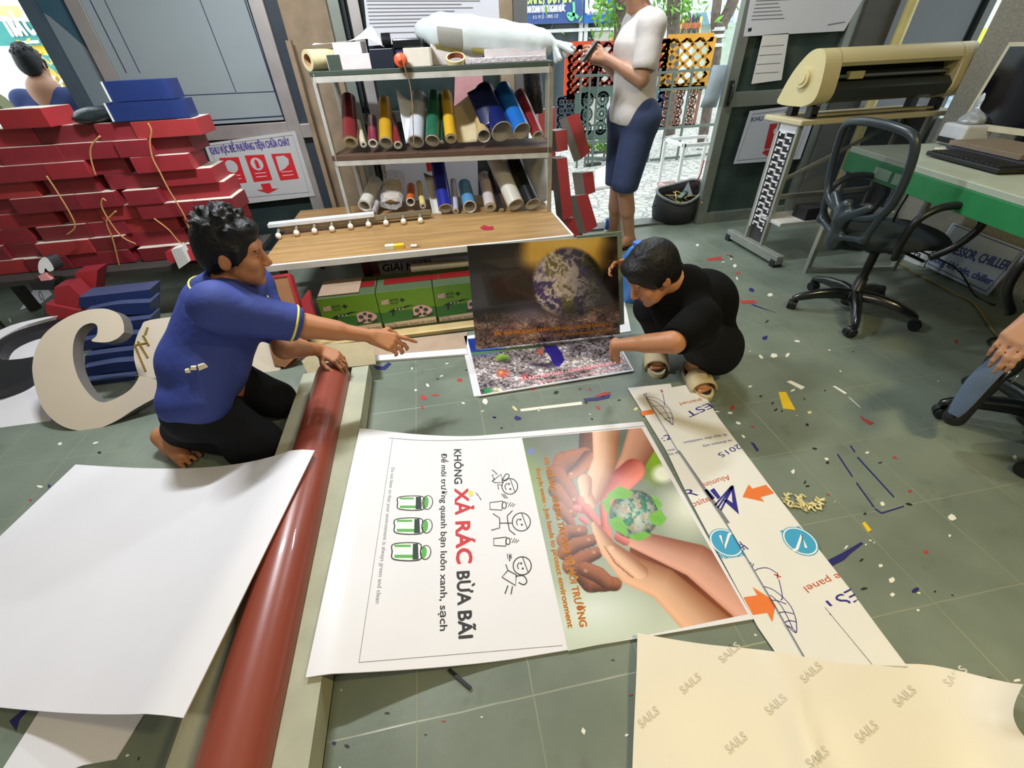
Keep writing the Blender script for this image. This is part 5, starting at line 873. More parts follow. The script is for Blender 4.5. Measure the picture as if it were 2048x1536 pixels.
# ---- left bay: board with drawn lines and the fire notice
f = Fr((0, FY-.035, 0), (1, 0, 0), (0, 0, 1)); BRD = M('grey_blue_board', (138, 148, 152), .5, var=.04, scale=2); mb = MB(); zb, zt_ = .975, 2.4; x0, x1 = XBL0+.0, XBL1-.055; mb.prism([(x0, FY-.035, zb), (x1, FY-.035, zb), (x1, FY-.035, zt_), (x0, FY-.035, zt_)], (0, .01, 0), BRD); o = tag(mb.obj('planning_board'), 'grey-blue board with ruled lines filling the upper left bay', 'board'); mb = MB(); DKL = M('ink_deep_blue', (36, 42, 74), .5, var=0)
for a, b, w in [((488, -5), (566, 232), .008), ((566, 232), (390, 243), .008), ((398, -5), (472, 184), .005), ((549, 183), (366, 191), .005), ((209, 0), (280, 146), .005), ((180, 0), (253, 146), .006)]: strokepx(mb, f, [a, b], w, DKL, .001)
mb.obj('ruled_lines', o)
f = Fr((0, FY-.036, 0), (1, 0, 0), (0, 0, 1)); mb = MB(); mb.prism([f.P(*p) for p in [(408, 288), (590, 262), (630, 392), (452, 412)]], (0, .008, 0), M('notice_grey_white', (186, 186, 188), .5, var=.02)); o = tag(mb.obj('fire_notice'), 'fire equipment notice with three red symbols under the left bay', 'notice'); mb = MB()
strokepx(mb, f, [(417, 292), (585, 270), (618, 384), (460, 398)], .004, KGY, .001, True); PUR = M('ink_violet', (92, 84, 140), .5, var=0)
textpx(mb, f, 'KHU VỰC ĐỂ PHƯƠNG TIỆN CHỮA CHÁY', (424, 309), (581, 290), .045, PUR, h=.001, bold=.04)
for x, y in ((467, 342), (518, 337), (571, 334)):
    polypx(mb, f, [(x-29, y-26), (x+10, y-28), (x+27, y+23), (x-10, y+27)], KR, .001); a, b = f.px(x-4, y-9)
    if x != 571: poly(mb, f, [(a+.042*math.cos(t), b+.042*math.sin(t)) for t in np.linspace(0, 6.28, 24, endpoint=False)], M('notice_grey_white'), .0014)
    for k in (0, 7): strokepx(mb, f, [(x-8+k*.3, y+10+k), (x+14+k*.3, y+8+k)], .005, KPK, .0014)
a, b = f.px(514, 328); poly(mb, f, [(a-.012, b-.028), (a+.014, b-.028), (a+.012, b+.02), (a-.002, b+.032), (a-.012, b+.02)], KR, .0018); polypx(mb, f, [(551, 313), (568, 311), (577, 318), (578, 328), (570, 337), (560, 343), (556, 330)], M('notice_grey_white'), .0014)
polypx(mb, f, [(521, 368), (540, 366), (544, 377), (557, 377), (537, 387), (513, 380), (526, 379)], KR, .001); mb.obj('notice_print', o)
# ---- plotter stand
t = thing('plotter_stand', (2.8, 2.9, 0), 'pale steel stand with a white lattice panel carrying the vinyl cutter', 'stand')
for X_ in (2.35, 3.30):
    mb = MB(); mb.box((X_, 2.86, .052), (.055, .62, .06), GSTEEL); mb.box((X_, 2.58, .025), (.07, .05, .05), DKP); mb.box((X_, 3.14, .025), (.07, .05, .05), DKP); mb.obj('foot', t, bevel=.004)
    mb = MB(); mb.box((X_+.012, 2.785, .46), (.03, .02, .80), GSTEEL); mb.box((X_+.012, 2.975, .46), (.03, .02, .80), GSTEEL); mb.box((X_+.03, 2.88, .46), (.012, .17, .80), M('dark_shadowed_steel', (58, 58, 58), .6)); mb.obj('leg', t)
WL = M('white_lattice_panel', (232, 230, 236), .5, var=.0); mb = MB(); y0, y1, z0, z1 = 2.79, 2.965, .17, .85; X_ = 2.352; th = .006
for y in (y0, y1): mb.box((X_, y, (z0+z1)/2), (th, .014, z1-z0), WL)
mb.box((X_, (y0+y1)/2, z1-.02), (th, y1-y0, .05), WL)
nz = 14; dz = (z1-.05-z0)/nz; w_ = y1-y0
for i in range(nz):
    z = z0+dz*(i+.5); s = 1 if i % 2 else -1
    mb.box((X_, (y0+y1)/2-w_*.17, z), (th, w_*.36, .010), WL); mb.box((X_, (y0+y1)/2+w_*.17, z+dz*.5), (th, w_*.36, .010), WL); mb.box((X_, (y0+y1)/2-w_*.17+w_*.17, z+dz*.25), (th, .010, dz*.62), WL); mb.box((X_, (y0+y1)/2+w_*.32, z+dz*.25), (th, .010, dz*.5), WL); mb.box((X_, (y0+y1)/2-w_*.32, z-dz*.25), (th, .010, dz*.5), WL)
mb.obj('lattice_panel', t)
TOPW = M('pale_beech_top', (200, 188, 150), .5, var=.08, scale=5); mb = MB(); mb.box((2.90, 2.92, .872), (1.16, .36, .03), TOPW); mb.obj('stand_top', t, bevel=.006, seg=3)
mb = MB(); mb.box((2.82, 2.79, .262), (.92, .24, .024), M('white_melamine', (214, 212, 206), .5)); mb.obj('lower_shelf', t, bevel=.003); mb = MB(); mb.bar((2.37, 2.98, .36), (3.3, 2.98, .36), .03, .03, GSTEEL); mb.bar((2.37, 2.97, .42), (3.28, 2.97, .80), .02, .02, GSTEEL); mb.obj('cross_brace', t)
mb = MB(); mb.box((2.63, 2.74, .315), (.17, .13, .08), M('black_carton', (34, 36, 38), .6)); tag(mb.obj('black_carton', bevel=.002), 'black carton on the lower shelf of the plotter stand', 'carton')
for i, (c, d, m, l) in enumerate([((2.92, 2.78, .281), (.34, .22, .014), M('tan_folder', (186, 164, 120), .6), 'tan folder lying on the lower shelf of the plotter stand'), ((2.95, 2.80, .295), (.30, .2, .012), M('navy_folder', (30, 34, 78), .5), 'navy folder on top of the tan folder under the plotter')]):
    mb = MB(); mb.box(c, d, m); tag(mb.obj('folder', bevel=.002), l, 'folder')
# ---- vinyl cutter
prof = [(3.039, .955), (3.036, 1.014), (3.0, 1.096), (2.955, 1.161), (2.89, 1.222), (2.83, 1.242), (2.775, 1.232), (2.74, 1.19), (2.72, 1.11), (2.715, 1.03), (2.735, .985), (2.785, .962), (2.846, .952)]
t = thing('vinyl_cutter', (2.86, 2.87, .888), 'ivory vinyl cutting plotter with a dark open front, on the plotter stand', 'plotter')
def exy(x0, x1, P, m, ms=None):
    mb = MB(); mb.prism([(x0, y, z) for y, z in P][::-1], (x1-x0, 0, 0), m, ms or m); return mb
SP = smoothpts([A3(*p) for p in prof], 4, True); 
mb = exy(2.345, 2.455, SP, IVORY); ecap = mb.obj('end_cap', t, bevel=.006); mb = exy(3.285, 3.40, SP, IVORY); mb.obj('end_cap', t, bevel=.006)
topP = [p for p in SP if p[1] > 1.165 and p[0] < 3.0]; inn = [(p[0]+(2.88-p[0])*.1, p[1]-.02) for p in topP][::-1]
mb = exy(2.45, 3.29, topP+[A3(*p) for p in inn], IVORY); mb.obj('top_cover', t)
mb = exy(2.45, 3.29, [A3(*p) for p in [(3.03, .97), (2.99, 1.09), (2.93, 1.17), (2.86, 1.19), (2.83, 1.12), (2.83, 1.0), (2.90, .965)]], DKP); mb.obj('rear_housing', t)
mb = exy(2.45, 3.29, [A3(*p) for p in [(2.735, .985), (2.725, 1.04), (2.76, 1.075), (2.84, 1.085), (2.9, 1.02), (2.83, .962)]], M('charcoal_front', (38, 44, 42), .4)); mb.obj('front_apron', t)
mb = MB(); mb.cyl((2.45, 2.79, 1.10), (3.29, 2.79, 1.10), .012, M('steel_rod', (140, 146, 148), .25, .8)); pbar = mb.obj('pinch_bar', t); mb = MB(); mb.box((2.62, 2.785, 1.105), (.10, .035, .04), M('ivory_carriage', (196, 186, 140), .5)); mb.obj('carriage', pbar, bevel=.003)
mb = MB(); mb.cyl((2.345, 2.86, 1.10), (2.325, 2.86, 1.10), .05, IVORY); mb.cyl((2.327, 2.86, 1.10), (2.318, 2.86, 1.10), .03, IVORY); mb.obj('hand_wheel', ecap)
for x in (2.42, 3.32): mb = MB(); mb.box((x, 2.80, .922), (.05, .05, .065), BLK); mb.box((x, 2.97, .922), (.05, .05, .065), BLK); mb.obj('foot', t)
mb = MB(); mb.box((2.86, 2.80, .905), (.9, .05, .012), M('ivory_rail', (170, 160, 124), .5)); mb.obj('front_rail', t)
# ---- desk
dA, dB = A3(2.468, 2.457, 0), A3(2.237, 1.364, 0); dd = nrm(dB-dA); dn = A3(-dd[1], dd[0], 0); dE = dA+dd*1.86
t = thing('computer_desk', (2.7, 1.7, 0), 'pale computer desk with a green front edge and a steel end frame', 'desk'); TOPD = M('pale_green_grey_top', (176, 186, 170), .4, var=.06); GRB = M('green_edge_band', (40, 130, 76), .45, var=.12, scale=7)
def dk(a, b, z): return dA+dd*a+dn*b+A3(0, 0, z)
mb = MB(); q = [dk(0, 0, .75), dk(1.86, 0, .75), dk(1.86, .64, .75), dk(0, .64, .75)]; mb.hexa(q[::-1], [p+A3(0, 0, .03) for p in q][::-1], TOPD); mb.obj('desktop', t, bevel=.004)
mb = MB(); q = [dk(0, -.006, .655), dk(1.86, -.006, .655), dk(1.86, .012, .655), dk(0, .012, .655)]; mb.hexa(q[::-1], [p+A3(0, 0, .095) for p in q][::-1], GRB); mb.obj('green_apron', t, bevel=.002)
for a in (.02, 1.8):
    mb = MB(); mb.bar(dk(a, .02, 0), dk(a, .02, .75), .03, .03, GSTEEL); mb.bar(dk(a, .6, 0), dk(a, .6, .75), .03, .03, GSTEEL); mb.bar(dk(a, .02, .016), dk(a, .6, .016), .03, .03, GSTEEL); mb.obj('end_frame', t)
for i, (a, b, c, d) in enumerate([(.20, .03, .13, .02), (.33, .0, .08, .10)]): mb = MB(); q = dk(a+.15, -.008, .70); mb.box(q, (c, .002, .05), M('faded_sticker', (150, 180, 158), .5), dd, dn); mb.obj('sticker', t)
mon = Fr((3.0, 2.33, .86), (-.02, -1, 0), (.10, 0, 1)); t = thing('monitor', (3.02, 1.98, .79), 'large monitor with a dark screen and pale bezel on the computer desk', 'monitor')
mb = MB(); mb.prism([mon.pt(0, 0), mon.pt(.62, -.0), mon.pt(.62, .38), mon.pt(0, .38)], -mon.n*.03, M('pale_bezel', (196, 190, 164), .45)); mb.obj('bezel', t, bevel=.003)
mb = MB(); mb.prism([mon.pt(.018, .03, .002), mon.pt(.602, .03, .002), mon.pt(.602, .362, .002), mon.pt(.018, .362, .002)], -mon.n*.004, M('off_black_screen', (10, 12, 22), .08)); mb.obj('screen', t)
mb = MB(); mb.box(mon.pt(.31, -.03, -.05), (.05, .03, .14), BLK); mb.box((3.02, 1.975, .80), (.2, .24, .014), BLK); mb.obj('monitor_stand', t, bevel=.003)
kb = Fr((0, 0, .786), (1, 0, 0), (0, 1, 0)); c = A3(2.60, 1.86, .796); t = thing('keyboard', c-A3(0, 0, .012), 'black keyboard on the computer desk', 'keyboard'); mb = MB(); mb.box(c, (.15, .44, .02), BLK, dn, dd); mb.obj('keyboard_body', t, bevel=.004); mb = MB()
for i in range(5):
    for j in range(14): mb.box(c+dn*(-.052+.026*i)+dd*(-.19+.029*j)+A3(0, 0, .013), (.021, .024, .007), M('black_keys', (30, 32, 34), .5), dn, dd)
o = mb.obj('keys', t)
for i, (b, a, w, l, z, h, m, lab) in enumerate([(.45, .50, .30, .55, .782, .018, M('white_board_stack', (214, 210, 190), .6), 'white board at the bottom of the stack beside the keyboard'), (.46, .52, .28, .50, .802, .012, M('navy_board', (50, 52, 76), .5), 'navy board in the stack beside the keyboard'), (.47, .46, .26, .42, .816, .022, M('brown_box_board', (132, 118, 100), .7), 'grey-brown flat box on top of the stack by the monitor')]):
    mb = MB(); mb.box(dk(a, b, z+h/2), (w, l, h), m, dn, dd); tag(mb.obj('flat_board', bevel=.002), lab, 'board', 'boards stacked beside the keyboard')
mb = MB(); mb.box(dk(.86, .36, .79), (.14, .12, .014), M('yellow_note_pad', (216, 196, 78), .6), dn, dd); tag(mb.obj('note_pad'), 'yellow note pad beside the monitor foot', 'pad')
t = thing('desk_printer', dk(.06, .56, .782), 'small white printer at the far end of the computer desk', 'printer'); mb = MB(); mb.box(dk(.085, .54, .835), (.15, .17, .105), M('white_printer_shell', (206, 210, 216), .4), dn, dd); mb.obj('printer_body', t, bevel=.014, seg=3); mb = MB(); mb.box(dk(.085, .452, .81), (.11, .008, .025), BLK, dd, dn); mb.obj('paper_slot', t)
o = soft('plastic_wrap', [ell(dk(.07, .56, .91), (.06, .05, .035)), ell(dk(.04, .585, .97), (.03, .03, .07)), ell(dk(.09, .54, .90), (.07, .06, .02))], M('silver_plastic_wrap', (176, 184, 190), .2, .2, var=.3, scale=30, bump=1., bscale=30), None, .008, .03); tag(o, 'crumpled silver plastic on top of the small printer', 'plastic')
# ---- signs leaning at the wall, cables
f = Fr((3.27, 1.84, .0), nrm(A3(.01, -1, 0)), (.12, 0, 1)); SB_ = M('sign_pale_blue', (176, 186, 196), .45, var=.02); mb = MB(); q = [(1850, 532), (1974, 592), (2052, 500), (1905, 445)]; mb.prism([f.P(*p) for p in q], -f.n*.008, SB_); o = tag(mb.obj('door_sign'), 'pale blue sign lettered COMPRESSOR, CHILLER leaning on the wall under the desk', 'sign'); mb = MB(); DB = M('ink_sign_blue', (56, 70, 130), .5, var=0)
strokepx(mb, f, [(1836+20, 527), (1972, 583), (2044, 502), (1908, 450)], .006, DB, .001, True)
textpx(mb, f, 'COMPRESSOR, CHILLER', (1862, 494), (2013, 541), .055, DB, h=.001, bold=.03); textpx(mb, f, 'Phòng khí nén, chiller', (1856, 519), (1980, 570), .045, DB, h=.001, bold=.03); mb.obj('sign_lettering', o)
f2 = Fr((3.285, 2.3, .0), nrm(A3(.01, -1, 0)), (.08, 0, 1)); mb = MB(); mb.prism([f2.P(*p) for p in [(1806, 520), (1846, 534), (1866, 500), (1838, 484), (1818, 498)]], -f2.n*.006, M('sign_white', (206, 208, 206), .45)); o = tag(mb.obj('door_sign'), 'white sign half hidden behind the pale blue sign', 'sign'); mb = MB(); textpx(mb, f2, 'ra', (1826, 512), (1838, 517), .05, K_, h=.001, bold=.02); mb.obj('sign_lettering', o)
mb = MB(); mb.tube(smoothpts([G(x, y, .008) for x, y in [(1782, 514), (1820, 540), (1870, 565), (1910, 588), (1945, 604), (1972, 640), (1990, 665), (2012, 680), (2060, 690)]], 5), .006, M('yellow_cable', (146, 130, 74), .6), 6); tag(mb.obj('cable'), 'yellowish cable running along the floor below the wall signs', 'cable')
mb = MB(); mb.tube(smoothpts([dk(.55, .02, .66), dk(.5, .1, .42), XP(1910, 535, 3.1), G(1950, 590, .01), G(1990, 610, .008)], 6), .005, BLK, 6); tag(mb.obj('cable'), 'black cable hanging from the computer desk to the floor', 'cable')
mb = MB(); mb.tube(smoothpts([G(x, y, .006) for x, y in [(2030, 690), (1996, 676), (1978, 680), (1982, 690), (2020, 700), (2060, 706)]], 5), .006, BLK, 6); tag(mb.obj('cable'), 'looped black cable on the floor near the navy bag', 'cable')
mb = MB(); q = [A3(3.26, 1.55, .09), A3(3.26, 2.42, .09)]; mb.box((3.315, 1.55, .02), (.03, 1.9, .05), M('grey_skirting', (120, 128, 120), .5)); mb.obj('trim_10'); struct(bpy.data.objects['trim_10'])
# ---- office chair
def office_chair(bx, by, yaw, label, back=True, seat_z=.46, star=.285, phase=.3, mat_seat=None, mesh_back=True, base_only=False):
    c, s = math.cos(yaw), math.sin(yaw); fx, sx = A3(c, s, 0), A3(-s, c, 0); b = A3(bx, by, 0); t = thing('office_chair', b, label, 'chair'); Pn = lambda f, q, z: b+fx*f+sx*q+A3(0, 0, z)
    mb = MB(); mb.lathe(b+A3(0, 0, .055), [(.002, 0), (.05, 0), (.055, .03), (.045, .07), (.03, .075), (.028, .16), (.022, .165), (.022, seat_z-.14), (.03, seat_z-.135), (.03, seat_z-.08)], BLK, 18); mb.obj('gas_column', t)
    for k in range(5):
        a = phase+k*2*math.pi/5; d = A3(math.cos(a), math.sin(a), 0); mb = MB(); n = A3(-d[1], d[0], 0); P = []
        for r_, z, w, h in [(.03, .115, .03, .025), (.10, .118, .027, .024), (.2, .105, .022, .02), (star-.01, .08, .018, .016), (star+.015, .066, .016, .012)]:
            o_ = b+d*r_+A3(0, 0, z); P.append([o_-n*w-A3(0, 0, h), o_-n*w*.8+A3(0, 0, h), o_+A3(0, 0, h*1.25), o_+n*w*.8+A3(0, 0, h), o_+n*w-A3(0, 0, h), o_-n*w-A3(0, 0, h)])
        mb.grid(P, M('glossy_black_plastic', (22, 26, 28), .22, coat=.3)); mb.add(P[-1][:5], [(0, 1, 2, 3, 4)], BLK); ba = mb.obj('base_arm', t)
        e = b+d*(star+.005); mb = MB(); q = a+1.1*k; wv = A3(math.cos(q), math.sin(q), 0); wn = A3(-wv[1], wv[0], 0); w0 = e-wv*.012
        for sg in (-1, 1): mb.cyl(w0+wn*.008*sg+A3(0, 0, .027), w0+wn*.024*sg+A3(0, 0, .027), .026, BLK, n=18)
        mb.cyl(w0+wn*-.012+A3(0, 0, .030), w0+wn*.012+A3(0, 0, .030), .030, BLK, n=18); mb.cyl(e+A3(0, 0, .05), e+A3(0, 0, .075), .010, BLK, n=10); mb.obj('caster', ba)
    if base_only: return t, Pn
    ms = mat_seat or M('charcoal_seat_cloth', (30, 40, 44), .8, bump=.2, bscale=200)
    soft('seat', [ell(Pn(.0, 0, seat_z), (.245, .235, .045), fx, sx), ell(Pn(.17, 0, seat_z-.012), (.10, .21, .04), fx, sx), ell(Pn(-.1, 0, seat_z+.005), (.13, .22, .036), fx, sx)], ms, t, .009, .04)
    mb = MB(); mb.box(Pn(0, 0, seat_z-.055), (.22, .18, .03), BLK, fx, sx); mb.box(Pn(.05, -.14, seat_z-.06), (.02, .2, .012), BLK, fx, sx); mb.obj('seat_mechanism', t, bevel=.005)
    bf = lambda q, z: Pn(-.245-.05*math.cos(q/.24)-.14*max(0, z-.62)**1.2+.03, q, z)         # curved back surface
    ring = [(-.20, .955), (-.10, .975), (0, .98), (.10, .975), (.20, .955), (.232, .90), (.238, .78), (.215, .66), (.15, .60), (0, .575), (-.15, .60), (-.215, .66), (-.238, .78), (-.232, .90)]
    R_ = smoothpts([A3(q, z) for q, z in ring], 4, True); mb = MB(); mb.tube([bf(*p) for p in R_], .019, M('grey_black_frame', (44, 54, 60), .35), 10, closed=True); mb.obj('back_frame', t)
    mesh = M('see_through_mesh', (14, 18, 20), .8, alpha=.62, spec=.2); G_ = [[bf(q*(.226-.0*(z)), z) for q in np.linspace(-1, 1, 12)] for z in np.linspace(.61, .965, 10)]; mb = MB(); mb.grid(G_, mesh); mb.obj('back_mesh', t)
    soft('back_support', [cone(Pn(-.10, 0, seat_z-.06), Pn(-.26, 0, seat_z-.03), .028, .034), cone(Pn(-.26, 0, seat_z-.03), Pn(-.275, 0, .62), .034, .03)]+[cone(Pn(-.275, 0, .55), bf(sg*.13, .64), .028, .02) for sg in (-1, 1)]+[cone(bf(-.17, .50), bf(0, .46), .014, .016), cone(bf(0, .46), bf(.17, .50), .016, .014), cone(bf(-.17, .50), bf(-.2, .64), .014, .018), cone(bf(.17, .50), bf(.2, .64), .014, .018)], M('grey_black_frame'), t, .007, .03)
    for sg in (-1, 1):
        L = [(-.12, .245, seat_z-.03), (-.17, .285, seat_z+.06), (-.16, .295, seat_z+.17), (-.06, .298, seat_z+.225), (.09, .296, seat_z+.205), (.17, .29, seat_z+.13), (.12, .28, seat_z+.03), (.05, .25, seat_z-.035)]
        mb = MB(); mb.tube(smoothpts([Pn(f_, sg*q, z) for f_, q, z in L], 5), .017, BLK, 10); mb.obj('armrest', t)
    return t, Pn
office_chair(2.32, 1.89, -.12, 'black mesh-back office chair standing in front of the computer desk', phase=1.536, star=.30)
t, Pn = office_chair(2.22, .86, .3, 'black office chair base with casters at the right edge, beside the navy bag', phase=2.55, mat_seat=M('dark_seat_cloth', (26, 30, 36), .8), seat_z=.5)
# navy bag beside it
bp = [RD(1925, 822, 1.9), RD(2030, 720, 2.0)]
A_, B_ = XP(1917, 836, 1.80), XP(2052, 712, 1.98); d = nrm(B_-A_); dn_ = nrm(np.cross(d, A3(0, 0, 1)))
t = thing('shoulder_bag', (1.9, .8, .05), 'navy bag with a blue top panel hanging from a hand at the right edge', 'bag'); w2 = nrm(np.cross(d, dn_)); w2 = w2 if w2[2] < 0 else -w2
P0 = [XP(1906, 830, 1.80), XP(1960, 762, 1.86), XP(2010, 716, 1.92), XP(2075, 665, 2.0)]; 
pr = []
for i in range(3): pr.append(cone(P0[i]+w2*.03, P0[i+1]+w2*.035, .028+.006*i, .034+.006*i))
for i in range(3): pr.append(cone(P0[i]+w2*(.05+.02*i)+A3(.01, 0, 0), P0[i+1]+w2*(.07+.02*i)+A3(.01, 0, 0), .030, .034))
soft('bag_body', pr, M('black_nylon', (24, 26, 32), .6, bump=.2, bscale=120), t, .006, .03)
mb = MB(); P = []
for i, u in enumerate(np.linspace(0, 1, 12)):
    q = np.array(smoothpts(P0, 4))[min(12, int(round(u*12)))]; w = .010+.022*math.sin(math.pi*min(1, u*1.2+.05))**.6; n = nrm(CAM-q); sd = nrm(np.cross(d, n)); P.append([q+n*.018-sd*w, q+n*.028, q+n*.018+sd*w])
mb.grid(P, M('steel_blue_nylon', (72, 92, 122), .6, bump=.15, bscale=150)); mb.obj('top_panel', t)
mb = MB()
for a, b in [((2003, 760), (2022, 742)), ((2020, 768), (2038, 750))]: mb.tube([XP(*a, 1.90), XP(*b, 1.90)], .003, M('steel_rod'), 6)
mb.obj('zip_pull', t)
f = Fr((0, FY+.040, 0), (1, 0, 0), (0, 0, 1)); mb = MB(); mb.prism([f.P(*p) for p in [(48, -20), (140, -20), (182, 60), (196, 108), (176, 98), (140, 66), (100, 32), (62, 8)]], (0, .004, 0), M('dark_teal_reflection', (58, 92, 108), .35)); tag(mb.obj('reflection_patch'), 'dark teal patch painting a reflection on the grey panel at the upper left', 'film')  # dark patch paints a reflection in the glass
# ================================================================ outside: street, signs, fence panels
LEAF = M('bright_leaves', (120, 176, 62), .5, var=.3, scale=8); BARK = M('grey_bark', (110, 98, 88), .85, var=.3, scale=20, bump=.5)
mb = MB(); mb.box((.4, 12.4, 2.2), (26, .3, 4.6), M('pale_far_wall', (206, 210, 206), .8)); struct(mb.obj('wall_5'))
def sgn(name, px, Yv, m, label, cat='sign', th=.04):
    f = Fr((0, Yv, 0), (1, 0, 0), (0, 0, 1)); mb = MB(); mb.prism([f.P(*p) for p in px], (0, th, 0), m); return tag(mb.obj(name), label, cat), f
# shop front across the street
mb = MB(); x0, x1 = YP(1040, 60, 10.2)[0], YP(1228, 60, 10.2)[0]; mb.box(((x0+x1)/2, 10.3, 1.2), (x1-x0, .1, 2.5), M('dark_shop_glass', (52, 66, 72), .15)); o = tag(mb.obj('shop_building'), 'dark glazed shop front across the street, left of the trees', 'shop')
mb = MB()
for x in (1162, 1172): a = YP(x, 60, 10.2)[0]; mb.box((a, 10.22, 1.2), (.07, .06, 2.5), white)
mb.box(((x0+x1)/2, 10.2, 1.56), (x1-x0, .06, .05), white); mb.obj('white_frame', o)
mb = MB(); a, b = YP(1190, 60, 10.2)[0], YP(1224, 60, 10.2)[0]; mb.box(((a+b)/2, 10.22, .75), (b-a, .03, 1.55), M('pale_roller_blind', (190, 188, 176), .7)); mb.obj('roller_blind', o)
o, f = sgn('shop_sign', [(1040, -60), (1160, -62), (1166, 46), (1051, 49)], 10.1, M('sign_slate_blue', (62, 88, 148), .5), 'slate blue shop sign with white and pale green lettering'); mb = MB()
textpx(mb, f, 'ĐẠI LÝ DUY LAI', (1052, 8), (1142, 4), .16, M('ink_pale_green', (206, 226, 120), .5, var=0), h=-.045, bold=.03)
f = Fr((0, 10.08, 0), (1, 0, 0), (0, 0, 1)); mb = MB()
textpx(mb, f, 'ĐẠI LÝ DUY LAI', (1052, 8), (1142, 4), .2, M('ink_pale_green', (206, 226, 120), .5, var=0), bold=.03); textpx(mb, f, 'KINH DOANH VẬT TƯ NGÀNH NƯỚC', (1052, 26), (1130, 23), .10, KW, bold=.03); textpx(mb, f, '0 5 19 21 - 0905 123', (1066, 38), (1116, 35), .05, KW); strokepx(mb, f, smoothpts([(1147, 4), (1148, 22), (1145, 38), (1139, 36), (1136, 28), (1150, 30), (1156, 36)], 4), .05, M('ink_mint', (120, 210, 160), .5, var=0)); mb.obj('sign_lettering', o)
o, f = sgn('shop_sign', [(1170, -60), (1226, -62), (1224, 44), (1168, 47)], 10.1, M('sign_bright_blue', (36, 104, 186), .5), 'bright blue shop sign lettered DISMY'); f = Fr((0, 10.08, 0), (1, 0, 0), (0, 0, 1)); mb = MB(); textpx(mb, f, 'DISMY', (1172, 24), (1216, 20), .30, KW, bold=.05); textpx(mb, f, 'SƠN VÀ CHỐNG THẤM', (1174, 31), (1212, 29), .06, KW); mb.obj('sign_lettering', o)
o, f = sgn('shop_sign', [(1239, 37), (1254, 36), (1248, 82), (1230, 84)], 8.6, M('sign_yellow', (236, 200, 60), .5), 'narrow yellow shop sign beside the tree'); mb = MB(); f = Fr((0, 8.58, 0), (1, 0, 0), (0, 0, 1))
for y in (46, 58, 70): strokepx(mb, f, [(1240, y), (1248, y-1)], .06, KR)
mb.obj('sign_lettering', o)
sgn('shop_sign', [(1224, 72), (1246, 70), (1242, 86), (1221, 88)], 8.4, M('sign_orange_yellow', (238, 170, 50), .5), 'small orange sign board below the yellow sign')
o, f = sgn('shop_sign', [(1364, 35), (1406, 33), (1398, 76), (1354, 78)], 9.0, M('sign_pale_yellow', (240, 226, 130), .5), 'pale yellow shop sign offering adhesive and grout'); f = Fr((0, 8.98, 0), (1, 0, 0), (0, 0, 1)); mb = MB(); textpx(mb, f, 'CÓ BÁN', (1369, 46), (1398, 44), .10, M('ink_deep_blue', (40, 50, 110), .5, var=0), bold=.04); textpx(mb, f, 'VỮA VỀ PHA SẴN', (1363, 58), (1400, 57), .09, KRO, bold=.03); textpx(mb, f, 'KEO CHÍT MẠCH', (1361, 70), (1396, 69), .09, M('ink_deep_blue'), bold=.03); mb.obj('sign_lettering', o)
sgn('building_front', [(1403, 48), (1480, 44), (1470, 190), (1395, 190)], 9.6, M('pale_green_wall', (196, 212, 196), .8), 'pale green building front behind the gold panel', 'building', .3)
o, f = sgn('awning', [(1412, 24), (1470, 18), (1466, 44), (1420, 48)], 9.2, M('pale_blue_awning', (150, 196, 226), .6), 'pale blue striped awning on the building front', 'awning', .5); mb = MB(); f = Fr((0, 9.19, 0), (1, 0, 0), (0, 0, 1))
for k in range(6): strokepx(mb, f, [(1416+k*9, 24-k), (1422+k*8, 46-k)], .05, KW)
mb.obj('awning_stripes', o)
def tree(px, Yv, label, r, pts, leaves, name='street_tree'):
    t = thing(name, YP(*px, Yv)*A3(1, 1, 0), label, 'tree'); P = [YP(*p, Yv) for p in pts]; P[0] = P[0]*A3(1, 1, 0); mb = MB(); mb.tube(smoothpts(P, 5), r, BARK, 10); mb.obj('trunk', t); mb = MB()
    for cx, cy, sp_, n in leaves:
        c = YP(cx, cy, Yv)
        for _ in range(n):
            q = c+RNG.normal(size=3)*A3(sp_, sp_*.6, sp_*.8); d = nrm(RNG.normal(size=3)+A3(0, 0, -.5)); s = nrm(np.cross(d, RNG.normal(size=3))); L = RNG.uniform(.07, .15); mb.add([q, q+d*L*.5+s*L*.16, q+d*L, q+d*L*.5-s*L*.16], [(0, 1, 2, 3)], LEAF)
    o = mb.obj('foliage', t); return t
tree((1243, 150), 7.6, 'tree with bright leaves left of the standing person', .13, [(1238, 250), (1240, 130), (1246, 60), (1252, -40), (1255, -120)], [(1222, 14, .13, 110), (1234, 46, .09, 60), (1212, 4, .12, 60), (1250, -60, .4, 150)])
tree((1345, 150), 8.2, 'tree with hanging leaves right of the standing person', .10, [(1345, 230), (1346, 100), (1347, 30), (1350, -60)], [(1348, 10, .13, 90), (1368, 6, .14, 80), (1350, -60, .4, 150)])
t = tree((1440, 150), 7.0, 'crooked bare tree trunk with white painted bands', .075, [(1424, 190), (1430, 120), (1432, 80), (1446, 45), (1462, 12), (1480, -40)], [(1470, -60, .5, 150)])
mb = MB(); P = [YP(x, y, 7.0) for x, y in [(1432, 80), (1430, 40), (1436, -10)]]; mb.tube(P, .06, BARK, 8); mb.obj('branch', t); mb = MB()
for x, y in ((1434, 58), (1433, 72), (1431, 90)): c = YP(x+2, y, 7.0); mb.cyl(c-A3(0, 0, .02), c+A3(0, 0, .02), .092, white)
mb.obj('white_bands', t)
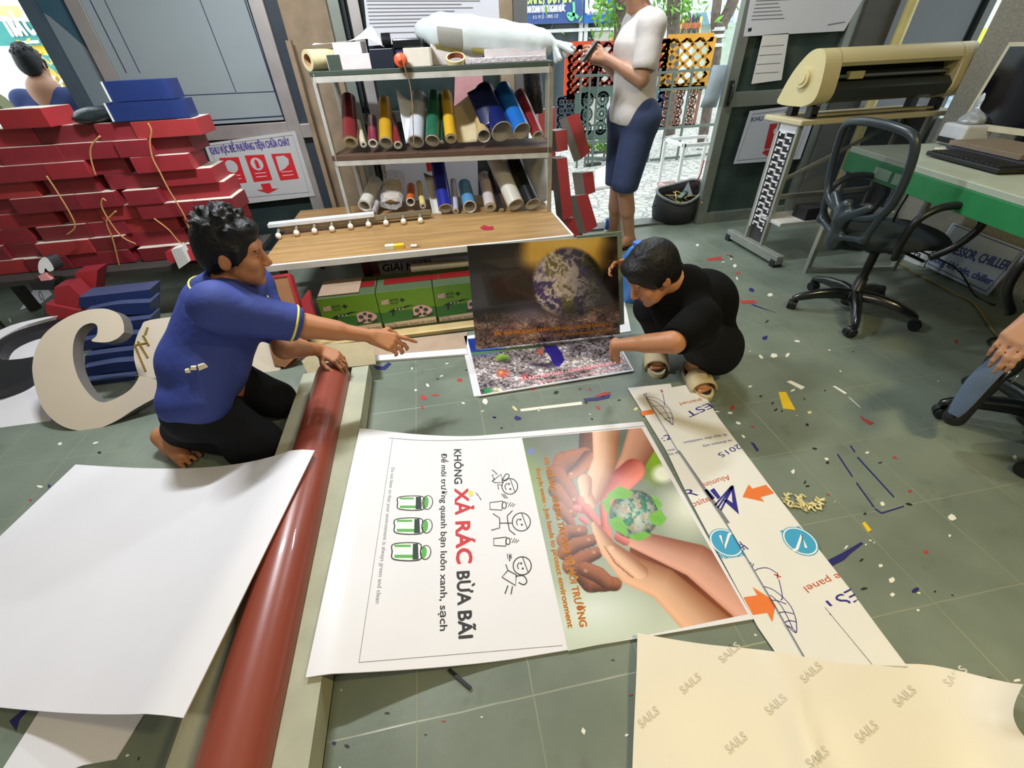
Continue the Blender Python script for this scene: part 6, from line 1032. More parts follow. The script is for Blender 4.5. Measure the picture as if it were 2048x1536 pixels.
# fence of cut lattice panels
def lattice(px, Yv, m, kind, label, group=None, n=(3, 4), fw=.03):
    f = Fr((0, Yv, 0), (1, 0, 0), (0, 0, 1)); q = [np.array(f.px(*p)) for p in px]; a0, b1 = q[0]; a1, b0 = q[2]; t = thing('lattice_panel', f.pt((a0+a1)/2, b0), label, 'panel', group); W_, H_ = a1-a0, b1-b0; mb = MB()
    bar = lambda A_, B_, w: mb.bar(f.pt(*A_), f.pt(*B_), .016, w, m, up=(0, 0, 1) if abs(A_[1]-B_[1]) < abs(A_[0]-B_[0]) else (1, 0, 0))
    def bar(A_, B_, w):
        A_, B_ = A3(*A_, 0)[:2], A3(*B_, 0)[:2]; d = nrm(B_-A_); n_ = A3(-d[1], d[0])*w/2; P = [A_+n_, A_-n_, B_-n_, B_+n_]; mb.prism([f.pt(*p) for p in P], (0, .015, 0), m)
    for A_, B_ in [((a0, b0), (a1, b0)), ((a1, b0), (a1, b1)), ((a1, b1), (a0, b1)), ((a0, b1), (a0, b0))]: bar(A_, B_, fw*2)
    def ring_(cx, cy, r, w, k=14):
        C_ = [(cx+r*math.cos(a), cy+r*math.sin(a)) for a in np.linspace(0, 2*math.pi, k+1)]
        for i in range(k): bar(C_[i], C_[i+1], w)
    nx, ny = n; cw, ch = W_/nx, H_/ny
    for i in range(nx):
        for j in range(ny):
            cx, cy = a0+cw*(i+.5), b0+ch*(j+.5)
            if kind == 'flower':
                ring_(cx, cy, min(cw, ch)*.5, .02); ring_(cx, cy, min(cw, ch)*.14, .018, 8)
                for k in range(6): a = k*math.pi/3; bar((cx+math.cos(a)*min(cw, ch)*.14, cy+math.sin(a)*min(cw, ch)*.14), (cx+math.cos(a)*min(cw, ch)*.5, cy+math.sin(a)*min(cw, ch)*.5), .018)
            elif kind == 'diag':
                if (i+j) % 2: 
                    for k in (-.3, 0, .3): bar((cx-cw*.5+k*cw, cy-ch*.5), (cx+cw*.5+k*cw*.4, cy+ch*.5), .011)
                else:
                    for k in (-.3, 0, .3): bar((cx-cw*.5+k*cw, cy+ch*.5), (cx+cw*.5+k*cw*.4, cy-ch*.5), .011)
            elif kind == 'petal': ring_(cx-cw*.5, cy, min(cw, ch)*.62, .02); ring_(cx, cy-ch*.5, min(cw, ch)*.4, .018); bar((cx-cw*.5, cy-ch*.5), (cx+cw*.5, cy+ch*.5), .02)
            elif kind == 'wheel':
                ring_(cx, cy, min(cw, ch)*.48, .022, 20); ring_(cx, cy, min(cw, ch)*.16, .02, 10)
                for k in range(14): a = k*math.pi/7; bar((cx+math.cos(a)*min(cw, ch)*.16, cy+math.sin(a)*min(cw, ch)*.16), (cx+math.cos(a)*min(cw, ch)*.48, cy+math.sin(a)*min(cw, ch)*.48), .016)
            elif kind == 'swirl': ring_(cx, cy, min(cw, ch)*.42, .035); bar((cx-cw*.5, cy), (cx-cw*.1, cy+ch*.3), .035); bar((cx+cw*.1, cy-ch*.3), (cx+cw*.5, cy), .035); bar((cx, cy+ch*.1), (cx, cy+ch*.5), .03)
    mb.obj('cut_panel', t); return t
OG = M('orange_red_panel', (228, 84, 44), .5); BRK = M('brick_red_panel', (176, 78, 66), .5); SLT = M('slate_panel', (70, 78, 90), .5); GGN = M('grey_green_panel', (98, 122, 112), .5); GLD = M('gold_yellow_panel', (224, 158, 40), .5); BLP = M('royal_blue_panel', (44, 92, 190), .5); BRN = M('red_brown_panel', (150, 104, 82), .5); REDP = M('signal_red_panel', (206, 44, 48), .5)
LG = 'cut lattice panels on the street fence'
lattice([(1137, 92), (1194, 89), (1192, 190), (1115, 195)], 6.5, OG, 'swirl', 'orange lattice panel at the left of the street fence', LG, (4, 6), .04)
lattice([(1196, 89), (1268, 84), (1262, 182), (1196, 186)], 6.5, BRK, 'petal', 'brick red lattice panel behind the standing person', LG, (4, 5))
lattice([(1116, 196), (1158, 194), (1156, 278), (1114, 282)], 6.5, SLT, 'flower', 'slate lattice panel below the orange panel', LG, (3, 5), .02)
lattice([(1160, 186), (1250, 182), (1244, 266), (1158, 272)], 6.45, GGN, 'wheel', 'grey-green lattice panel with a wheel pattern', LG, (3, 3), .06)
lattice([(1336, 78), (1418, 72), (1408, 172), (1328, 178)], 6.5, GLD, 'diag', 'gold yellow lattice panel at the right of the street fence', LG, (7, 8), .045)
lattice([(1322, 80), (1334, 79), (1328, 150), (1314, 152)], 6.5, REDP, 'swirl', 'narrow red lattice panel beside the gold panel', LG, (1, 4), .015)
lattice([(1306, 176), (1326, 174), (1318, 252), (1300, 256)], 6.5, BLP, 'swirl', 'royal blue lattice panel behind the standing person', LG, (1, 5), .015)
lattice([(1324, 178), (1398, 172), (1388, 250), (1318, 256)], 6.5, BRN, 'flower', 'red-brown lattice panel below the gold panel', LG, (3, 4), .02)
t = thing('street_fence', (2.9, 6.4, -.04), 'thin grey steel fence frame carrying the lattice panels', 'fence'); GF = M('grey_green_fence_steel', (104, 116, 108), .5, .2); mb = MB()
for xa, y, xb, y2 in [(1150, 152, 1266, 148), (1318, 146, 1460, 135), (1320, 180, 1460, 172), (1160, 285, 1230, 283), (1310, 258, 1440, 248), (1170, 318, 1240, 316), (1300, 320, 1440, 306)]: mb.bar(YP(xa, y, 6.4), YP(xb, y2, 6.4), .03, .03, GF)
mb.obj('rails', t); mb = MB()
for x in (1162, 1180, 1196, 1240, 1318, 1346, 1382): a = YP(x, 160, 6.4); mb.bar((a[0], 6.4, -.05), (a[0], 6.4, 1.05), .025, .025, GF)
mb.obj('posts', t)
for i, (x, y, r) in enumerate([(1178, 290, .10), (1210, 288, .12)]):
    t = thing('kerb_plant', YP(x, y+16, 6.7)*A3(1, 1, 0)+A3(0, 0, -.05), 'small bright plant at the foot of the fence, %s one' % ['left', 'right'][i], 'plant'); c = YP(x, y, 6.7); mb = MB()
    for _ in range(70): q = c+RNG.normal(size=3)*r*A3(1, .6, .8)*.6; d = nrm(RNG.normal(size=3)); s = nrm(np.cross(d, RNG.normal(size=3))); mb.add([q, q+d*.05+s*.02, q+d*.1, q+d*.05-s*.02], [(0, 1, 2, 3)], LEAF)
    mb.bar((c[0], c[1], -.05), c, .02, .02, BARK); mb.obj('leaves', t)
t = thing('dark_planks', (2.1, 5.4, -.05), 'dark scrap lying on the pavement under the fence', 'scrap'); mb = MB()
for i, (x, y, x2, y2) in enumerate([(1180, 305, 1235, 300), (1172, 316, 1240, 318), (1170, 330, 1200, 326)]): mb.bar(G(x, y, -.03), G(x2, y2, -.03), .08, .03, M('dark_grey_scrap', (70, 76, 78), .6))
mb.obj('scrap_bars', t)
mb = MB(); mb.prism([G(*p, -.045) for p in [(1190, 345), (1225, 330), (1240, 372), (1190, 380)]], (0, 0, .03), PAP); tag(mb.obj('paper_sheet'), 'white sheet lying on the sunny pavement behind the red letter pieces', 'paper')
# white steel stool frame
t = thing('stool_frame', (2.75, 4.8, -.05), 'white square-tube frame standing on the pavement by the door', 'stool'); mb = MB(); b0 = A3(2.62, 4.62, -.05); WS = M('white_square_tube', (226, 226, 222), .45); w_, d_, h_ = .50, .42, .52
cor = [b0, b0+A3(w_, .0, 0), b0+A3(w_, d_, 0), b0+A3(0, d_, 0)]
for c in cor: m2 = MB(); m2.bar(c, c+A3(0, 0, h_), .03, .03, WS); m2.obj('leg', t)
mb = MB()
for z in (h_-.015,):
    for i in range(4): mb.bar(cor[i]+A3(0, 0, z), cor[(i+1) % 4]+A3(0, 0, z), .03, .03, WS)
mb.obj('top_rails', t); mb = MB()
for i in range(4): mb.bar(cor[i]+A3(0, 0, .05), cor[(i+1) % 4]+A3(0, 0, .05), .03, .03, M('pinkish_white_tube', (214, 180, 174), .5))
mb.bar(cor[0]+A3(0, 0, .05), cor[2]+A3(0, 0, .05), .025, .025, WS); mb.obj('lower_rails', t)
# tool bag at the threshold
c = G(1347, 440, 0); t = thing('tool_bag', c, 'open black canvas bag full of tools and cables at the doorway', 'bag'); BAGM = M('black_canvas', (30, 32, 34), .75, bump=.4, bscale=40); sx_, sy_ = .215, .17
R_ = []
for k, (z, s) in enumerate([(.0, .78), (.03, .95), (.12, 1.05), (.20, 1.0), (.255, .93), (.258, .88), (.2, .9), (.13, .9)]):
    R_.append([c+A3(sx_*s*math.cos(a)*(1+.05*math.sin(3*a+k)), sy_*s*math.sin(a), z+(.05*math.cos(a-.9)+.03*math.cos(2*a) if z > .19 else 0)) for a in np.linspace(0, 2*math.pi, 29)])
mb = MB(); mb.grid(R_, BAGM); mb.add([p for p in R_[0][:-1]], [list(range(28))], BAGM); mb.add([p for p in R_[-1][:-1]], [list(range(28))], BAGM); mb.obj('bag_body', t)
mb = MB(); mb.tube([p+A3(0, 0, .004) for p in R_[4]], .012, M('pale_grey_rim', (120, 124, 122), .6, var=.3, scale=20), 8); mb.obj('bag_rim', t)
for i in range(14):
    p = c+A3(*(RNG.uniform(-1, 1, 2)*A3(.13, .09)), .15+RNG.random()*.05); q = [p+A3(*(RNG.normal(size=3)*A3(.06, .05, .03))) for _ in range(4)]; 
    for v in q: v[2] = max(.15, min(v[2], .27))
    mb = MB(); mb.tube(smoothpts(q, 4), .005, [BLK, M('yellow_tool_cable', (190, 160, 70), .5), KGY, BLK][i % 4], 6); tag(mb.obj('cable'), ['black cable end tangled in the open tool bag', 'yellow cable end tangled in the open tool bag', 'grey cable end tangled in the open tool bag', 'black cable end tangled in the open tool bag'][i % 4], 'cable', ['black cables in the tool bag', 'yellow cables in the tool bag', 'grey cables in the tool bag', 'black cables in the tool bag'][i % 4])
mb = MB(); mb.bar(c+A3(-.02, -.06, .2), c+A3(.08, .02, .23), .04, .03, M('dark_green_drill', (40, 72, 58), .4)); mb.bar(c+A3(.05, -.0, .2), c+A3(.05, -.01, .14), .035, .03, M('dark_green_drill')); tag(mb.obj('power_drill'), 'dark green power drill lying in the tool bag', 'tool')
mb = MB(); q = c+A3(.09, .03, .2); mb.add([q+A3(-.05, 0, 0), q+A3(.06, -.02, .0), q+A3(.07, .05, .02), q+A3(.0, .0, .12)], [(0, 1, 3), (1, 2, 3), (2, 0, 3), (0, 2, 1)], M('pale_blue_cloth')); tag(mb.obj('plastic_piece'), 'pale blue plastic sheet piece sticking out of the tool bag', 'plastic')
mb = MB(); p0, p1 = c+A3(.17, .06, .26), YP(1408, 320, 3.62); mb.tube([p0, (p0+p1)/2+A3(.02, 0, 0), p1], .005, M('orange_red_cord', (206, 70, 44), .5), 6); tag(mb.obj('cord'), 'orange-red cord rising from the tool bag along the door edge', 'cord')
# stretch film, spray can, blue jug near the table corner
c = A3(1.487, 3.46, 0); t = thing('stretch_film_roll', c, 'roll of clear stretch film standing behind the earth poster', 'roll'); mb = MB(); mb.pipe(c+A3(0, 0, .004), c+A3(0, 0, .325), .066, .03, M('clear_film_roll', (206, 206, 202), .25, var=.1, scale=30, coat=.3), CARD, mend=M('clear_film_roll')); mb.obj('film', t); mb = MB(); mb.pipe(c, c+A3(0, 0, .33), .031, .026, M('brown_tube', (156, 112, 74), .7)); mb.obj('core', t)
c = A3(1.385, 3.40, 0); t = thing('spray_can', c, 'blue and white spray can beside the stretch film roll', 'can'); mb = MB(); mb.lathe(c, [(.03, 0), (.033, .004), (.033, .13), (.026, .145)], M('blue_can', (48, 96, 180), .35), 20); mb.obj('can_body', t); mb = MB(); mb.lathe(c+A3(0, 0, .145), [(.029, 0), (.029, .035), (.022, .04)], M('bright_blue_cap', (60, 120, 210), .35), 20); mb.obj('cap', t); mb = MB(); mb.lathe(c+A3(0, 0, .05), [(.0335, 0), (.0335, .05)], KW, 20); mb.obj('label', t)
c = A3(1.16, 2.36, 0); t = thing('blue_jug', c, 'translucent blue plastic jug standing behind the earth poster', 'jug'); mb = MB(); mb.lathe(c, [(.07, 0), (.085, .02), (.088, .2), (.08, .28), (.05, .33), (.03, .35)], M('translucent_blue', (70, 140, 226), .15, trans=.3), 24); mb.obj('jug_body', t); mb = MB(); mb.cyl(c+A3(0, 0, .35), c+A3(0, 0, .37), .032, M('bright_blue_cap')); mb.obj('cap', t)
f = Fr((0, 0, .004), (1, 0, 0), (0, 1, 0)); mb = MB(); mb.prism([f.P(*p) for p in [(1215, 575), (1243, 572), (1262, 662), (1225, 668)]], (0, 0, -.003), PAP); tag(mb.obj('paper_sheet'), 'white sheet added for the doorway reflection on the floor right of the earth poster', 'paper')  # white sheet added where the tiles reflect the bright doorway
# left: street seen through the open bay
mb = MB(); mb.box((-6.0, 8.6, 1.2), (4.2, .2, 3.2), M('pale_shop_wall', (220, 226, 220), .8)); tag(mb.obj('building_front'), 'pale shop front across the street at the far left', 'building')
def lsgn(px, Yv, m, label, name='shop_sign'): return sgn(name, px, Yv, m, label)
o, f = lsgn([(-40, 36), (62, 44), (86, 90), (0, 92)], 8.0, M('sign_teal', (64, 152, 146), .5), 'teal drinks shop sign beyond the left window'); f = Fr((0, 7.98, 0), (1, 0, 0), (0, 0, 1)); mb = MB(); textpx(mb, f, 'TRÀ C', (20, 72), (72, 68), .19, KW, bold=.05); strokepx(mb, f, [(34, 86), (78, 83)], .03, KW); mb.obj('sign_lettering', o)
lsgn([(-40, 8), (30, 12), (48, 34), (-40, 36)], 8.05, M('sign_cream_yellow', (236, 222, 140), .5), 'cream yellow band above the teal sign'); lsgn([(58, 92), (88, 86), (102, 108), (70, 110)], 8.05, M('sign_yellow'), 'yellow picture panel below the teal sign'); lsgn([(84, 110), (98, 112), (116, 150), (100, 146)], 8.05, M('sign_teal'), 'small teal panel beside the person outside')
t = thing('flower_pot', YP(130, 178, 6.0)*A3(1, 1, 0), 'yellow flowering plant outside the left window', 'plant'); c = YP(128, 158, 6.0); mb = MB()
for _ in range(120): q = c+RNG.normal(size=3)*A3(.12, .1, .12); d = nrm(RNG.normal(size=3)); s = nrm(np.cross(d, RNG.normal(size=3))); mb.add([q, q+d*.04+s*.02, q+d*.07, q+d*.04-s*.02], [(0, 1, 2, 3)], M('yellow_petals', (226, 196, 90), .6))
mb.obj('flowers', t); mb = MB(); mb.cyl(c*A3(1, 1, 0), c-A3(0, 0, .1), .05, BARK); mb.obj('stem', t)
# right: street signs through the gap beside the pillar
for px, m, l in [([(1936, 28), (1950, 25), (1938, 52), (1922, 56)], M('sign_rose_red', (206, 84, 92), .5), 'rose red sign seen through the gap beside the concrete pillar'), ([(1914, 60), (1956, 58), (1948, 82), (1903, 84)], M('sign_violet', (64, 52, 150), .5), 'violet and white sign seen through the gap beside the concrete pillar'), ([(1956, 58), (1974, 56), (1944, 108), (1936, 104)], M('sign_lemon', (232, 236, 90), .5), 'lemon yellow sign seen through the gap beside the concrete pillar')]:
    f = Fr((6.0, 0, 0), (0, -1, 0), (0, 0, 1)); mb = MB(); mb.prism([f.P(*p) for p in px], (.05, 0, 0), m); o = tag(mb.obj('street_sign'), l, 'sign')
    if 'violet' in l: m2 = MB(); polypx(m2, Fr((5.99, 0, 0), (0, -1, 0), (0, 0, 1)), [(1930, 60), (1953, 59), (1946, 79), (1922, 80)], KW); m2.obj('white_panel', o)
mb = MB(); mb.box((8.2, 5.0, .9), (.3, 9, 3.2), M('pale_side_wall', (226, 224, 214), .8)); tag(mb.obj('building_front'), 'pale building front outside on the right', 'building')
soft('parked_car', [ell((6.8, 4.9, .42), (.75, 1.7, .34)), ell((6.8, 4.8, .85), (.62, .95, .34))], M('grey_blue_car_paint', (150, 172, 184), .2, .3), None, .04, .1); o = bpy.data.objects['parked_car']; tag(o, 'grey-blue parked car outside beside the right gap', 'car'); mb = MB(); mb.box((6.28, 4.8, .86), (.06, 1.1, .26), M('dark_shop_glass')); mb.obj('side_window', o); 
for y in (4.0, 5.8): mb = MB(); mb.cyl((6.05, y, .24), (6.25, y, .24), .28, BLK); mb.obj('wheel', o)
# ================================================================ people
SKIN = M('tan_skin', (178, 120, 82), .5, var=.06, scale=9); SKIN2 = M('light_tan_skin', (188, 130, 92), .5, var=.06, scale=9); SKIN3 = M('pale_tan_skin', (178, 132, 104), .5, var=.05); LIP = M('lips', (140, 78, 62), .45, var=.03); HAIR = M('black_hair', (15, 15, 18), .5, var=.4, scale=60, bump=.5, bscale=90, spec=.35); WHT = M('eye_white', (220, 214, 206), .25, var=0); IRIS = M('dark_iris', (34, 22, 16), .2, var=0)
BROW = M('black_brow', (28, 22, 20), .7)
def head(c, f, u, s=1.):
    f = nrm(f); u = nrm(A3(*u)-f*(A3(*u)@f)); r = np.cross(f, u); Q = lambda a, b, d: c+s*(f*a+u*b+r*d); k = .012
    p = [ell(Q(-.012, .03, 0), (.095*s, .073*s, .085*s), f, r), ell(Q(.02, -.035, 0), (.068*s, .058*s, .075*s), f, r), cone(Q(.045, -.062, .028), Q(.045, -.062, -.028), .034*s, .034*s), ell(Q(.066, -.096, 0), (.022*s, .026*s, .018*s), f, r),
         cone(Q(.072, .028, .03), Q(.072, .028, -.03), .017*s, .017*s), cone(Q(.088, .012, 0), Q(.106, -.026, 0), .009*s, .0125*s, .008), cone(Q(.097, -.031, .011), Q(.097, -.031, -.011), .0085*s, .0085*s, .006),
         ell(Q(.062, -.022, .042), (.022*s, .022*s, .022*s), f, r), ell(Q(.062, -.022, -.042), (.022*s, .022*s, .022*s), f, r), cone(Q(.084, -.058, .016), Q(.084, -.058, -.016), .0075*s, .0075*s, .006), cone(Q(.081, -.070, .014), Q(.081, -.070, -.014), .0085*s, .0085*s, .006), ell(Q(.085, -.0635, 0), (.012*s, .022*s, .0018*s), f, r, None, .003, True)]
    for d in (1, -1):
        p += [ell(Q(.080, .006, .032*d), (.014*s, .016*s, .009*s), f, r, None, .008, True), ell(Q(.069, .004, .032*d), (.013*s, .014*s, .011*s), f, r, None, .004)]
        p += [ell(Q(-.012, -.008, .076*d), (.020*s, .009*s, .031*s), f+r*d*-.35, r+f*.35*d, None, .006), ell(Q(-.006, -.006, .086*d), (.010*s, .005*s, .017*s), f, r, None, .004, True)]
    return p, Q
def face_parts(Q, t, s=1.):
    for d in (1, -1):
        mb = MB(); mb.ball(Q(.0695, .004, .032*d), .0118*s, WHT, 12); mb.ball(Q(.0775, .003, .032*d), .0052*s, IRIS, 10); mb.obj('eye', t)
        mb = MB(); mb.tube([Q(.083, .022, .016*d), Q(.087, .029, .030*d), Q(.076, .026, .050*d)], [.003*s, .0042*s, .002*s], BROW, 6); mb.obj('eyebrow', t)
def lip_paint(Q, s=1.):
    a = Q(.086, -.064, 0)
    return lambda P: (np.linalg.norm((P-a)*A3(1, 1, 1), axis=1) < .0165*s).astype(int)
def hair(Q, t, seed=1, s=1., front=.04, longer=0., puff=1., side=-.012):
    r = np.random.default_rng(seed); c = Q(-.014, .034, 0); p = []; f, u, rr = [nrm(Q(*v)-Q(0, 0, 0)) for v in ((1, 0, 0), (0, 1, 0), (0, 0, 1))]
    p.append(ell(Q(-.02, .040, 0), (.099*s, .081*s, .092*s*puff), f, rr)); p.append(ell(Q(-.052, .0, 0), (.062*s, .074*s, .075*s), f, rr)); p.append(ell(Q(.045, .088, 0), (.045*s, .062*s, .032*s*puff), f, rr))
    for d in (1, -1): p.append(cone(Q(.028, .03, .071*d), Q(.022, side, .074*d), .014*s, .008*s))
    for i in range(70):
        th = r.uniform(0, 2*math.pi); ph = r.uniform(.02, 1.25); q = Q(-.02+.097*math.sin(ph)*math.cos(th), .04+.090*puff*math.cos(ph), .080*math.sin(ph)*math.sin(th)); d = nrm((q-c)+f*r.uniform(-.2, .9)*.06+r.normal(size=3)*.03)
        if math.sin(ph)*math.cos(th) > .75 and ph > 1.0: continue
        p.append(cone(q, q+d*(.016+longer), .013*s, .004*s, .008))
    p.append(ell(Q(.105, -.03+front*.3, 0), (.075*s, .075*s, .070*s), f, rr, None, .01, True)); p.append(ell(Q(.03, -.10, 0), (.09*s, .1*s, .075*s), f, rr, None, .01, True))
    return soft('hair', p, HAIR, t, .0055, .012)
def hand(w, d, n, t, s=1., curl=(.5, .5, .5, .5), spread=.06, thumb=.6, thumb_curl=.4, k=.006):
    """w wrist, d towards fingers, n back-of-hand normal, t thumb side"""
    d = nrm(d); n = nrm(A3(*n)-d*(A3(*n)@d)); t = nrm(A3(*t)-d*(A3(*t)@d)-n*(A3(*t)@n)); P = []
    L = [(.044, .026, .022), (.049, .030, .024), (.046, .028, .023), (.035, .021, .020)]; off = [.030, .010, -.011, -.030]; kd = [.085, .088, .084, .076]; rr = [.0092, .0095, .0090, .0080]
    for i in range(4):
        b = w+d*kd[i]*s+t*off[i]*s; P.append(cone(w+t*off[i]*.55*s+d*.01*s, b, .0165*s, .0115*s, .012)); a = 0; q = b; ang = spread*(1.5-i)
        for j in range(3):
            a += curl[i]*(.75, 1.0, .7)[j]; dv = d*math.cos(a)-n*math.sin(a)+t*ang*math.cos(a); e = q+nrm(dv)*L[i][j]*s; P.append(cone(q, e, rr[i]*s*(1-.1*j), rr[i]*s*(.9-.1*j), k)); q = e
    b = w+d*.022*s+t*.026*s-n*.006*s; q = b+nrm(d*.62+t*thumb-n*.25)*.042*s; P.append(cone(b-t*.008*s, q, .0155*s, .0115*s, .010)); dv = nrm(d*.9+t*thumb*(.6-thumb_curl)-n*.35*thumb_curl*2); e = q+dv*.030*s; P.append(cone(q, e, .011*s, .0098*s, k)); P.append(cone(e, e+nrm(dv-t*thumb_curl*.5)*.024*s, .0098*s, .008*s, k))
    return P
def foot(ankle, toe_dir, s=1., up=(0, 0, 1)):
    d = nrm(toe_dir); u = nrm(A3(*up)-d*(A3(*up)@d)); r = np.cross(d, u); b = ankle-u*.065*s; P = [cone(ankle, b-d*.03*s+u*.025*s, .036*s, .032*s), cone(b-d*.03*s+u*.022*s, b+d*.11*s+u*.016*s, .031*s, .030*s), cone(ankle+d*.01*s, b+d*.10*s+u*.02*s, .034*s, .024*s)]
    for i, (o, L_, r_) in enumerate([(.028, .058, .0125), (.010, .056, .0095), (-.006, .050, .009), (-.020, .043, .0085), (-.032, .034, .008)]): q = b+d*.105*s+r*o*s+u*.008*s; P.append(cone(q, q+d*L_*s-u*.002*s, r_*s, r_*.9*s, .006))
    return P
# ---------------------------------------------------------------- kneeling person in the blue shirt
t1 = thing('person', (-.98, 1.5, 0), 'kneeling person in a blue polo shirt with yellow trim, pointing at the posters', 'person')
hc = RD(467, 507, 1.85); hf, hu = A3(.97, .10, -.20), A3(-.10, .02, .97); hp, HQ = head(hc, hf, hu)
nk = hc+A3(-.085, -.01, -.165); shR = RD(432, 612, 1.76); shL = nk+A3(.03, .17, -.02); hipR, hipL = A3(-1.015, 1.45, .27), A3(-1.005, 1.63, .275); belly = A3(-.965, 1.54, .39); chest = (shR+shL)/2+A3(-.065, 0, -.06)
elR = RD(612, 652, 1.79); wrR = RD(742, 672, 1.80); elL = RD(570, 695, 1.98); wrL = A3(-.625, 1.785, .245)
kneR, ankR = A3(-.84, 1.40, .075), A3(-1.20, 1.51, .085); kneL, ankL = A3(-.835, 1.655, .09), A3(-1.16, 1.72, .08)
fin = nrm(RD(833, 690, 1.79)-wrR)
body = hp+[cone(hc+A3(-.045, 0, -.08), nk, .056, .062), cone(nk, chest, .075, .12), cone(shR, shL, .065, .065), cone(chest, belly, .135, .14), cone(belly, (hipR+hipL)/2, .14, .13), cone(hipR, hipL, .10, .10)]
body += chain([shR, elR, wrR], [.052, .040, .026])+[cone(elR, elR*.55+wrR*.45, .042, .037)]+chain([shL, elL, wrL], [.05, .042, .027])+[cone(elL, elL*.55+wrL*.45, .042, .037)]
body += chain([hipR, kneR], [.085, .06])+chain([kneR, ankR], [.058, .036])+chain([hipL, kneL], [.085, .06])+chain([kneL, ankL], [.058, .036])
body += hand(wrR, fin+A3(0, 0, -.12), A3(-.05, -.55, .8), A3(.3, .75, .45), 1.02, (.16, .62, .70, .72), .05, .5, .6)
body += hand(wrL, A3(.80, -.28, -.42), A3(.35, -.2, .9), A3(-.35, -.9, .1), 1.0, (.62, .66, .66, .7), .05, .7, .3)
body += foot(ankR, A3(-.35, -.12, -1), .98, up=A3(1, .2, .3)) if False else []
fR = [cone(ankR, A3(-1.275, 1.53, .075), .036, .034), cone(A3(-1.275, 1.53, .07), A3(-1.235, 1.475, .028), .033, .03), cone(A3(-1.275, 1.53, .06), A3(-1.17, 1.43, .035), .032, .03), cone(ankR, A3(-1.19, 1.44, .045), .034, .028)]
for i in range(5): q = A3(-1.175+.014*i, 1.40+.020*i, .022); fR.append(cone(q+A3(-.03, .03, .008), q+A3(.022, -.024, -.004), .0115-.0008*i, .0095-.0006*i, .006))
body += fR+[cone(ankL, A3(-1.2, 1.74, .05), .034, .026)]
soft('body', body, [SKIN, LIP], t1, .0045, .018, lip_paint(HQ)); face_parts(HQ, t1)
hair(HQ, t1, 3, 1.02, .02, .012, 1.14)
BLS = M('royal_blue_polo', (44, 60, 134), .75, var=.06, scale=10, bump=.35, bscale=26); YEL = M('yellow_piping', (226, 214, 96), .6, var=.03)
slv = elR*.80+shR*.20; sd = nrm(elR-shR)
sh = [cone(nk+A3(-.02, 0, .008), chest, .078, .138), cone(shR, shL, .078, .078), cone(chest, belly, .142, .145), cone(belly, (hipR+hipL)/2+A3(-.01, 0, .01), .146, .135), cone(hipR+A3(-.01, -.01, .02), hipL+A3(-.01, .01, .02), .108, .108), cone(shR, slv, .076, .068), cone(shR+A3(.02, .02, -.05), slv, .07, .05), cone(shL, shL*.3+elL*.7, .074, .066), cone(belly+A3(.04, -.06, 0), hipR+A3(.06, -.04, .04), .10, .09)]
r = np.random.default_rng(5)
for i in range(26):                                         # folds
    a = chest*(1-r.random())+belly*r.random(); a = (chest if i % 2 else belly)+A3(r.uniform(-.05, .06), -.128, r.uniform(-.14, .12)); b = a+A3(r.uniform(.06, .16), r.uniform(-.01, .02), r.uniform(-.08, .06)); 
for k_ in range(6): q = shR+(slv-shR)*(.15+.14*k_); n_ = A3(0, -.6, .75); sh.append(cone(q+n_*.066+A3(-.02, 0, -.02), q+n_*.070+A3(.03, .01, -.045), .010, .006, .012))
sh.append(ell(slv+sd*.055, (.05, .058, .058), sd, A3(0, -1, 0), None, .006, True))
for hp_ in (nk+A3(.01, .005, .06),): sh.append(cone(hp_, hp_+A3(.04, 0, .08), .058, .075, .006)); sh[-1] = ell(hp_+A3(.02, 0, .03), (.062, .062, .07), (1, 0, 0), (0, 1, 0), None, .008, True)
soft('polo_shirt', sh, BLS, t1, .006, .03)
na = nrm(hc+A3(-.045, 0, -.08)-nk); nx = nrm(A3(1, 0, 0)-na*na[0]); ny = np.cross(na, nx); P = []
for a in np.linspace(math.radians(24), math.radians(336), 26):
    o_ = nx*math.cos(a)+ny*math.sin(a); bk = .5-.5*math.cos(a); P.append([nk+na*(.066+.014*bk)+o_*.064, nk+na*(.078+.016*bk)+o_*.072, nk+na*(.064+.008*bk)+o_*.090, nk+na*(.040+.004*bk-.02*(1-bk))+o_*(.118+.016*(1-bk))])
mb = MB(); mb.grid(P, BLS); mb.obj('collar', t1, solid=.004)
mb = MB(); mb.tube([q[3]+na*.002 for q in P], .0038, YEL, 6); mb.obj('collar_piping', t1)
e1 = nrm(np.cross(sd, A3(0, 0, 1))); e2 = np.cross(sd, e1); ce = slv+sd*.014; mb = MB(); mb.tube([ce+.0665*(math.cos(a)*e1+math.sin(a)*e2) for a in np.linspace(0, 2*math.pi, 26, endpoint=False)], .0045, YEL, 6, closed=True); mb.obj('cuff_piping', t1)
mb = MB(); q = shR+(slv-shR)*.86; nn_ = nrm(A3(0, -.75, .66)); 
for k_ in (-1, 1): mb.bar(q+nn_*.069+e2*.0-sd*.0+k_*A3(-.008, 0, .010), q+nn_*.069+k_*A3(-.008, 0, .010)+A3(-.012, 0, .012), .006, .003, YEL)
mb.obj('sleeve_mark', t1)
lf = Fr(belly+A3(.06, -.141, .06), (1, .25, 0), (.05, .1, 1)); mb = MB(); 
for P in [[(.0, .0), (.035, .006), (.028, .026), (.004, .024)], [(-.03, .012), (-.008, .006), (-.003, .022), (-.022, .026)], [(-.05, .004), (-.034, .0), (-.034, .018), (-.048, .018)]]: mb.prism([lf.pt(a*.8, b*.8, .004) for a, b in P], -lf.n*.01, M('cream_logo', (226, 212, 180), .6, var=0))
mb.obj('shirt_emblem', t1)
TRO = M('black_trousers', (20, 22, 27), .9, var=.1, spec=.2, bump=.4, bscale=24)
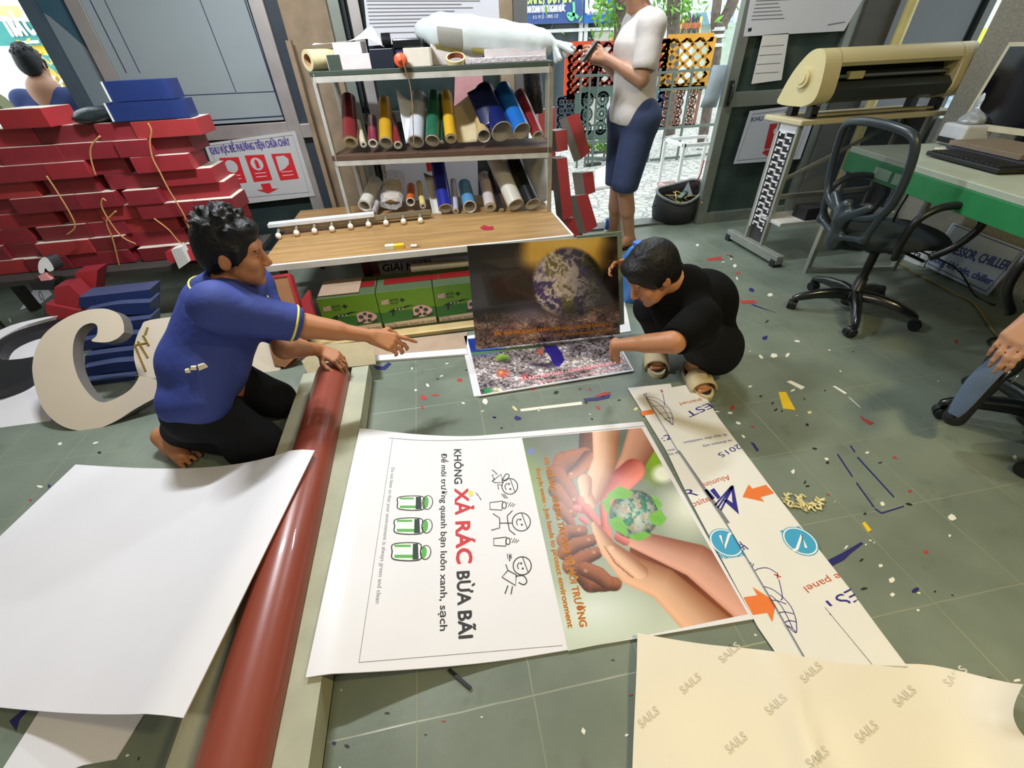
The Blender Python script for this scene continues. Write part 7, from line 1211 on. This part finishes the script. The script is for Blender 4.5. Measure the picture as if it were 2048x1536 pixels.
tr = [cone(hipR+A3(0, 0, -.03), hipL+A3(0, 0, -.03), .122, .118), cone(hipR, kneR, .108, .078), cone(kneR, ankR+A3(.05, -.01, 0), .076, .060), cone(hipL, kneL, .105, .078), cone(kneL, ankL, .075, .06), cone(kneR, A3(-.93, 1.38, .05), .07, .05), cone(hipR+A3(-.02, 0, -.04), ankR+A3(.03, 0, .03), .11, .07)]
tr.append(ell((-.95, 1.5, -.05), (.8, .8, .052), (1, 0, 0), (0, 1, 0), None, .004, True)); soft('trousers', tr, TRO, t1, .006, .03)
# ---------------------------------------------------------------- crouching person in black
t2p = thing('person', (1.1, 1.55, 0), 'crouching person in black clothes and cream slides holding the earth poster', 'person')
hc = RD(1304, 551, 1.84); hf, hu = A3(-.80, -.10, -.56), A3(-.52, .0, .82); hp, HQ = head(hc, hf, hu, .98)
nk = hc+A3(.155, .0, -.055); shN, shF = nk+A3(-.005, -.155, -.075), nk+A3(.01, .165, -.035); hipN, hipF = A3(1.185, 1.48, .185), A3(1.15, 1.66, .185); mid = A3(1.115, 1.565, .37)
elN = RD(1348, 684, 1.71); wrN = RD(1232, 690, 1.80); hdN = G(1203, 722, .045); elF = A3(.93, 1.83, .40); wrF = EP.P(1252, 540)+A3(.045, .02, 0)
kneN, ankN = A3(.98, 1.36, .36), A3(1.125, 1.50, .095); kneF, ankF = A3(.90, 1.60, .36), A3(1.02, 1.70, .095)
body = hp+[cone(hc+A3(.06, 0, -.03), nk, .054, .060), cone(nk, (shN+shF)/2, .07, .11), cone(shN, shF, .06, .06), cone((shN+shF)/2+A3(.02, 0, -.06), mid, .11, .12), cone(mid, (hipN+hipF)/2, .12, .11), cone(hipN, hipF, .095, .095)]
body += chain([shN, elN, wrN], [.048, .038, .025])+[cone(elN, elN*.55+wrN*.45, .039, .034)]+chain([shF, elF, wrF], [.048, .038, .025])+chain([hipN, kneN, ankN], [.085, .056, .036])+chain([hipF, kneF, ankF], [.085, .056, .036])+[cone(kneN*.7+ankN*.3, ankN, .05, .036), cone(kneF*.7+ankF*.3, ankF, .05, .036)]
body += hand(wrN, hdN-wrN+A3(-.02, 0, 0), A3(-.9, -.1, .35), A3(.1, -.9, -.1), .98, (.22, .26, .3, .34), .07, .5, .4)
body += hand(wrF, A3(-.86, .05, .20), A3(.1, .85, .4), A3(.0, -.5, .75), .96, (.55, .6, .62, .62), .05, .55, .2)
dN, dF = nrm(A3(-.13, -.99, 0)), nrm(A3(-.36, -.93, 0)); body += foot(ankN-A3(0, 0, .012), dN, .92)+foot(ankF-A3(0, 0, .012), dF, .92)
soft('body', body, [SKIN2, LIP], t2p, .0045, .018, lip_paint(HQ, .98)); face_parts(HQ, t2p, .98); hair(HQ, t2p, 9, 1.09, -.03, -.006, 1.04, -.006)
BKS = M('black_cotton', (13, 13, 14), .95, var=.1, spec=.15, bump=.3, bscale=26)
se = shN*.22+elN*.78; sdN = nrm(elN-shN); seF = shF*.3+elF*.7
sh = [cone(nk+A3(.0, 0, .0), (shN+shF)/2, .076, .135), cone(shN, shF, .074, .074), cone((shN+shF)/2+A3(.02, 0, -.06), mid, .132, .145), cone(mid, (hipN+hipF)/2+A3(.01, 0, 0.01), .145, .132), cone(hipN+A3(.01, 0, .0), hipF+A3(.01, 0, .0), .112, .112), cone(shN, se, .074, .068), cone(shN+A3(.03, .02, -.06), se+A3(.02, 0, .01), .07, .05), cone(shF, seF, .07, .062), cone((shN+shF)/2, A3(1.02, 1.50, .42), .12, .10)]
sh += [ell(se+sdN*.058, (.052, .056, .056), sdN, A3(0, -1, 0), None, .006, True), ell(nk+A3(-.058, 0, -.0), (.05, .062, .075), (1, 0, 0), (0, 1, 0), None, .006, True)]
soft('t_shirt', sh, BKS, t2p, .006, .03)
tr = [cone(hipN, hipF, .118, .118), cone(hipN, kneN, .108, .078), cone(hipF, kneF, .108, .078), cone(kneN, ankN*.75+kneN*.25+A3(0, 0, .02), .078, .062), cone(kneF, ankF*.75+kneF*.25+A3(0, 0, .02), .078, .058), cone(hipN+A3(.02, 0, -.05), ankN+A3(.03, .03, .08), .10, .06)]
soft('trousers', tr, M('black_trousers'), t2p, .006, .03)
SLD = M('cream_slide_rubber', (206, 190, 152), .6, var=.05); SLI = M('dark_insole', (40, 30, 30), .7)
for a_, d_, nm in ((ankN, dN, 0), (ankF, dF, 1)):
    r_ = A3(-d_[1], d_[0], 0); b = a_*A3(1, 1, 0); t = thing('slide_sandal', b, ['cream slide on the nearer foot of the crouching person', 'cream slide on the farther foot of the crouching person'][nm], 'sandal', 'cream slides on the crouching person'); out = [b+d_*(.045+.145*math.cos(x))+r_*(.052*math.sin(x)*(1+.12*math.cos(x))) for x in np.linspace(0, 2*math.pi, 30, endpoint=False)]
    mb = MB(); mb.prism([p+A3(0, 0, .024) for p in out][::-1], (0, 0, -.023), SLD); mb.obj('sole', t, bevel=.004); mb = MB(); mb.prism([(p-b-d_*.045)*.86+b+d_*.045+A3(0, 0, .0255) for p in out][::-1], (0, 0, -.002), SLI); mb.obj('insole', t)
    P = [[b+d_*(.045+q_*.5)+r_*(.058*math.cos(x))+A3(0, 0, .014+(.078-.12*max(0, q_))*math.sin(x)**.8) for x in np.linspace(0, math.pi, 14)] for q_ in np.linspace(0, .185, 6)]; mb = MB(); mb.grid(P, SLD); mb.obj('strap', t, solid=.008)
    if nm == 0:
        fs = Fr(b+d_*.085+A3(0, 0, .094), -d_, r_ if False else A3(0, 0, 1)); 
        mb = MB(); fs = Fr(b+d_*.095+r_*-.01+A3(0, 0, .084), d_, r_); text(mb, fs, 'adidas', (-.035, .024), (.03, .024), .012, K_, h=.006, bold=.03); mb.obj('strap_lettering', t)
# ---------------------------------------------------------------- standing person in the doorway
t3p = thing('person', (1.5, 3.3, 0), 'standing person in a white shirt and navy shorts looking at a phone in the doorway', 'person')
B3 = A3(1.47, 3.28, 0); hc = RD(1276, -30, 3.55); hf, hu = A3(-.93, .15, -.35), A3(-.3, 0, .95); hp, HQ = head(hc, hf, hu)
nk = hc+A3(.06, .0, -.16); shN, shF = RD(1304, 52, 3.42), RD(1270, 50, 3.70); pel = RD(1268, 222, 3.55); hipN, hipF = pel+A3(.02, -.09, -.04), pel+A3(-.02, .09, -.04); chest = (shN+shF)/2+A3(-.02, 0, -.1)
elN = RD(1284, 158, 3.36); wrN = RD(1212, 116, 3.44); elF = RD(1235, 150, 3.72); wrF = RD(1205, 122, 3.56)
kneN, ankN = RD(1250, 372, 3.50), A3(1.50, 3.22, .08); kneF, ankF = RD(1236, 368, 3.66), A3(1.42, 3.38, .08)
body = hp+[cone(hc+A3(.02, 0, -.08), nk, .055, .06), cone(nk, chest, .075, .115), cone(shN, shF, .06, .06), cone(chest, pel, .125, .12), cone(hipN, hipF, .1, .1)]+chain([shN, elN, wrN], [.05, .040, .027])+[cone(elN, elN*.55+wrN*.45, .041, .036)]+chain([shF, elF, wrF], [.05, .04, .027])+chain([hipN, kneN, ankN], [.09, .056, .038])+chain([hipF, kneF, ankF], [.09, .056, .038])+[cone(kneN*.85+ankN*.15, kneN*.55+ankN*.45, .05, .056), cone(kneF*.85+ankF*.15, kneF*.55+ankF*.45, .05, .056)]
body += hand(wrN, A3(-.8, .1, .28), A3(.1, -.9, .3), A3(-.2, .2, .9), 1., (.5, .6, .65, .7), .04, .6, .3)+hand(wrF, A3(-.6, -.3, .2), A3(-.1, .9, .3), A3(-.2, -.2, .9), 1., (.6, .6, .6, .6), .04, .6, .3)+foot(ankN, A3(-.9, -.3, 0), 1.)+foot(ankF, A3(-.95, .1, 0), 1.)
soft('body', body, [SKIN3, LIP], t3p, .007, .02, lip_paint(HQ)); face_parts(HQ, t3p); hair(HQ, t3p, 5)
WSH = M('off_white_shirt', (202, 196, 192), .8, var=.04, bump=.35, bscale=16); seN = shN*.3+elN*.7
sh = [cone(nk, chest, .08, .145), cone(shN, shF, .078, .078), cone(chest, pel+A3(-.01, 0, .03), .142, .138), cone(pel+A3(-.01, -.05, -.02), pel+A3(-.01, .05, -.02), .140, .140), cone(shN, seN, .078, .078), cone(shF, shF*.4+elF*.6, .078, .078), ell(seN+nrm(elN-shN)*.06, (.05, .07, .07), nrm(elN-shN), (0, 1, 0), None, .006, True), ell(pel+A3(0, 0, -.145), (.3, .3, .09), (1, 0, 0), (0, 1, 0), None, .01, True)]
soft('white_shirt', sh, WSH, t3p, .008, .03)
SHO = M('navy_shorts_cloth', (44, 58, 92), .8, var=.06, bump=.3, bscale=18); so = [cone(hipN, hipF, .126, .126), cone(hipN, kneN+A3(0, 0, .02), .122, .098), cone(hipF, kneF+A3(0, 0, .02), .122, .098), ell((kneN+kneF)/2+A3(0, 0, -.09), (.3, .3, .08), (1, 0, 0), (0, 1, 0), None, .008, True)]
soft('shorts', so, SHO, t3p, .008, .03)
p = wrN+A3(-.105, .03, .035); t = thing('mobile_phone', p, 'dark mobile phone held by the standing person', 'phone'); mb = MB(); mb.box(p, (.014, .075, .13), BLK, nrm(A3(.75, 0, -.66)), (0, 1, 0), nrm(A3(.66, 0, .75))); mb.obj('phone_body', t, bevel=.004); mb = MB(); mb.box(p+nrm(A3(-.75, 0, .66))*.008, (.003, .04, .05), M('pale_phone_back', (190, 196, 200), .3), nrm(A3(.75, 0, -.66)), (0, 1, 0), nrm(A3(.66, 0, .75))); mb.obj('camera_panel', t)
for a_, d_, l in ((ankN, A3(-.95, -.3, 0), 'dark sandal on the nearer foot of the standing person'), (ankF, A3(-.95, .1, 0), 'dark sandal on the farther foot of the standing person')):
    d_ = nrm(d_); r_ = A3(-d_[1], d_[0], 0); b = a_*A3(1, 1, 0); mb = MB(); mb.prism([b+d_*(.05+.14*math.cos(x))+r_*.05*math.sin(x)+A3(0, 0, .018) for x in np.linspace(0, 2*math.pi, 24, endpoint=False)][::-1], (0, 0, -.017), BLK); tag(mb.obj('sandal'), l, 'sandal')
# ---------------------------------------------------------------- person outside the left window, seen from behind
t4 = thing('person', (-2.95, 4.72, -.05), 'person in a dark blue shirt seen from behind outside the left window', 'person')
hc = YP(66, 132, 4.72); hp, HQ = head(hc, A3(-.15, .97, -.1), A3(0, 0, 1)); nk = hc+A3(.0, -.02, -.16); s1, s2 = nk+A3(.19, 0, -.06), nk+A3(-.19, .0, -.06); pl = nk+A3(0, .02, -.55)
body = hp+[cone(hc+A3(0, -.01, -.08), nk, .055, .06), cone(s1, s2, .06, .06), cone(nk, pl, .11, .13)]+chain([s1, s1+A3(.08, .06, -.26), s1+A3(.0, .25, -.36)], [.05, .04, .03])+chain([s2, s2+A3(-.08, .06, -.26), s2+A3(.0, .25, -.36)], [.05, .04, .03])+chain([pl+A3(.1, 0, 0), pl+A3(.1, .1, -.4), A3(hc[0]+.1, 4.8, 0)], [.09, .06, .04])+chain([pl+A3(-.1, 0, 0), pl+A3(-.1, .1, -.4), A3(hc[0]-.1, 4.8, 0)], [.09, .06, .04])+foot(A3(hc[0]+.1, 4.8, .02), A3(0, 1, 0))+foot(A3(hc[0]-.1, 4.8, .02), A3(0, 1, 0))+hand(s1+A3(.0, .25, -.36), A3(-.3, .9, .1), A3(0, 0, 1), A3(-1, 0, 0))+hand(s2+A3(.0, .25, -.36), A3(.3, .9, .1), A3(0, 0, 1), A3(1, 0, 0))
soft('body', body, SKIN3, t4, .009, .02); hair(HQ, t4, 11, 1.0, .02, .0)
soft('blue_shirt', [cone(nk+A3(0, 0, -.01), pl, .10, .16), cone(s1, s2, .08, .08), cone(s1, s1+A3(.06, .05, -.2), .078, .068), cone(s2, s2+A3(-.06, .05, -.2), .078, .068), cone(nk+A3(.08, 0, -.15), pl+A3(.05, 0, 0), .12, .13), cone(nk+A3(-.08, 0, -.15), pl+A3(-.05, 0, 0), .12, .13)], M('dark_blue_shirt', (46, 64, 116), .8, bump=.2, bscale=20), t4, .01, .03)
soft('trousers', [cone(pl+A3(.09, 0, 0), pl+A3(-.09, 0, 0), .15, .15), cone(pl+A3(.1, 0, 0), A3(hc[0]+.1, 4.8, .1), .12, .07), cone(pl+A3(-.1, 0, 0), A3(hc[0]-.1, 4.8, .1), .12, .07)], M('black_trousers'), t4, .012, .03)
mb = MB(); P = smoothpts([A3(-3.6, 4.25, 1.02), A3(-3.2, 4.3, 1.08), A3(-3.0, 4.32, 1.13)], 5); mb.tube(P, [.07]*len(P), M('olive_bolster', (120, 124, 92), .8), 12); tag(mb.obj('padded_rail'), 'olive padded rail outside the left window in front of the person', 'rail')
mb = MB(); mb.bar((-3.3, 4.28, -.05), (-3.3, 4.28, 1.04), .05, .05, BARK); mb.parent = None; o = mb.obj('rail_post', bpy.data.objects['padded_rail'])
# ---------------------------------------------------------------- person at the right edge holding the bag (mostly outside the view)
t5 = thing('person', (2.3, .75, 0), 'person at the right edge, only a bare forearm holding the navy bag in view', 'person')
wr = RD(2076, 634, 2.02); tipv = RD(2010, 705, 1.98); el = wr+A3(.17, -.03, .10); shp_ = el+A3(.10, -.06, .26); hc = shp_+A3(.05, -.16, .26); hp, HQ = head(hc, A3(-.7, .6, -.2), A3(0, 0, 1)); nk = hc+A3(.02, -.02, -.16); s2 = nk+A3(.08, -.19, -.06); pl = nk+A3(.04, -.02, -.52)
pl[2] = .58; body = hp+[cone(hc+A3(0, 0, -.08), nk, .055, .06), cone(shp_, s2, .06, .06), cone(nk, pl, .11, .13)]+chain([shp_, el, wr], [.05, .04, .027])+[cone(el, el*.5+wr*.5, .042, .036)]+hand(wr, tipv-wr, A3(-.3, -.1, .9), A3(-.5, -.8, .1), 1., (.3, .32, .34, .36), .0, .12, .2)+chain([s2, s2+A3(.1, .06, -.27), s2+A3(-.05, .25, -.33)], [.05, .04, .03])+hand(s2+A3(-.05, .25, -.33), A3(-.5, .8, 0), A3(0, 0, 1), A3(-1, 0, 0))
for sg in (-1, 1): k_ = pl+A3(-.12, .38, -.02)+A3(.14*sg, .08*sg, 0); a_ = A3(k_[0], k_[1]-.02, .09); body += chain([pl+A3(.09*sg, .04*sg, 0), k_, a_], [.09, .06, .04]) if False else [cone(pl+A3(.09*sg, .04*sg, 0), pl+A3(.35, .1*sg, -.02), .09, .06), cone(pl+A3(.35, .1*sg, -.02), A3(pl[0]+.38, pl[1]+.1*sg, .09), .055, .04)]+foot(A3(pl[0]+.38, pl[1]+.1*sg, .09), A3(1, 0, 0))
soft('body', body, SKIN3, t5, .006, .018); hair(HQ, t5, 13)
soft('grey_shirt', [cone(nk, pl, .09, .165), cone(shp_, s2, .08, .08), cone(shp_, shp_*.5+el*.5, .075, .07), cone(s2, s2+A3(.08, .05, -.2), .075, .07)], M('grey_shirt_cloth', (90, 94, 100), .8), t5, .01, .03)
soft('trousers', [cone(pl+A3(.09, .04, 0), pl+A3(.35, .1, -.02), .12, .09), cone(pl+A3(-.09, -.04, 0), pl+A3(.35, -.1, -.02), .12, .09), cone(pl+A3(.35, .1, -.02), A3(pl[0]+.38, pl[1]+.1, .14), .085, .06), cone(pl+A3(.35, -.1, -.02), A3(pl[0]+.38, pl[1]-.1, .14), .085, .06)], M('black_trousers'), t5, .01, .03)
# ================================================================ scraps and marks on the tiles
LC = {'w': M('white_scrap_film', (226, 224, 210), .5, var=.03), 'b': M('dark_blue_scrap', (40, 42, 104), .4), 'k': M('black_scrap', (34, 34, 36), .5), 'r': M('red_scrap', (176, 58, 52), .5), 'y': M('yellow_scrap', (226, 190, 40), .45), 'c': M('cream_scrap', (216, 204, 150), .6)}
CN = {'w': 'white', 'b': 'dark blue', 'k': 'black', 'r': 'red', 'y': 'yellow', 'c': 'cream'}
f = Fr((0, 0, .0015), (1, 0, 0), (0, 1, 0))
def scrap(px, col, label, group=None, name='vinyl_scrap'):
    mb = MB(); mb.prism([f.P(*p) for p in px], (0, 0, -.0012), LC[col]); return tag(mb.obj(name), label, 'scrap', group)
for px, c, l in [([(1557, 784), (1572, 784), (1591, 820), (1566, 817)], 'y', 'largest yellow scrap on the tiles right of the crouching person'), ([(1040, 818), (1163, 803), (1165, 809), (1042, 823)], 'w', 'long white strip on the floor above the recycling poster'), ([(1573, 763), (1582, 761), (1610, 774), (1603, 779)], 'w', 'white rectangular scrap above the largest yellow scrap'), ([(1652, 1122), (1684, 1106), (1722, 1084), (1727, 1087), (1700, 1108), (1688, 1120), (1660, 1134)], 'b', 'long pointed dark blue scrap beside the wide composite panel'),
                 ([(1665, 772), (1671, 772), (1694, 786), (1690, 788)], 'w', 'slim white sliver right of the white rectangular scrap'), ([(1696, 793), (1701, 796), (1722, 815), (1718, 813)], 'w', 'very thin white sliver at the end of the slim sliver'), ([(1167, 797), (1198, 794), (1222, 788), (1218, 796), (1196, 801), (1170, 803)], 'b', 'dark blue strip on the floor above the poster with hands'), ([(747, 731), (766, 733), (777, 724), (783, 728), (770, 740), (752, 738)], 'b', 'dark blue scrap beside the far end of the long carton'),
                 ([(18, 1442), (40, 1424), (62, 1410), (52, 1424), (38, 1440), (32, 1462)], 'b', 'pointed blue scrap at the left edge near the white offcut'), ([(1501, 884), (1508, 886), (1518, 900), (1514, 903)], 'b', 'small dark blue sliver right of the printed year on the panel'), ([(1413, 517), (1442, 513), (1444, 519), (1415, 522)], 'r', 'red strip on the tiles left of the plotter stand'), ([(1479, 601), (1508, 600), (1514, 606), (1484, 607)], 'r', 'red strip right of the crouching person'), ([(1500, 606), (1548, 624), (1552, 625), (1508, 612)], 'b', 'long thin blue sliver beside the red strip'),
                 ([(1720, 830), (1730, 838), (1748, 845), (1740, 850), (1724, 838)], 'r', 'red scrap right of the largest yellow scrap'), ([(1189, 792), (1210, 784), (1222, 784), (1206, 794)], 'r', 'red and white scrap near the lower poster corner'), ([(1724, 1046), (1730, 1043), (1743, 1060), (1736, 1064)], 'y', 'small yellow scrap left of the taped corner mark'), ([(1450, 714), (1458, 712), (1461, 720), (1452, 724)], 'c', 'cream round scrap beside the nearer slide')]: scrap(px, c, l)
# taped corner mark drawn on the tiles
for i, (a, b) in enumerate([((1675, 908), (1705, 953)), ((1713, 965), (1748, 1014)), ((1750, 1017), (1763, 1026)), ((1764, 1026), (1808, 1012)), ((1715, 914), (1788, 994)), ((1701, 891), (1710, 904))]):
    d = np.array(b, float)-a; n = A3(-d[1], d[0], 0)[:2]/np.linalg.norm(d)*1.3; scrap([np.array(a)+n, np.array(b)+n, np.array(b)-n, np.array(a)-n], 'b', ['upper left line of the dark tape mark on the tiles', 'lower left line of the dark tape mark on the tiles', 'short corner line of the dark tape mark on the tiles', 'bottom line of the dark tape mark on the tiles', 'long right line of the dark tape mark on the tiles', 'short upper line of the dark tape mark on the tiles'][i], None, 'tape_strip')
def crumbs(pts, place):
    for c, x, y, s in pts:
        k = RNG.integers(4, 7); a0 = RNG.uniform(0, 6.3); el = RNG.uniform(.3, .9); q = []
        for j in range(k): a = a0+2*math.pi*j/k; r = s*RNG.uniform(.6, 1.1); u, v = r*math.cos(a), r*el*math.sin(a); q.append((x+u*math.cos(a0)-v*math.sin(a0), y+(u*math.sin(a0)+v*math.cos(a0))*.7))
        scrap(q[::-1], c, 'small %s scrap on the tiles %s' % (CN[c], place), '%s scraps %s' % (CN[c], place))
crumbs([('w', 1500, 773, 6), ('w', 1585, 781, 7), ('w', 1548, 711, 9), ('w', 1575, 710, 9), ('w', 1594, 682, 7), ('w', 1523, 714, 8), ('w', 1681, 742, 3), ('w', 1659, 700, 3), ('k', 1534, 643, 6), ('k', 1706, 703, 3), ('w', 1540, 589, 8), ('w', 1470, 531, 7), ('w', 1462, 518, 4), ('w', 1446, 524, 4), ('r', 1476, 546, 5), ('w', 1474, 557, 6), ('b', 1503, 580, 8), ('k', 1462, 512, 6), ('r', 1455, 510, 4), ('w', 1395, 490, 4), ('c', 1500, 702, 3), ('w', 1876, 762, 3), ('r', 1912, 683, 7), ('b', 1530, 676, 9), ('w', 1350, 702, 6)], 'between the crouching person and the office chair')
crumbs([('w', 1434, 823, 6), ('w', 1460, 826, 8), ('w', 1477, 846, 6), ('r', 1465, 815, 8), ('r', 1505, 853, 5), ('w', 1487, 873, 7), ('k', 1522, 792, 4), ('k', 1545, 806, 4), ('k', 1552, 819, 6), ('k', 1564, 822, 4), ('c', 1619, 825, 7), ('y', 1594, 831, 3), ('k', 1614, 849, 5), ('k', 1650, 781, 3), ('k', 1609, 798, 4), ('w', 1586, 943, 8), ('k', 1630, 897, 6), ('w', 1653, 918, 5), ('k', 1655, 925, 6), ('w', 1734, 905, 5), ('k', 1760, 925, 6), ('r', 1790, 915, 7), ('k', 1610, 964, 6), ('k', 1616, 972, 6), ('r', 1656, 989, 5), ('r', 1820, 982, 6), ('w', 1766, 1008, 8), ('k', 1818, 1008, 8), ('k', 1645, 1014, 4), ('w', 1670, 1003, 3), ('w', 1904, 1035, 11), ('w', 1900, 1071, 5), ('w', 1693, 1094, 9), ('k', 1723, 1120, 7), ('w', 1762, 1131, 7), ('w', 1784, 1161, 11), ('w', 1785, 1189, 8), ('k', 1728, 1177, 9), ('b', 1831, 1180, 11), ('w', 1838, 1186, 5), ('r', 1852, 1104, 7), ('k', 1905, 1190, 4), ('k', 1870, 1183, 4), ('w', 1741, 1081, 4), ('w', 1732, 1089, 4), ('w', 1748, 1085, 3), ('k', 1730, 1027, 5), ('w', 1836, 1220, 5), ('k', 1978, 1357, 9), ('w', 2034, 1360, 10), ('w', 2030, 1500, 8), ('w', 2030, 915, 8)], 'right of the composite panels')
crumbs([('w', 855, 770, 7), ('w', 831, 780, 5), ('r', 872, 790, 10), ('r', 847, 795, 9), ('r', 845, 815, 7), ('w', 894, 727, 4), ('w', 883, 752, 4), ('k', 875, 758, 4), ('w', 926, 806, 5), ('w', 970, 803, 9), ('c', 1030, 817, 10), ('b', 1036, 836, 9), ('k', 990, 835, 4), ('k', 1003, 856, 4), ('w', 1078, 820, 5), ('k', 1112, 785, 8), ('r', 1068, 777, 8), ('r', 1180, 778, 6), ('k', 1160, 778, 4), ('k', 1172, 805, 5), ('r', 1196, 815, 9), ('c', 1272, 818, 7), ('w', 1180, 828, 4), ('k', 1184, 838, 4), ('k', 1238, 800, 4), ('r', 920, 760, 8), ('w', 824, 737, 4), ('b', 988, 834, 5), ('w', 965, 822, 4), ('k', 932, 740, 3)], 'between the two groups of posters')
crumbs([('k', 775, 1426, 7), ('w', 682, 1380, 3), ('b', 668, 1486, 7), ('k', 694, 1492, 7), ('r', 887, 1442, 5), ('w', 963, 1434, 4), ('k', 851, 1469, 4), ('w', 1167, 1462, 12), ('w', 1253, 1470, 6), ('w', 680, 1535, 4), ('k', 1226, 1320, 4), ('w', 1511, 1270, 5), ('r', 1262, 1390, 5), ('k', 277, 1517, 7), ('w', 255, 1511, 5)], 'in the near foreground')
crumbs([('w', 190, 886, 8), ('w', 120, 888, 6), ('k', 246, 943, 6), ('w', 80, 973, 8), ('b', 98, 972, 8), ('k', 198, 905, 6), ('r', 60, 1000, 4), ('w', 20, 640, 8)], 'left of the kneeling person')
d = A3(*f.px(912, 1355), 0); mb = MB(); a, b = f.P(898, 1340), f.P(942, 1378); mb.bar(a+A3(0, 0, .004), b+A3(0, 0, .004), .008, .006, BLK); tag(mb.obj('marker_pen'), 'black pen-like stick sticking out below the recycling poster', 'pen')
mb = MB(); r = np.random.default_rng(4)
for _ in range(90):
    x, y = 1565+r.random()*75, 988+r.random()*32; 
    if abs(y-(992+(x-1565)*.22)-6) > 13: continue
    q = f.P(x, y, .001+.004*r.random()); e = A3(*r.normal(size=2), .2); mb.bar(q, q+nrm(e)*.018, .006, .002, LC['c'])
tag(mb.obj('chip_pile'), 'patch of pale shredded chips beside the orange arrow panel', 'chips', None, 'stuff')
